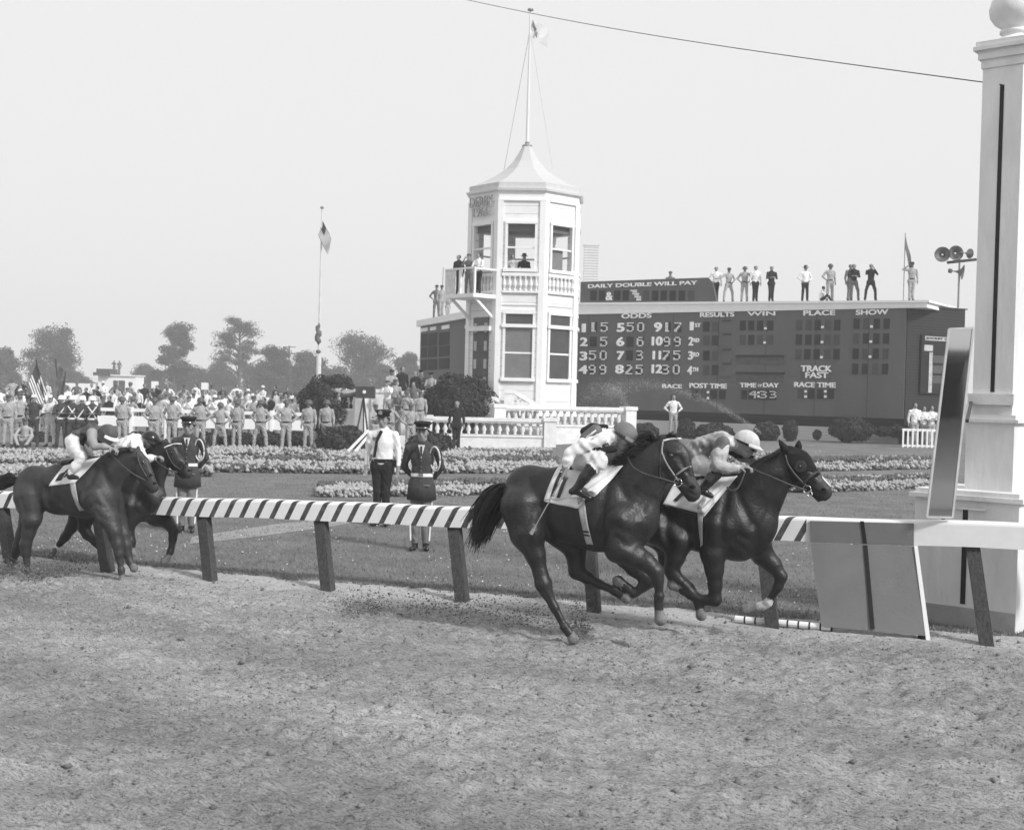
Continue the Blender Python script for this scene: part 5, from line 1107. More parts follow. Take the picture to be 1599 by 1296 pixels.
wp = b.build('whip', LEATHP); wp.location = f1.o; wp.rotation_euler = (0, 0, HRZ); tag(wp, 'long thin whip pointing down from the hand of the grey capped jockey', 'whip')
J2 = [SKIN, mat('silk_mottled', .34, rough=.55, var=.75, scale=5.5, bump=.014, bscale=18), BREECH, BOOT, DARKC, PLAID]
jk2, jb2, c, f, u = jockey(f2, 'jockey in pale silks and pale cap with goggles on the leading hooded horse',
    [(395, 300, 54), (440, 235, 52), (520, 215, 56), (590, 228, 42)],
    [([(405, 345, 54, -.08), (440, 360, 50, -.14), (485, 365, 42, -.2)], 2), ([(500, 395, 34, -.22), (455, 440, 30, -.26), (420, 480, 24, -.28)], 3), ([(415, 490, 22, -.28), (470, 520, 16, -.28)], 3),
     ([(420, 345, 50, .08), (540, 360, 42, .2)], 2), ([(540, 370, 34, .2), (480, 440, 28, .25), (440, 480, 20, .26)], 3)],
    [([(535, 232, 42, -.17), (515, 290, 42, -.22), (505, 350, 38, -.25)], 1), ([(505, 350, 38, -.25), (560, 365, 32, -.24), (618, 368, 22, -.22)], 1),
     ([(580, 240, 38, .16), (640, 300, 30, .22)], 1), ([(640, 300, 28, .22), (690, 320, 24, .16), (725, 310, 17, .1)], 1), ([(560, 250, 30, .0), (620, 280, 28, .05), (680, 290, 22, .06)], 4),
     ([(340, 262, 26, -.05), (395, 232, 40, -.04)], 1)],
    (662, 232, 0, .93, -.36), J2, [((622, 368), (705, 352), -.21, (.2, 0, -1), .75), ((728, 310), (775, 300), .1, (0, 0, -1), .8)])
cap2 = dome(jk2, 'cap', c, f, u, .116, CAPL, brim=.05, off=(.0, .03), ph=1.6)
for q in (-1, 1): sd_ = np.cross(u, f); torus_band(jk2, 'goggle', c + f * .098 + u * .01 + sd_ * q * .034, f, .030, .006, BOOT, u)
torus_band(jk2, 'goggle_strap', c + u * .012, u, .096, .008, BOOT, f)
B_ = Body(.01, .02); CH(f2, B_, [(520, 262, 40, -.205), (535, 222, 41, -.18)], 0, None); ab = link('arm_band', B_.mesh('a', 1), PLAID, jk2, smooth=True)
J3 = [SKIN, mat('silk_dark_check', .07, rough=.6, var=.5, scale=7, bump=.01, bscale=16), BREECH, BOOT, DARKC, mat('sleeve_grey', .27, rough=.6, var=.15, scale=8)]
jk3, jb3, c, f, u = jockey(f3, 'jockey in dark grey silks and white breeches on the left edge horse',
    [(505, 250, 50), (550, 205, 46), (620, 185, 48), (665, 190, 34)],
    [([(488, 262, 50, -.09), (510, 320, 48, -.16), (550, 360, 38, -.2)], 2), ([(550, 368, 36, -.21), (510, 420, 32, -.25), (478, 470, 24, -.27)], 2), ([(470, 495, 19, -.28), (520, 500, 14, -.28)], 3),
     ([(500, 265, 45, .09), (600, 350, 36, .2)], 2), ([(600, 355, 30, .2), (540, 460, 22, .27)], 3)],
    [([(620, 200, 36, -.17), (622, 250, 30, -.22), (640, 290, 26, -.24)], 5), ([(640, 290, 25, -.24), (700, 290, 22, -.22), (735, 298, 15, -.2)], 5),
     ([(640, 205, 32, .16), (680, 280, 24, .2), (760, 300, 15, .1)], 1), ([(520, 190, 22, -.06), (580, 165, 20, -.05), (550, 280, 18, -.12)], 4)],
    (722, 218, 0, .88, -.48), J3, [((738, 298), (775, 308), -.19, (0, 0, -1), .8), ((762, 300), (795, 308), .1, (0, 0, -1), .8)])
dome(jk3, 'helmet', c, f, u, .112, J3[1], brim=.028, brimm=SILKW, off=(.0, .03), ph=1.6)
jk4, jb4, c, f, u = jockey(f4, 'jockey in bulky white silks and black cap behind the left edge rider',
    [(800, 350, 52), (850, 290, 56), (910, 262, 56), (960, 262, 38)],
    [([(800, 370, 48, -.09), (900, 400, 42, -.18)], 2), ([(900, 405, 36, -.2), (850, 480, 26, -.26)], 3), ([(800, 370, 48, .09), (900, 400, 42, .18)], 2), ([(900, 405, 36, .2), (850, 480, 26, .26)], 3)],
    [([(915, 275, 46, -.17), (930, 330, 44, -.24), (960, 370, 38, -.24)], 1), ([(960, 370, 34, -.24), (1010, 370, 26, -.22), (1040, 365, 17, -.18)], 1), ([(930, 275, 40, .17), (960, 340, 34, .22), (1040, 350, 17, .1)], 1), ([(850, 300, 40, -.14), (900, 330, 44, -.16), (880, 360, 30, -.2)], 1)],
    (1008, 255, 0, .93, -.36), J1, [((1042, 364), (1078, 362), -.17, (0, 0, -1), .8)])
dome(jk4, 'cap', c, f, u, .105, BOOT, brim=.045, off=(.0, .03), ph=1.6)
# ---- standing figures. local frame: faces -y (the camera), x right in the picture, z up; height 1.75 when s = 1
def figure(pose, vox, rich=False):
    """pose: dict(arms='down|hips|behind|camera|cross|out|point', legs='apart|close|stride', lean). returns Body; mats 0 skin 1 shirt 2 trousers 3 shoes 4 sleeves"""
    B = Body(vox, .03); L = pose.get('legs', 'apart'); sx = {'apart': .13, 'close': .075, 'stride': .10, 'wide': .24}[L]; st = .14 if L == 'stride' else 0
    coat_ = pose.get('coat', 0); bulk = pose.get('bulk', 1.0); sleeve = 1
    if L == 'sit' : pass
    B.chain([(V3(0, 0, .96), .145 * bulk), (V3(0, 0, 1.08), .135 * bulk), (V3(0, -.005, 1.28), .155 * bulk), (V3(0, 0, 1.40), .13)], 1, ((0, 1, 0), .66))
    B.cap(V3(-.13, 0, 1.40), V3(.13, 0, 1.40), .062, None, 1)
    B.cap(V3(-.05, 0, .90), V3(.05, 0, .90), .135 * bulk, None, 1 if coat_ else 2, ((0, 1, 0), .72))
    if coat_:
        pass
    for q in (-1, 1):
        y = q * st
        B.chain([(V3(q * .085, 0, .90), .092), (V3(q * (sx * .85), y * .5 - .015, .52), .066), (V3(q * sx, y, .12), .052 if rich else .056)], 2, k=.02)
        B.cap(V3(q * sx, y, .09), V3(q * sx, y, .07), .045, None, 3, k=.01); B.cap(V3(q * sx, y + .03, .045), V3(q * (sx + .03), y - .13, .038), .043, .036, 3, ((0, 0, 1), .9), k=.01)
    A = pose.get('arms', 'down'); 
    arms = {'down': [((.19, 0, 1.40), (.245, .02, 1.12), (.25, -.03, .88))] * 2, 'hips': [((.19, 0, 1.40), (.36, .05, 1.17), (.19, -.04, 1.0))] * 2, 'behind': [((.19, 0, 1.40), (.26, .09, 1.14), (.12, .17, .96))] * 2,
            'camera': [((.19, 0, 1.40), (.25, -.17, 1.25), (.07, -.25, 1.52))] * 2, 'cross': [((.19, 0, 1.40), (.25, -.1, 1.16), (.02, -.22, 1.18))] * 2, 'hold': [((.19, 0, 1.40), (.24, -.08, 1.14), (.07, -.27, 1.16))] * 2,
            'mixed': [((.19, 0, 1.40), (.36, .05, 1.17), (.19, -.04, 1.0)), ((.19, 0, 1.40), (.245, .02, 1.12), (.25, -.03, .88))], 'shade': [((.19, 0, 1.40), (.40, -.02, 1.42), (.14, -.12, 1.60)), ((.19, 0, 1.40), (.25, .02, 1.12), (.25, -.03, .88))],
            'lean': [((.19, 0, 1.40), (.42, 0, 1.25), (.66, 0, 1.18)), ((.19, 0, 1.40), (.36, .05, 1.17), (.19, -.04, 1.0))]}[A]
    short = pose.get('short', False)
    for q, (a, e, h_) in zip((-1, 1), arms):
        a, e, h_ = [V3(p[0] * q, p[1], p[2]) for p in (a, e, h_)]
        B.cap(a, e, .060, .046, 1, k=.02); B.cap(e, e * .25 + h_ * .75, .046, .034, 0 if short else 4, k=.015); B.cap(e * .25 + h_ * .75, h_, .031, .026, 0, k=.01)
        d = nrm(h_ - e)
        if rich: hand(B, h_, d, (0, -.3, 0) if abs(d[2]) > .8 else (0, 0, -1), .45, 1.0, 0, thumb=q)
        else: B.cap(h_, h_ + d * .07, .032, .026, 0, k=.01); B.cap(h_ + d * .07, h_ + nrm(d + V3(-q * .3, -.2, 0)) * .13, .022, .014, 0, k=.006)
    ty = pose.get('turn', 0.0); fw = V3(math.sin(ty), -math.cos(ty), pose.get('nod', -.05)); hc = V3(0, -.015, 1.615)
    head(B, hc, fw, (0, 0, 1), 1.0, 0); B.cap(V3(0, .01, 1.42), V3(0, .0, 1.55), .062, .055, 0)
    B.hc, B.fw = hc, fw
    return B
def rename_mats(me, ms):
    n = len(me.polygons); ix = np.empty(n, np.int32); me.polygons.foreach_get('material_index', ix)
    me.materials.clear()
    for m in ms: me.materials.append(m)
    me.polygons.foreach_set('material_index', ix)
MESH = {}
def skirt(o, m, z0=.70, z1=1.02, r0=.205, r1=.152, name='coat_skirt'):
    b = MB(); n = 28; V = []
    for z, r in ((z1, r1), ((z0 + z1) / 2 + .02, (r0 + r1) / 2 + .012), (z0, r0)):
        for k in range(n): a = 6.2832 * k / n; q = 1 + (.03 * math.sin(a * 7) if z < z1 else 0); V.append((r * q * math.cos(a), r * q * .70 * math.sin(a) + .0, z))
    V += [(x * .96, y * .96, z) for x, y, z in V]; N = 3 * n
    Fq = [(j * n + k, j * n + (k + 1) % n, (j + 1) * n + (k + 1) % n, (j + 1) * n + k) for j in range(2) for k in range(n)]; Fq += [tuple(i + N for i in f[::-1]) for f in Fq]; Fq += [(2 * n + k, 2 * n + (k + 1) % n, 2 * n + (k + 1) % n + N, 2 * n + k + N) for k in range(n)]
    b.add(V, Fq); return b.build(name, m, o, smooth=True)
def fig_mesh(key, pose, vox): 
    if key not in MESH: B = figure(pose, vox); MESH[key] = (B.mesh('figure', 1, folds((1, 2, 4), .011 if vox < .025 else .0)), B.hc, B.fw)
    return MESH[key]
def hat_mesh(kind):
    b = MB()
    if kind == 'helmet': b.lathe((0, .005, .0), [(.002, .135), (.05, .128), (.095, .10), (.118, .055), (.125, .01), (.142, -.008), (.14, -.014), (.12, -.005)], 14)
    if kind == 'hair': b.lathe((0, .018, .0), [(.002, .118), (.05, .108), (.08, .085), (.092, .045), (.092, -.005), (.08, -.02)], 14)
    if kind == 'cap':
        b.lathe((0, .008, .0), [(.002, .125), (.07, .115), (.095, .085), (.097, .03), (.09, .025)], 14); b.box(-.07, .07, -.16, -.06, .03, .042)
    if kind == 'peaked':
        b.lathe((0, .0, .0), [(.002, .135), (.09, .13), (.13, .11), (.128, .098), (.1, .075), (.098, .03), (.09, .028)], 18); b.box(-.075, .075, -.155, -.07, .024, .036)
    if kind == 'fedora': b.lathe((0, .0, .0), [(.002, .15), (.06, .15), (.085, .13), (.1, .05), (.102, .04), (.16, .035), (.165, .03), (.095, .026)], 16)
    return b.mesh('hat_' + kind)
HATS = {k: hat_mesh(k) for k in ('helmet', 'hair', 'cap', 'peaked', 'fedora')}
_cmat = {}
def person(P, pose, hatk, mats, hatm, label, group=None, s=1.0, rz=0.0, vox=.022, belt=None, cat='person', pieces=()):
    key = (tuple(sorted(pose.items())), vox); me, hc, fw = fig_mesh(key, pose, vox)
    k2 = (key, tuple(m.name for m in mats))
    if k2 not in MESH: m2 = me.copy(); rename_mats(m2, mats); MESH[k2] = m2
    o = empty('person', P, rz, label, cat, group); o.scale = (s, s, s)
    link('body', MESH[k2], mats, o, smooth=True)
    ty = math.atan2(fw[0], -fw[1])
    hk = (hatk, hatm.name)
    if hk not in MESH: m3 = HATS[hatk].copy(); rename_mats(m3, [hatm]); MESH[hk] = m3
    link({'hair': 'hair', 'helmet': 'helmet', 'fedora': 'hat'}.get(hatk, 'cap'), MESH[hk], hatm, o, smooth=True, loc=Vector(hc) + Vector((0, 0, .03 if hatk != 'hair' else .0)), rot=(0, 0, ty))
    if belt:
        kb = ('belt', belt.name, pose.get('bulk', 1.0))
        if kb not in MESH: bl = pose.get('bulk', 1.0); b = MB(); b.lathe((0, 0, 0), [(.147 * bl, -.028), (.147 * bl, .028)], 18); m4 = b.mesh('belt'); 
        if kb not in MESH:
            for v in m4.vertices: v.co.y *= .72
            rename_mats(m4, [belt]); MESH[kb] = m4
        link('belt', MESH[kb], belt, o, loc=(0, 0, 1.0))
    return o
# ---------------------------------------------------------------- bushes, flower beds, trees
LEAF = mat('bush_leaf', .040, rough=.6, var=.5, scale=5); LEAFT = mat('tree_leaf', .055, rough=.8, var=.4, scale=.5); BARK = mat('bark', .07, rough=.9, var=.3, scale=2)
BLOOM = mat('white_bloom', .36, rough=.9, var=.35, scale=6); LEAFL = mat('bed_leaf', .10, rough=.8, var=.5, scale=6)
def leafcloud(P, N, sz, flat=.0):      # P points (n,3), N outward normals, quads
    n = len(P); r = RNG.normal(0, 1, (n, 3)); a = N * .8 + r * .8; a /= np.linalg.norm(a, axis=1)[:, None]
    t = np.cross(a, RNG.normal(0, 1, (n, 3))); t /= np.linalg.norm(t, axis=1)[:, None]; b = np.cross(a, t); s = (sz * (.6 + .8 * RNG.random(n)))[:, None]
    V = np.stack([P - t * s * .5, P + b * s * .35, P + t * s * .5, P - b * s * .35], 1); return V.reshape(-1, 3), np.arange(4 * n).reshape(n, 4)
def bush(u, v, hw, hh, k, label, group=None, cat='bush', n=None, sz=.09, zmin=None, name='round_bush', m=None):
    Y = F / k; c = D(u, v, Y); rx = hw / k; rz = hh / k; ry = rx * .9; n = n or int(2500 + 9000 * rx * rz)
    d = RNG.normal(0, 1, (n, 3)); d /= np.linalg.norm(d, axis=1)[:, None]
    lump = 1 + .10 * np.sin(d[:, 0] * 7 + u) * np.sin(d[:, 2] * 6) + .08 * np.sin(d[:, 1] * 11 + d[:, 0] * 9 + v)
    rr = (lump * (1 - .22 * RNG.random(n) ** 2))[:, None]; P = d * rr * np.array([rx, ry, rz])
    g0 = (lz(c.x, c.y) if zmin is None else zmin) - c.z
    P[:, 2] = np.maximum(P[:, 2], g0 + .03 * RNG.random(n)); V, Q = leafcloud(P, d, np.full(n, sz)); 
    # solid dark core added so the leaves are not see-through
    b = MB(); b.lathe((0, 0, 0), [(.02, rz * .82 * .99)] + [(rx * .80 * math.sin(a), rz * .80 * math.cos(a)) for a in np.linspace(.3, 2.3, 7)] , 14); cv = np.array(b.v); cv[:, 2] = np.maximum(cv[:, 2], g0)
    o = empty(name, c, 0, label, cat, group); link('foliage', npmesh('foliage', V, Q), m or LEAF, o)
    me = bpy.data.meshes.new('core'); me.from_pydata([tuple(p) for p in cv], [], b.f); link('inner_core', me, BARK, o); return o
BG = 'clipped bushes in front of the scoreboard'
bush(517, 634, 47, 47, 37.6, 'big dark round bush left of the stone terrace behind the soldiers')
bush(717, 634, 54, 48, 38.3, 'big dark round bush at the foot of the white tower')
bush(537, 693, 42, 27, 45, 'low wide bush beside the sloping plank at the end of the soldier row')
bush(672, 694, 36, 19, 44, 'low bush behind the uniformed guard below the balustrade')
for u, v, hw, hh, l in ((1008, 676, 20, 15, 'clipped bush left of the man in the white shirt'), (1072, 673, 14, 18, 'upright clipped bush right of the man in the white shirt'), (1116, 676, 30, 15, 'long low clipped bush behind the pale capped jockey'),
                    (1197, 674, 19, 15, 'rounded bush just right of the pale capped jockey'), (1234, 673, 11, 16, 'narrow upright bush left of centre before the scoreboard plinth'), (1276, 679, 6, 7, 'tiny sparse bush against the scoreboard plinth'),
                    (1329, 671, 33, 18, 'largest dark clipped bush in front of the scoreboard plinth'), (1378, 674, 13, 7, 'small low bush right of the largest clipped bush'), (1400, 673, 12, 9, 'small dark bush below the scoreboard right end'), (1432, 668, 20, 14, 'loose leafy bush below the spectators right of the scoreboard')):
    bush(u, v, hw, hh, 35.6, l, BG)
for i, (u, hw) in enumerate(((372, 26), (420, 26), (462, 24), (320, 24), (60, 22), (215, 18))):
    bush(u, 690, hw, 15, 42.5, ('low hedge clump between the soldiers in the middle of the row', 'low hedge clump behind the legs of the right hand soldiers', 'low hedge clump just left of the last two soldiers', 'low hedge clump behind the left middle soldiers', 'low dark hedge clump behind the flag bearers at far left', 'low hedge clump between the colour guard and the soldiers')[i], 'low hedge clumps behind the soldiers', name='hedge_clump')
def bed(pts, hw, label, white=.6, n=2600, hgt=.16, r=.055):
    t = RNG.random(n); U = np.interp(t, [p[0] for p in pts], [p[1] for p in pts]); Vv = np.interp(t, [p[0] for p in pts], [p[2] for p in pts]) + (RNG.random(n) * 2 - 1) * hw
    P = []; 
    for a, b_ in zip(U, Vv): q = G(a, b_); P.append((q.x, q.y, RNG.random() * hgt))
    P = np.array(P); R = r * (.5 + RNG.random(n)); base = np.array([(1, 0, 0), (-1, 0, 0), (0, 1, 0), (0, -1, 0), (0, 0, 1), (0, 0, -1)], float)
    V = base[None] * (.6 + .8 * RNG.random((n, 6, 1))) * R[:, None, None] + P[:, None, :]; T = np.array([(0, 2, 4), (2, 1, 4), (1, 3, 4), (3, 0, 4), (2, 0, 5), (1, 2, 5), (3, 1, 5), (0, 3, 5)])
    Fc = (T[None] + (np.arange(n) * 6)[:, None, None]).reshape(-1, 3)
    cl = (vnoise(P[:, 0], P[:, 1] * 2, .5, int(hw * 7)) * .6 + vnoise(P[:, 0], P[:, 1] * 3, 1.7, 5 + int(hw * 7)) * .9) + P[:, 2] / hgt * .5 + RNG.random(n) * .25; th = np.quantile(cl, 1 - white * .82)
    mi = np.repeat((cl < th).astype(int), 8)
    tag(link('flower_bed', npmesh('flower_bed', V.reshape(-1, 3), Fc, mi), [BLOOM, LEAFL]), label, 'flower bed', kind='stuff')
def L2(*p): n = len(p); return [(i / (n - 1), a, b) for i, (a, b) in enumerate(p)]
bed(L2((-40, 716), (330, 719)), 8, 'white flower band behind the left horses', .62, 4200)
bed(L2((-40, 737), (330, 741)), 4, 'narrow pale flower strip nearest the rail at the left', .5, 2600)
bed(L2((310, 708), (600, 712), (860, 711)), 6, 'wide white flower band below the balustrade', .7, 6500)
bed(L2((330, 732), (600, 735), (870, 733)), 6, 'second white flower band across the middle of the lawn', .6, 6500)
bed(L2((330, 722), (870, 722)), 2.5, 'dark leafy strip between two white flower bands', .15, 2600)
bed(L2((497, 767), (870, 759)), 4, 'dark leafy border edging the lawn behind the officers', .06, 3200, r=.045)
bed(L2((494, 774), (640, 773), (870, 768)), 2.8, 'thin white flower edging in front of the dark leafy border', .85, 3200, r=.04)
bed(L2((960, 709), (1262, 708), (1432, 709)), 6, 'white flower band below the scoreboard bushes at right', .75, 5000)
bed(L2((960, 722), (1262, 722), (1455, 720)), 3, 'dark leafy strip right of the leading horse', .05, 3000)
bed(L2((960, 733), (1262, 733), (1455, 729)), 4, 'grey white flower strip right of the leading horse', .55, 3000)
bed(L2((1200, 757), (1300, 757), (1452, 750)), 4, 'dark leafy border low at the right', .06, 2600, r=.045)
bed(L2((1200, 768), (1300, 766), (1452, 760)), 3, 'white flower edging low at the right beside the mirror', .85, 2600, r=.04)
bed(L2((1375, 690), (1460, 688)), 2, 'short pale flower strip below the right hand bushes', .7, 500)
def tree(u, vt, vb, hw, k, label, kind='full', seed=0, group='trees along the far side of the infield'):
    r = np.random.default_rng(seed + 100); Y = F / k; g = PX(u, Y, -.1); top = D(u, vt, Y).z; Hh = top; W = hw / k
    o = empty('tree', g, 0, label, 'tree', group); b = MB(); tr = .028 * Hh
    b.tube([(0, 0, 0), (r.normal(0, .1), 0, Hh * .3), (r.normal(0, .2), 0, Hh * .6), (0, 0, Hh * .85)], [tr, tr * .8, tr * .5, tr * .15], 7)
    cl = []
    nl = {'full': 22, 'oak': 26, 'fir': 20, 'low': 14}[kind]
    for i in range(nl):
        f = (i + .5) / nl; a = r.random() * 6.28
        if kind == 'fir': z = Hh * (.22 + .75 * f); R = W * (1.0 - .72 * f) * (.7 + .4 * r.random())
        elif kind == 'oak': z = Hh * (.42 + .55 * f); R = W * (1.05 - .65 * abs(f - .35) * 1.3) * (.55 + .5 * r.random())
        elif kind == 'low': z = Hh * (.15 + .7 * f); R = W * (1.05 - .6 * f) * (.4 + .6 * r.random())
        else: z = Hh * (.2 + .72 * f); R = W * math.sin(math.pi * (.2 + .68 * f)) ** .7 * (.45 + .55 * r.random())
        e = Vector((R * math.cos(a), R * math.sin(a), z)); z0 = max(Hh * .15, z - R * .6); b.tube([(0, 0, z0), e * .5 + Vector((0, 0, z0 * .5 + z * .02)), e], [tr * .35, tr * .22, tr * .08], 5)
        cl.append((e * .78 + Vector((0, 0, z * .22)), W * (.19 if kind == 'oak' else .27 if kind != 'low' else .36) * (.5 + .9 * r.random())))
        if kind != 'oak' and r.random() < .7: cl.append((e * .4 + Vector((0, 0, z * .6)), W * .32))
        if kind == 'oak': cl.append((e * .5 + Vector((0, 0, z * .5)), W * .15))
    link('trunk', b.mesh('trunk'), BARK, o)
    Ps, Ns = [], []
    for c, R in cl:
        n = int((430 if kind != 'low' else 380) if kind != 'oak' else 230); d = r.normal(0, 1, (n, 3)); d /= np.linalg.norm(d, axis=1)[:, None]
        Ps.append(np.array(c) + d * (R * (.25 + 1.05 * r.random((n, 1)) ** .9)) * np.array([1.15, 1.15, .62 if kind in ('fir', 'oak') else .85])); Ns.append(d)
    P = np.concatenate(Ps); N = np.concatenate(Ns); P[:, 2] = np.maximum(P[:, 2], .3)
    V, Q = leafcloud(P, N, np.full(len(P), .30 if kind != 'oak' else .24)); link('crown', npmesh('crown', V, Q), LEAFT, o); return o
tree(2, 543, 612, 30, 9, 'tree cut by the left edge of the picture on the skyline', 'full', 1)
tree(82, 507, 612, 46, 9, 'tall leaning dark tree at left above the flags', 'full', 2)
tree(272, 506, 612, 42, 9.2, 'dense layered evergreen left of the sparse oak', 'fir', 3)
tree(372, 494, 612, 50, 9, 'tall sparse oak with visible branches on the skyline', 'oak', 4)
tree(427, 540, 612, 32, 9.4, 'rounded tree just right of the sparse oak', 'full', 5)
tree(482, 548, 612, 32, 9.2, 'rounded tree behind the tall flagpole', 'full', 6)
tree(565, 518, 612, 52, 8.6, 'broad rounded tree right of the tall flagpole', 'full', 7)
tree(632, 550, 612, 28, 8.4, 'small tree beside the left wing of the scoreboard', 'full', 8)
for i, (u, vt, hw) in enumerate(((132, 588, 16), (222, 566, 26), (242, 575, 26), (310, 572, 26), (335, 560, 26), (352, 570, 26), (392, 566, 28), (412, 572, 24), (452, 560, 28), (508, 572, 24), (530, 568, 26), (600, 565, 28), (20, 580, 22), (58, 575, 22), (112, 580, 22), (285, 576, 28), (650, 572, 20))):
    tree(u, vt, 612, hw, 8.2, 'low bushy tree filling the hazy tree line below the taller crowns', 'low', 20 + i, group='low trees of the hazy tree line')
# ---------------------------------------------------------------- people in the scene
def at(u, k, z=0.0): return PX(u, F / k, z)
ORD = ['first', 'second', 'third', 'fourth', 'fifth', 'sixth', 'seventh', 'eighth', 'ninth', 'tenth', 'eleventh', 'twelfth', 'thirteenth', 'fourteenth']
KH = [SKIND, KHAKI, KHAKI2, BOOT, KHAKI]
DK = [SKIN, DARKC, DARKC, BOOT, DARKC]; WD_ = [SKIN, SHIRT, DARKC, BOOT, SHIRT]; WG = [SKIN, SHIRT, GREYC, BOOT, SHIRT]; GG = [SKIN, GREYC, GREYC, BOOT, GREYC]; NV = [SKIN, NAVY, NAVY, BOOT, NAVY]; WK = [SKIN, SHIRT, KHAKI2, BOOT, SHIRT]
poses = [dict(arms='hips', legs='apart', bulk=1.16), dict(arms='down', legs='apart', bulk=1.14), dict(arms='mixed', legs='apart', bulk=1.2), dict(arms='hips', legs='wide', bulk=1.14), dict(arms='behind', legs='apart', bulk=1.18), dict(arms='down', legs='stride', bulk=1.12), dict(arms='cross', legs='apart', bulk=1.14)]
row = [(190, 46, 4, 1.0), (240, 46, 2, 1.0), (268, 46, 0, 1.03), (312, 45.5, 0, 1.02), (343, 45.5, 3, .93), (369, 45, 1, .99), (406, 45, 3, 1.0), (446, 45, 0, 1.02), (481, 44.8, 1, 1.02), (509, 44.2, 1, 1.03)]
for i, (u, k, p, s) in enumerate(row):
    person(at(u, k), poses[p], 'helmet', KH, HELM, '%s helmeted soldier from the left in the khaki row standing before the white fence' % ORD[i], 'soldiers lined up behind the flower beds', s=s, rz=random.uniform(-.25, .25), vox=.017, belt=BOOT)
for i, (u, k, p, s, l) in enumerate(((12, 47, 1, 1.0, 'soldier in khaki at the very left edge of the picture'), (30, 46, 0, 1.03, 'soldier in khaki with his back turned near the striped flag'), (-8, 46, 1, 1, 'soldier half cut off by the left edge'))):
    person(at(u, k), poses[p], 'cap', KH, HELM, l, 'soldiers at the left edge', s=s, rz=math.pi * (i == 1) + .1, vox=.017, belt=BOOT)
# seated soldier
def sit_mesh():
    B = Body(.02, .03); B.chain([(V3(0, .05, .16), .15), (V3(0, .02, .45), .14), (V3(0, -.03, .62), .13)], 1); B.cap(V3(-.13, -.02, .62), V3(.13, -.02, .62), .06, None, 1)
    for q in (-1, 1): B.chain([(V3(q * .1, 0, .14), .09), (V3(q * .27, -.36, .38), .065), (V3(q * .12, -.55, .08), .05)], 2); B.cap(V3(q * .12, -.55, .05), V3(q * .16, -.7, .04), .045, .035, 3); B.chain([(V3(q * .19, -.02, .6), .055), (V3(q * .26, -.25, .42), .042), (V3(q * .05, -.42, .38), .034)], 1); B.cap(V3(q * .05, -.42, .38), V3(q * .0, -.47, .36), .03, .025, 0)
    head(B, V3(0, -.08, .84), (0, -1, -.25), (0, 0, 1)); B.cap(V3(0, -.03, .65), V3(0, -.07, .78), .06, .055, 0); B.hc = V3(0, -.08, .84); B.fw = V3(0, -1, -.25); return B
B = sit_mesh(); me = B.mesh('figure', 1); SITM = me; o = empty('person', at(39, 46.5), .2, 'soldier sitting cross legged on the grass at the far left', 'person'); link('body', me, KH, o, smooth=True); link('helmet', HATS['cap'].copy(), HELM, o, smooth=True, loc=V3(0, -.08, .87))
# colour guard
for i, u in enumerate((95, 112, 127, 143)):
    o = person(at(u, 46.5), poses[(6, 6, 4, 6)[i]], 'helmet', [SKIN, NAVY, NAVY, BOOT, NAVY], SHIRT, '%s guardsman from the left of four in white helmets and dark uniform' % ORD[i], 'colour guard in white helmets', s=1.0, rz=.3, vox=.017, belt=SHIRT)
    for q in ((-1, 1) if i % 2 else (1,)): b = MB(); b.tube([(q * .14, -.09, 1.42), (0, -.135, 1.22), (-q * .13, -.11, 1.02)], .022, 5); b.build('cross_strap', SHIRT, o)
for i, (u, l, p) in enumerate(((52, 'flag bearer in dark clothes under the striped flag', 0), (78, 'pale coated flag bearer beside the dark flag', 6))):
    person(at(u, 46), poses[p], 'cap', NV if i == 0 else [SKIN, STRAWM, STRAWM, BOOT, STRAWM], SHIRT, l, s=1.0, vox=.02)
# flags on poles
def stripes_mat(nm, ax='Z', pitch=.09):
    m = mat(nm, .75, var=.05); n = m.node_tree.nodes; l = m.node_tree.links; b = n['Principled BSDF']; tc = [x for x in n if x.type == 'TEX_COORD'][0]
    uvs = n.new('ShaderNodeUVMap'); sx = n.new('ShaderNodeSeparateXYZ'); l.new(tc.outputs['UV'], sx.inputs[0]); d = n.new('ShaderNodeMath'); d.operation = 'MULTIPLY'; d.inputs[1].default_value = 6.5; l.new(sx.outputs['Y'], d.inputs[0])
    f = n.new('ShaderNodeMath'); f.operation = 'FRACT'; l.new(d.outputs[0], f.inputs[0]); c = n.new('ShaderNodeMath'); c.operation = 'GREATER_THAN'; c.inputs[1].default_value = .5; l.new(f.outputs[0], c.inputs[0])
    cx = n.new('ShaderNodeMath'); cx.operation = 'LESS_THAN'; cx.inputs[1].default_value = .4; l.new(sx.outputs['X'], cx.inputs[0]); cy = n.new('ShaderNodeMath'); cy.operation = 'LESS_THAN'; cy.inputs[1].default_value = .54; l.new(sx.outputs['Y'], cy.inputs[0])
    ca = n.new('ShaderNodeMath'); ca.operation = 'MULTIPLY'; l.new(cx.outputs[0], ca.inputs[0]); l.new(cy.outputs[0], ca.inputs[1])
    mm = n.new('ShaderNodeMix'); mm.data_type = 'RGBA'; l.new(c.outputs[0], mm.inputs[0]); mm.inputs[6].default_value = (.13, .13, .13, 1); mm.inputs[7].default_value = (.75, .75, .75, 1)
    m2 = n.new('ShaderNodeMix'); m2.data_type = 'RGBA'; l.new(ca.outputs[0], m2.inputs[0]); l.new(mm.outputs[2], m2.inputs[6]); m2.inputs[7].default_value = (.05, .05, .05, 1); l.new(m2.outputs[2], b.inputs['Base Color']); return m
FLAGM = stripes_mat('striped_flag')
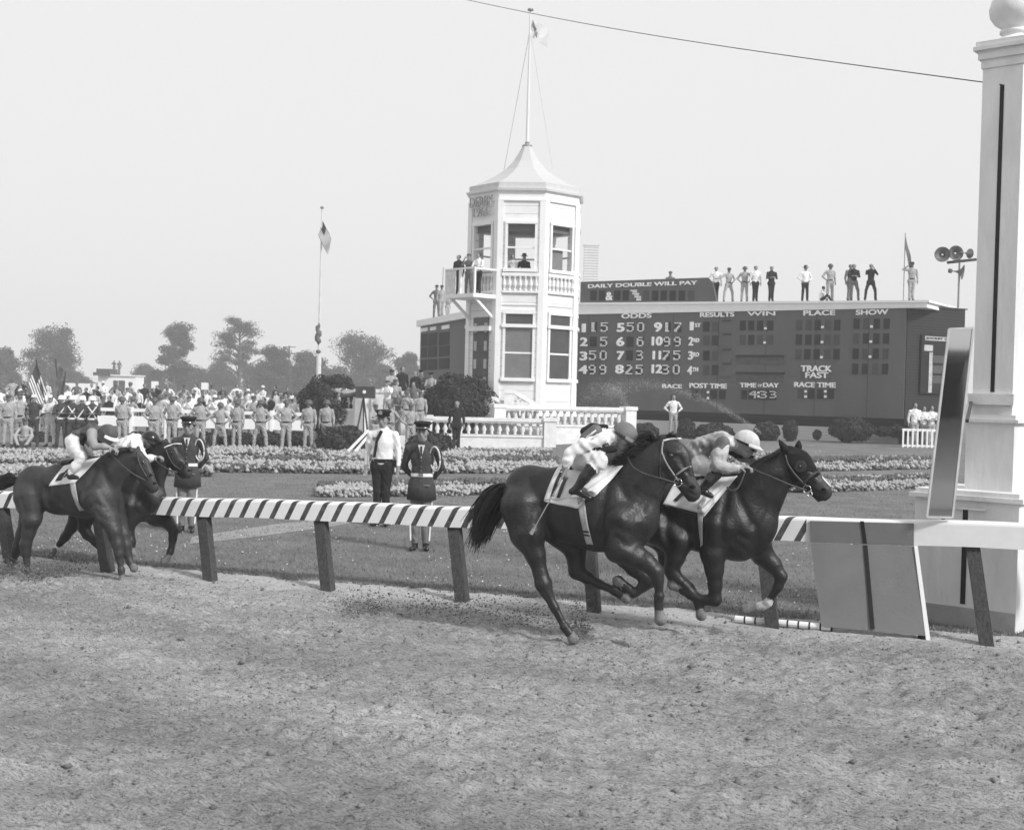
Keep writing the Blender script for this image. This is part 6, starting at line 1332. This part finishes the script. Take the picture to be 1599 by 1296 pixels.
def flagmesh(o, n1=16, n2=10):
    me = o.data; uv = me.uv_layers.new(name='uv'); k = (n1 + 1) * (n2 + 1)
    for lp in me.loops: i = lp.vertex_index % k; uv.data[lp.index].uv = ((i % (n1 + 1)) / n1, (i // (n1 + 1)) / n2)
fo = empty('striped_flag', at(70, 45.8), 0, 'striped flag on a slanting pole carried at the far left', 'flag')
b = MB(); b.tube([(.1, 0, 1.0), (-.35, 0, 2.95)], .025, 7); b.build('pole', LEATH, fo)
c_ = cloth('flag_cloth', FLAGM, Vector((-.33, 0, 2.85)), (.35, .1, -.95), (-.22, -.15, -.75), parent=fo, wave=.10); flagmesh(c_)
fo = empty('dark_flag', at(90, 46), 0, 'dark patterned flag on a pole beside the striped flag', 'flag')
b = MB(); b.tube([(.05, 0, 1.0), (-.12, 0, 3.0)], .025, 7); b.build('pole', LEATH, fo)
cloth('flag_cloth', mat('flag_dark', .13, var=.8, scale=3), Vector((-.1, 0, 2.9)), (.30, .1, -.35), (-.05, -.1, -1.2), parent=fo, wave=.12)
# crowd behind the fence
fe = empty('white_fence', at(150, 40), 0, 'low white board fence behind the row of soldiers', 'fence')
p0, p1 = at(150, 40), at(478, 40); L = (p1 - p0).length; b = MB(); b.box(0, L, -.03, .03, .55, .95); b.box(0, L, -.05, .05, 1.12, 1.25); b.build('boards', WHITE, fe)
for i in range(7): b = MB(); x = i * L / 6; b.box(x - .06, x + .06, -.08, .08, -.1, 1.3); b.build('post', WHITE, fe)
mixes = [(WK, 'cap', HELM), (WG, 'hair', HAIRM), (GG, 'fedora', GREYC), (KH, 'helmet', HELM), (WG, 'fedora', STRAWM), (DK, 'hair', HAIRM), (WD_, 'hair', HAIRM), (KH, 'cap', HELM), ([SKIN, STRAWM, STRAWM, BOOT, STRAWM], 'hair', GREYC)]
desc = ['white shirted man in a dull cap in the packed crowd behind the white fence', 'bareheaded spectator in white shirt and grey trousers in the packed crowd', 'man in grey suit and hat in the packed crowd behind the fence', 'helmeted soldier standing among the packed crowd behind the fence', 'spectator with pale hat and white shirt in the packed crowd', 'bareheaded man in dark suit among the crowd behind the fence', 'bareheaded man in white shirt and dark trousers among the crowd', 'soldier in khaki cap among the crowd behind the fence', 'spectator in all pale clothes among the crowd behind the fence']
cp = [dict(arms='down', legs='close'), dict(arms='hips', legs='apart'), dict(arms='cross', legs='close'), dict(arms='camera', legs='apart'), dict(arms='mixed', legs='apart')]
rr = random.Random(5)
for j in range(96):
    row_ = j % 4; u = -22 + (j // 4) * 20.8 + rr.uniform(-7, 7) + row_ * 5; k = (37.5, 34, 31, 28)[row_]; q = rr.randrange(len(mixes)); ms, hk, hm = mixes[q]
    if 60 < u < 100 and row_ < 2: u += 3
    person(at(u, k, (.0, .1, .3, .5)[row_]), cp[rr.randrange(5)], hk, ms, hm, desc[q], 'spectators packed behind the white fence, kind %d' % (q + 1) if False else 'spectators: ' + desc[q].split(' in ')[0].split(' with ')[0], s=rr.uniform(.94, 1.05), rz=rr.uniform(-.8, .8), vox=.03)
# ---- people on the scoreboard roof
def onroof(u, back=.5): s = sb(u, 470)[0]; nn = Vector((-SDv.y, SDv.x, 0)); p = SA + SDv * s + nn * back; p.z = zcs(s); return p
RG_ = 'people standing on the scoreboard roof'
for u, p, hk, ms, hm, s, l in ((1110, dict(arms='mixed', legs='close'), 'hair', WD_, HAIRM, 1.0, 'bareheaded man in white shirt at the right end of the upper sign'),
     (1130, dict(arms='lean', legs='wide'), 'cap', KH, BOOT, .95, 'soldier with hands on the upper sign beside the white shirted man'), (1155, dict(arms='hips', legs='apart'), 'helmet', KH, HELM, .97, 'helmeted soldier third from the left on the scoreboard roof'),
     (1172, dict(arms='down', legs='close'), 'hair', WD_, HAIRM, 1.0, 'white shirted man in dark trousers between a soldier and a dark suit'), (1197, dict(arms='hold', legs='close'), 'hair', DK, GREYC, .98, 'man in dark jacket holding a camera alone above the word results on the roof'),
     (1250, dict(arms='hips', legs='apart'), 'fedora', WD_, BOOT, .95, 'man in dark hat and white shirt with hands on hips on the roof'), (1289, dict(arms='mixed', legs='apart'), 'helmet', KH, HELM, .98, 'soldier standing beside a crouching figure on the scoreboard roof'),
     (1316, dict(arms='down', legs='close'), 'hair', GG, GREYC, 1.0, 'man half hidden behind a dark jacketed man on the roof'), (1326, dict(arms='hold', legs='wide'), 'hair', [SKIN, DARKC, GREYC, BOOT, DARKC], HAIRM, .98, 'man in open dark jacket and lighter trousers on the roof'),
     (1353, dict(arms='camera', legs='wide'), 'hair', DK, GREYC, .97, 'man in dark suit aiming a camera with feet apart on the roof'), (1417, dict(arms='shade', legs='close'), 'cap', KH, BOOT, .98, 'soldier shading his eyes beside the flag at the right end of the roof')):
    person(onroof(u, .5 if u != 1316 else .9), p, hk, ms, hm, l, RG_, s=s * 1.0, vox=.017, rz=random.uniform(-.3, .3), belt=BOOT if ms is KH else None)
o = empty('person', onroof(1277, .5), 1.2, 'figure crouching low on the scoreboard roof', 'person', RG_); o.scale = (.75,) * 3; mc = SITM.copy(); rename_mats(mc, [SKIN, SHIRT, DARKC, BOOT, SHIRT]); link('body', mc, [SKIN], o, smooth=True)
link('hair', HATS['hair'].copy(), HAIRM, o, smooth=True, loc=V3(0, -.08, .84))
pb = onroof(1028, 1.2); pb.z = sb(1028, 436)[1] + .12 - 1.35 + 0; person(pb, cp[0], 'cap', GG, HELM, 'man in a dull cap peering over the top of the upper sign', RG_, s=.98, vox=.02)
# flag on roof
fl = empty('roof_flag', onroof(1406, .4), 0, 'dark drooping flag on a thin pole on the scoreboard roof', 'flag')
b = MB(); b.tube([(0, 0, 0), (0, 0, 3.0)], .02, 6); b.build('pole', METALG, fl); cloth('flag_cloth', GREYC, Vector((.02, 0, 2.85)), (.38, -.05, -1.5), (-.02, -.05, -.55), parent=fl, wave=.08)
# balcony and tower room
zfl = zb1
T = fac(-1)
for i, (x, d, p, hk, ms, hm, l) in enumerate(((-.25, .55, dict(arms='camera', legs='apart'), 'cap', GG, HELM, 'man raising binoculars on the left of the tower balcony'), (.45, .6, dict(arms='cross', legs='close'), 'hair', [SKIN, SHIRT, DARKC, BOOT, SHIRT], HAIRM, 'man in pale shirt on the right of the tower balcony'), (-.75, .7, dict(arms='down', legs='close'), 'hair', DK, HAIRM, 'dark suited man by the canvas screen of the tower balcony'))):
    person(TC + T(x, d, zfl), p, hk, ms, hm, l, 'men on the tower balcony', s=.98, vox=.02, rz=-.5)
T = fac(0); zi = zT(393) - 1.78
for x, hk, ms, hm, l in ((-.38, 'hair', WG, GREYC, 'man in pale shirt inside the tower middle window on the left'), (.10, 'fedora', DK, BOOT, 'man in dark hat and suit inside the tower middle window')):
    person(TC + T(x, -.6, zi), cp[0], hk, ms, hm, l, 'men inside the tower room', s=1.0, vox=.02)
# left wing roof
for x, s, z_, p, ms, hk, l in ((680, .98, 0, 1, GG, 'cap', 'man in grey at the left end of the wing roof'), (688, .93, 0, 0, KH, 'cap', 'man in khaki second from left on the wing roof'), (698, .8, -.25, 2, KH, 'hair', 'crouched man nearest the balcony on the wing roof')):
    ss = lq(x, 500)[0]; P = LA + ld * ss + Vector((0, .5, 0)); P.z = zt2 + z_; person(P, cp[p], hk, ms, HAIRM, l, 'people on the left wing roof', s=s, vox=.02)
b = MB(); ss = lq(686, 500)[0]; P = LA + ld * ss + Vector((.05, .7, 0)); b.tube([(P.x, P.y, zt2), (P.x + .05, P.y, zt2 + 2.6)], .02, 6)
tag(b.build('thin_pole', METALG), 'thin bare pole standing among people on the wing roof', 'pole')
# terrace group
SPx = [(610, 38.4, 1.3, 2, KH, 'cap', BOOT, 1.0, 'officer in khaki and dark cap at the left of the terrace group'), (627, 37.0, 1.35, 0, DK, 'hair', HAIRM, 1.07, 'tall man in dark suit turned sideways on the terrace'), (648, 37.0, 1.3, 0, DK, 'hair', GREYC, 1.0, 'grey haired man in dark suit at the terrace balustrade'),
       (657, 36.6, 1.35, 2, GG, 'peaked', BOOT, 1.0, 'officer in peaked cap behind the grey haired man'), (672, 36.8, 1.3, 2, KH, 'peaked', BOOT, .97, 'officer in khaki with wide cap at the right of the terrace group')]
st = MB(); q = [at(588, 39.6), at(676, 39.6), at(676, 37.9), at(588, 37.9)]
for z1_, k0 in ((.45, 41.0), (.9, 39.6)):
    q = [at(588, k0), at(662, k0), at(662, 37.8), at(588, 37.8)]; st.add([Vector((p.x, p.y, z)) for z in (-.1, z1_) for p in q], [(3, 2, 1, 0), (4, 5, 6, 7)] + [(i, (i + 1) % 4, (i + 1) % 4 + 4, i + 4) for i in range(4)])
tag(st.build('steps', CONC), kind='structure')
SPx += [(604, 39.0, .9, 3, WK, 'cap', HELM, .97, 'white shirted photographer aiming a camera beside the terrace pedestal'), (616, 38.6, .9, 4, KH, 'cap', HELM, 1.0, 'man in khaki on the upper step below the officers'), (634, 39.2, .45, 3, KH, 'helmet', HELM, 1.0, 'helmeted photographer on the lower step'),
        (645, 39.0, .9, 1, GG, 'hair', HAIRM, .96, 'bareheaded man in grey on the upper step'), (621, 40.2, .45, 2, GG, 'hair', HAIRM, 1.0, 'man in grey with folded arms on the lower step'), (655, 40.4, .45, 0, KH, 'cap', HELM, 1.0, 'man in khaki at the right end of the lower step'),
        (608, 42.6, 0, 1, KH, 'hair', HAIRM, 1.0, 'man in khaki on the grass behind the policeman'), (640, 42.8, 0, 4, KH, 'cap', HELM, .98, 'man in khaki on the grass behind the uniformed guard'), (585, 41.5, 0.0, 2, KH, 'cap', HELM, .95, 'man in khaki behind the sloping plank')]
for u, k, z, p, ms, hk, hm, s, l in SPx: person(at(u, k, z), cp[p], hk, ms, hm, l, 'people gathered at the terrace', s=s, vox=.017, rz=random.uniform(-.6, .6), belt=BOOT if ms is KH else None)
dsm = person(at(712, 42.2, .0), dict(arms='down', legs='close', coat=1), 'hair', DK, GREYC, 'man in dark suit standing alone before the low balustrade', s=1.08, vox=.015)
skirt(dsm, DARKC, .78, 1.05, .18, .15, 'jacket_hem')
pm = at(1050, 35.0); pm.z = .5; person(pm, dict(arms='hips', legs='apart'), 'hair', WK, HAIRM, 'man in white shirt and khaki trousers alone in front of the scoreboard', s=1.04, vox=.014, belt=None)
b = MB(); b.lathe((pm.x, pm.y, .3), [(1.6, 0), (1.3, .12), (.8, .2)], 20); tag(b.build('grass_mound', GRASS, smooth=True), kind='structure')
for u, s, l, ms in ((1427, 1.08, 'taller white shirted spectator right of the scoreboard', WK), (1441, 1.0, 'middle white shirted spectator right of the scoreboard with dark glasses', WG), (1453, 1.02, 'spectator in pale shirt nearest the mirror', WK)):
    person(at(u, 36.5, .35), cp[(1, 2, 0)[int(u) % 3]], 'hair', ms, HAIRM, l, 'spectators right of the scoreboard', s=s, vox=.018)
wf = empty('low_white_fence', at(1408, 37.5, .3), 0, 'low white slatted fence in front of spectators right of the scoreboard', 'fence'); b = MB(); b.box(0, 1.9, -.03, .03, .75, .85); b.box(0, 1.9, -.03, .03, .1, .18); b.build('rails', WHITE, wf)
for i in range(10): b = MB(); b.box(i * .2, i * .2 + .07, -.05, -.03, 0, .85); b.build('slat', WHITE, wf)
# ---- large standing figures near the rail
def rich(P, pose, ms, s, label, group=None, rz=0, vox=.0105, cat='person'):
    B = figure(pose, vox, True); me_ = B.mesh('figure', 1, folds((1, 2, 4), .0045)); o = empty('person', P, rz, label, cat, group); o.scale = (s, s, s); link('body', me_, ms, o, smooth=True)
    f_ = nrm(B.fw); sd_ = nrm(np.cross((0, 0, 1), f_)); u_ = np.cross(f_, sd_)
    for q in (-1, 1): b = MB(); b.lathe((0, 0, 0), [(.012 * math.sin(a), -.012 * math.cos(a)) for a in (.2, .8, 1.57, 2.3, 2.9)], 8); b.build('eye', EYE, o, smooth=True, loc=Vector(B.hc + f_ * .087 + u_ * .012 + sd_ * q * .032))
    P_ = lambda a, c, d: Vector(B.hc + f_ * a + u_ * c + sd_ * d)
    for q in (-1, 1): b = MB(); b.tube([P_(.098, .036, q * .012), P_(.094, .040, q * .032), P_(.082, .034, q * .05)], .005, 5); b.build('eyebrow', HAIRM, o)
    b = MB(); b.tube([P_(.091, -.053, -.024), P_(.100, -.052, 0), P_(.091, -.053, .024)], .0045, 5); b.build('mouth', SKIND, o)
    for q in (-1, 1): b = MB(); b.tube([P_(.02, .045, q * .080), P_(-.03, .02, q * .082), P_(-.06, -.01, q * .06)], [.012, .02, .02], 6); b.build('hair', HAIRM, o, smooth=True)
    return o, B
def peaked(o, hc, m, ty, band=None, badge=None, tilt=0):
    c = link('cap', HATS['peaked'].copy(), m, o, smooth=True, loc=Vector(hc) + Vector((0, 0, .035)), rot=(tilt, 0, ty)); c.data.materials.clear(); c.data.materials.append(m)
    if band: torus_band(c, 'cap_band', V3(0, 0, .04), (0, 0, 1), .101, .007, band, (0, 1, 0))
    if badge: b = MB(); b.prism([(-.03, 0), (.03, 0), (.035, .04), (0, .065), (-.035, .04)], -.132, -.118, lambda a, z, d: Vector((a, d, .055 + z))); b.build('cap_badge', badge, c)
    return c
pol, B = rich(at(595, 95.2), dict(arms='down', legs='close', bulk=1.08, turn=-.1), [SKIN, SHIRT, DARKC, BOOT, SHIRT], 1.075, 'policeman in white shirt, dark trousers and peaked cap standing behind the rail', rz=-.15)
peaked(pol, B.hc, DARKC, -.1, None, BIT)
b = MB(); b.lathe((0, 0, 0), [(.160, -.03), (.160, .03)], 22)
for i, v in enumerate(b.v): b.v[i] = (v[0], v[1] * .70, v[2])
b.build('belt', BOOT, pol, loc=(0, 0, 1.0))
b = MB(); b.beam((.0, -.095, 1.46), (-.06, -.128, 1.32), .05, .014, up=(0, 1, 0)); b.beam((-.06, -.128, 1.32), (-.10, -.125, 1.05), .04, .014, up=(0, 1, 0)); b.build('tie', DARKC, pol)
b = MB(); b.box(-.06, .06, -.02, .02, -.05, .06); b.build('holster', BOOT, pol, loc=(.17, -.04, .96)); b = MB(); b.box(-.03, .03, -.01, .01, -.02, .03); b.build('badge', BIT, pol, loc=(-.1, -.128, 1.33))
def guard(P, s, label, rz=0, vis=True):
    o, B = rich(P, dict(arms='behind', legs='close', coat=1, turn=-.05), [SKIN, NAVY, mat('guard_trousers%d' % int(P.x * 10), .17, rough=.9, var=.15, bump=.008), BOOT, NAVY], s, label, 'uniformed guards by the rail', rz)
    peaked(o, B.hc, DARKC, -.05, BIT, None)
    def ring_(name, z, r0, hh, m, f=.67):
        b = MB(); b.lathe((0, 0, 0), [(r0, -hh), (r0, hh)], 22)
        for i, v in enumerate(b.v): b.v[i] = (v[0], v[1] * f, v[2])
        return b.build(name, m, o, loc=(0, 0, z))
    ring_('belt', 1.04, .153, .024, SHIRT, .69); skirt(o, NAVY)
    for z in (1.04,): b = MB(); b.box(-.03, .03, -.012, .012, -.03, .03); b.build('buckle', BIT, o, loc=(0, -.110, z))
    for z in (1.24, 1.16, 1.10, .97): b = MB(); b.lathe((0, 0, 0), [(.002, -.01), (.013, -.006), (.013, .006), (.002, .01)], 8); b.build('button', BIT, o, loc=(0, -.118 if z > 1.0 else -.12, z))
    b = MB(); b.prism([(-.045, 1.455), (0, 1.27), (.045, 1.455)], -.128, -.10, lambda a, z, d: Vector((a, d, z))); b.build('shirt_front', SHIRT, o)
    b = MB(); b.beam((0, -.134, 1.44), (0, -.134, 1.30), .028, .01, up=(0, 1, 0)); b.build('tie', NAVY, o)
    pts = [(.185 + .075 * math.cos(a), -.085 - .045 * math.cos(a - .6), 1.27 + .165 * math.sin(a) - .02 * math.cos(a)) for a in [i * 6.2832 / 20 for i in range(21)]]
    b = MB(); b.tube(pts, .0115, 7); b.build('shoulder_cord', STRAWM, o, smooth=True)
    for q in (-1, 1): b = MB(); b.beam((q * .155, -.02, .74), (q * .128, -.035, .14), .02, .03, up=(0, 1, 0)); b.build('trouser_stripe', SHIRT, o)
    b = MB(); b.box(.04, .13, -.136, -.122, .90, .915); b.build('pocket_edge', METALG, o)
    return o
guard(at(656, 111.5), 1.02, 'young guard in dark tunic with white belt and shoulder cord, right of the policeman', -.05)
guard(at(291, 103), .99, 'guard in dark tunic with white shoulder cord behind the left rail post', .1)
# ---------------------------------------------------------------- flagpoles, speakers, far things
tp = empty('tall_flagpole', at(495, 36.5), 0, 'tall white flagpole left of the tower with a striped flag at the top', 'flagpole')
ztp = D(502, 327, F / 36.5).z; zmid = D(496, 555, F / 36.5).z
b = MB(); b.tube([(0, 0, 0), (0, 0, zmid)], .11, 12); b.tube([(0, 0, zmid), (0, 0, ztp)], [.055, .03], 10); b.build('pole', mat('pole_white', .62, var=.15), tp); b = MB(); b.lathe((0, 0, ztp), [(.02, 0), (.08, .04), (.08, .09), (.02, .13)], 10); b.build('ball', METALG, tp)
uf = empty('national_flag', at(495, 36.5, 0), 0, 'striped flag hanging limp near the top of the tall flagpole', 'flag')
z0_ = D(500, 345, F / 36.5).z; z1_ = D(500, 400, F / 36.5).z
c_ = cloth('flag_cloth', FLAGM, Vector((.04, 0, z0_)), (.42, -.1, -.80), (-.18, -.03, -.62), parent=uf, wave=.10, seed=2); flagmesh(c_)
# furled banner tied to the pole
zf1, zf0 = D(496, 504, F / 36.5).z, D(496, 538, F / 36.5).z
ff = empty('furled_banner', at(495, 36.5, 0), 0, 'dark furled banner bunched round the tall flagpole halfway down', 'banner')
b = MB(); n_ = 9; b.tube([(-.04 + .05 * math.sin(i * 1.7), -.06, zf0 + (zf1 - zf0) * i / n_) for i in range(n_ + 1)], [.03, .10, .13, .10, .14, .12, .08, .10, .06, .02], 9); b.build('cloth', GREYC, ff, smooth=True)
b = MB(); b.lathe((-.02, -.03, D(496, 552, F / 36.5).z), [(.06, 0), (.12, .05), (.10, .12), (.05, .16)], 9); b.build('knot', GREYC, ff, smooth=True)
# loudspeakers on a mast
lsY = F / 34.8; L0 = PX(1496, lsY, zw)
ls = empty('speaker_mast', L0, 0, 'thin mast with a crossarm and horn loudspeakers beside the finish post', 'mast')
zA_ = D(1497, 409, lsY).z - zw; b = MB(); b.tube([(0, 0, 0), (.0, 0, zA_ + .1)], .045, 8); b.build('mast', METALG, ls)
b = MB(); b.beam((-.55, 0, zA_ - .05), (.75, 0, zA_ + .12), .1, .12); b.build('crossarm', METALD, ls)
def horn(c, d, R_, L_, m):
    d = Vector(d).normalized(); b = MB(); prof = [(0, .05), (.15, .07), (.35, .09), (.6, .22), (.85, .52), (1.0, 1.0)]
    b.tube([Vector(c) + d * (L_ * (t - .8)) for t, r in prof], [R_ * r for t, r in prof], 18, caps=False); b.tube([Vector(c) + d * (L_ * (t - .8)) for t, r in prof], [R_ * r * .94 for t, r in prof], 18, caps=False)
    b.tube([Vector(c) - d * L_ * 1.05, Vector(c) - d * L_ * .75], R_ * .3, 10); o = b.build('horn', m, ls, smooth=True)
    b = MB(); b.tube([Vector(c) - d * .25 * L_, Vector(c) + d * .02], [R_ * .2, R_ * .12], 10); b.build('horn_centre', WHITE2, o, smooth=True)
for u, v, d, R_ in ((1471.5, 398, (-.35, -1, .05), .34), (1491.5, 396, (.05, -1, .05), .34), (1512, 396, (1, .5, 0), .22), (1500, 425, (.9, -.5, -.15), .34)):
    p = D(u, v, lsY - .2) - L0; horn(p, d, R_, .5, METALG if False else mat('horn_grey', .10, rough=.5, var=.4, scale=4) if 'horn_grey' not in MAT else MAT['horn_grey'])
# far white booth with people on it, far rail
bo = empty('white_booth', PX(182, F / 14, -.1), 0, 'small white booth with a dark doorway far across the infield', 'booth')
hb = D(182, 587, F / 14).z + .1; b = MB(); b.box(-2.1, 2.1, 0, 3, 0, hb); b.box(-2.4, 2.2, -.2, 3.2, hb, hb + .12); b.build('walls', WHITE, bo)
for x0, x1 in ((-.4, .1), (.2, .9)): b = MB(); b.box(x0, x1, -.03, .0, .1, hb - .5); b.build('doorway', CELL3, bo)
for u, p, l in ((178, 3, 'man with binoculars on the left of the far white booth roof'), (186, 0, 'man on the right of the far white booth roof')): person(PX(u, F / 14 + 1, hb), cp[p], 'hair', GG, HAIRM, l, 'people on the far booth roof', s=.95, vox=.03)
b = MB(); b.box(-1.2, .6, 0, 3.5, .0, .35); b.box(-.9, .5, .2, 3.2, .35, .75); cr = b.build('dark_awning', CELL3); cr.location = PX(162, F / 14 - .6, hb - .1); tag(cr, 'low dark shape like a parked cart roof left of the far white booth', 'canopy')
fr_ = empty('far_rail', PX(-60, F / 17, 0), 0, 'thin white rail running across the far infield behind the crowd', 'rail')
p1 = PX(720, F / 16, 0); p0 = PX(-60, F / 17, 0); rz = math.atan2((p1 - p0).y, (p1 - p0).x); fr_.rotation_euler = (0, 0, rz); L = (p1 - p0).length; b = MB(); b.box(0, L, -.06, .06, 1.0, 1.14); b.build('rail_bar', WHITE, fr_)
for i in range(24): b = MB(); b.box(i * L / 23 - .05, i * L / 23 + .05, -.05, .05, 0, 1.0); b.build('post', WHITE, fr_)
VAN = empty('white_van', PX(118, F / 12, -.1), 0, 'pale box shaped van parked far across the infield', 'van')
b = MB(); b.box(-1.9, 1.9, 0, 2, .5, 2.1); b.box(-2.5, -1.9, .1, 1.9, .5, 1.4); b.build('body', WHITE, VAN)
for x in (-1.7, 1.3): b = MB(); b.tube([(x, -.02, .38), (x, .2, .38)], .36, 12); b.build('wheel', BLACK, VAN)
b = MB(); b.box(-2.3, -1.2, -.02, 0, 1.1, 1.7); b.build('window', GLASS, VAN)
cars = [(22, 12.5), (48, 12), (335, 12.2), (440, 12), (545, 12.6)]
for i, (u, k) in enumerate(cars):
    if i == 0:
        c0 = empty('parked_car', PX(u, F / k, -.1), 0, 'pale car parked far off near the left edge', 'car', 'cars parked far across the infield'); b = MB()
        b.prism([(-2.3, .35), (-2.3, .85), (-1.2, .95), (-.7, 1.42), (.9, 1.42), (1.5, .95), (2.3, .85), (2.3, .35)], 0, 1.7, lambda a, z, d: Vector((a, d, z))); b.build('body', WHITE2, c0)
        b = MB(); b.prism([(-1.0, .97), (-.62, 1.36), (.85, 1.36), (1.3, .97)], -.02, 1.72, lambda a, z, d: Vector((a, d, z))); b.build('window', GLASS, c0)
        for x in (-1.5, 1.5): b = MB(); b.tube([(x, -.03, .33), (x, .2, .33)], .33, 12); b.build('wheel', BLACK, c0)
    else:
        c = copy_tree(c0); c.location = PX(u, F / k, -.1); c['label'] = ('', 'second pale car far off left of the flags', 'pale car far off below the sparse oak', 'pale car far off below the rounded trees', 'pale car far off behind the big round bush')[i]
# chimney-like pedestal (white sign) poking above the crowd
for u, v, l in ((241, 601, 'small white square sign above the crowd left of centre'), (319, 603, 'small white square sign above the crowd by the soldiers')):
    Y = F / 22; p = D(u, v, Y); o = empty('white_sign', PX(u, Y, 0), 0, l, 'sign', 'small white signs above the crowd'); b = MB(); b.box(-.25, .25, -.03, .03, p.z - .25, p.z + .25); b.build('board', WHITE, o); b = MB(); b.beam((0, .06, 0), (0, .06, p.z), .06, .06); b.build('stake', WHITE2, o)
# utility pole
up = empty('utility_pole', PX(450, F / 9, 0), 0, 'distant utility pole with two crossarms between the trees', 'pole'); z_ = D(450, 540, F / 9).z; b = MB(); b.tube([(0, 0, 0), (0, 0, z_)], .13, 6); b.build('pole', BARK, up)
for dz in (.2, 1.4): b = MB(); b.beam((-1.1, 0, z_ - dz), (1.1, 0, z_ - dz), .12, .12); b.build('crossarm', BARK, up)
# planks beside the low bush
for i, (a, c) in enumerate((((575, 672), (543, 705)), ((581, 674), (552, 708)))): b = MB(); b.beam(D(*a, F / 46.5), D(*c, F / 47.5), .09, .05); tag(b.build('sloping_plank', WHITE2), ('upper', 'lower')[i] + ' of two pale planks sloping down to the flowers left of the policeman', 'plank', 'sloping planks')
# camera on tripod at the terrace pedestal
cm_ = empty('film_camera', at(566, 39.5, 0), 0, 'dark bulky film camera with a long lens by the left terrace pedestal', 'camera'); zz_ = D(570, 612, F / 39.5).z
b = MB(); b.box(-.3, .45, -.2, .2, zz_ - .25, zz_ + .22); b.build('housing', METALD, cm_); b = MB(); b.tube([(-.3, 0, zz_ - .1), (-.85, -.05, zz_ - .2)], [.1, .07], 10); b.build('lens', METALD, cm_)
b = MB(); b.lathe((0, 0, 0), [(.07, 0), (.07, .02)], 12); d_ = b.build('round_plate', SHIRT, cm_, loc=(.05, -.205, zz_)); d_.rotation_euler = (math.pi / 2, 0, 0)
for x, y in ((-.3, -.25), (.3, -.25), (0, .35)): b = MB(); b.beam((0, 0, zz_ - .22), (x, y, 0), .05, .05); b.build('tripod_leg', METALD, cm_)
# water and dirt in the air
DROP = mat('water_drops', .8, rough=.3, var=.05)
def spray(name, pts, n, r, spread, m, label, cat, size=None, pw=1.0, st=None):
    t = RNG.random(n) ** pw; P = np.stack([np.interp(t, np.linspace(0, 1, len(pts)), [p[i] for p in pts]) for i in range(3)], -1)
    P += RNG.normal(0, 1, (n, 3)) * (np.array(spread) * (.25 + t)[:, None]); P[:, 2] = np.maximum(P[:, 2], .01); R = r * (.4 + 1.2 * RNG.random(n) ** 2)
    o = chunks(name, P, R, m); tag(o, label, cat, kind='stuff'); return o
Yw = F / 36.2
arc1 = [tuple(D(u, v, Yw)) for u, v in ((1188, 676), (1150, 650), (1110, 628), (1060, 610), (1010, 600), (965, 604), (945, 620))]
arc2 = [tuple(D(u, v, Yw + 1)) for u, v in ((985, 660), (978, 630), (965, 608), (945, 602), (925, 612), (908, 632))]
spray('water_spray', arc1, 4200, .007, (.13, .2, .17), DROP, 'fine arc of sprinkler water in front of the scoreboard above the jockeys', 'water spray')
spray('water_spray', arc2, 1900, .007, (.22, .2, .22), DROP, 'smaller fan of sprinkler water at the left of the scoreboard', 'water spray')
def dust(u, v, w_, h_, n, r, label, seed=0):
    n = int(n * 3.2); c = G(u, v); k = F / c.y; P = np.stack([c.x + RNG.normal(0, w_ / k, n), c.y + RNG.normal(0, .25, n), np.abs(RNG.normal(0, h_ / k, n))], -1); R = r * .42 * (.3 + RNG.random(n) ** 3 * 2.6)
    tag(chunks('flying_dirt', P, R, CLODD), label, 'flying dirt', kind='stuff')
CLODD = mat('wet_clod', .14, rough=.95, var=.5, scale=5)
dust(905, 985, 9, 22, 420, .010, 'column of flying dirt behind the planted hoof of horse number 11')
dust(700, 960, 70, 20, 700, .010, 'loose dirt kicked up along the ground behind horse number 11')
dust(560, 955, 22, 14, 450, .010, 'puff of flying dirt far behind horse number 11')
dust(830, 972, 40, 16, 300, .010, 'dirt kicked up under the belly of horse number 11')
dust(75, 900, 22, 12, 700, .012, 'burst of dirt behind the hind hooves at the left edge')
dust(10, 896, 12, 10, 450, .012, 'burst of dirt at the very left edge of the track')
hz = bpy.data.meshes.new('haze'); b = MB(); b.box(-300, 300, -45, 330, -1.2, 22); hzo = b.build('haze', (lambda m: m)(bpy.data.materials.new('haze_air')))
hm = hzo.data.materials[0]; hm.use_nodes = True; hm.node_tree.nodes.clear(); hv = hm.node_tree.nodes.new('ShaderNodeVolumePrincipled'); ho = hm.node_tree.nodes.new('ShaderNodeOutputMaterial')
hv.inputs['Color'].default_value = (1, 1, 1, 1); hv.inputs['Density'].default_value = .0016; hm.node_tree.links.new(hv.outputs[0], ho.inputs['Volume']); tag(hzo, 'pale haze in the air over the infield', 'haze', kind='stuff')
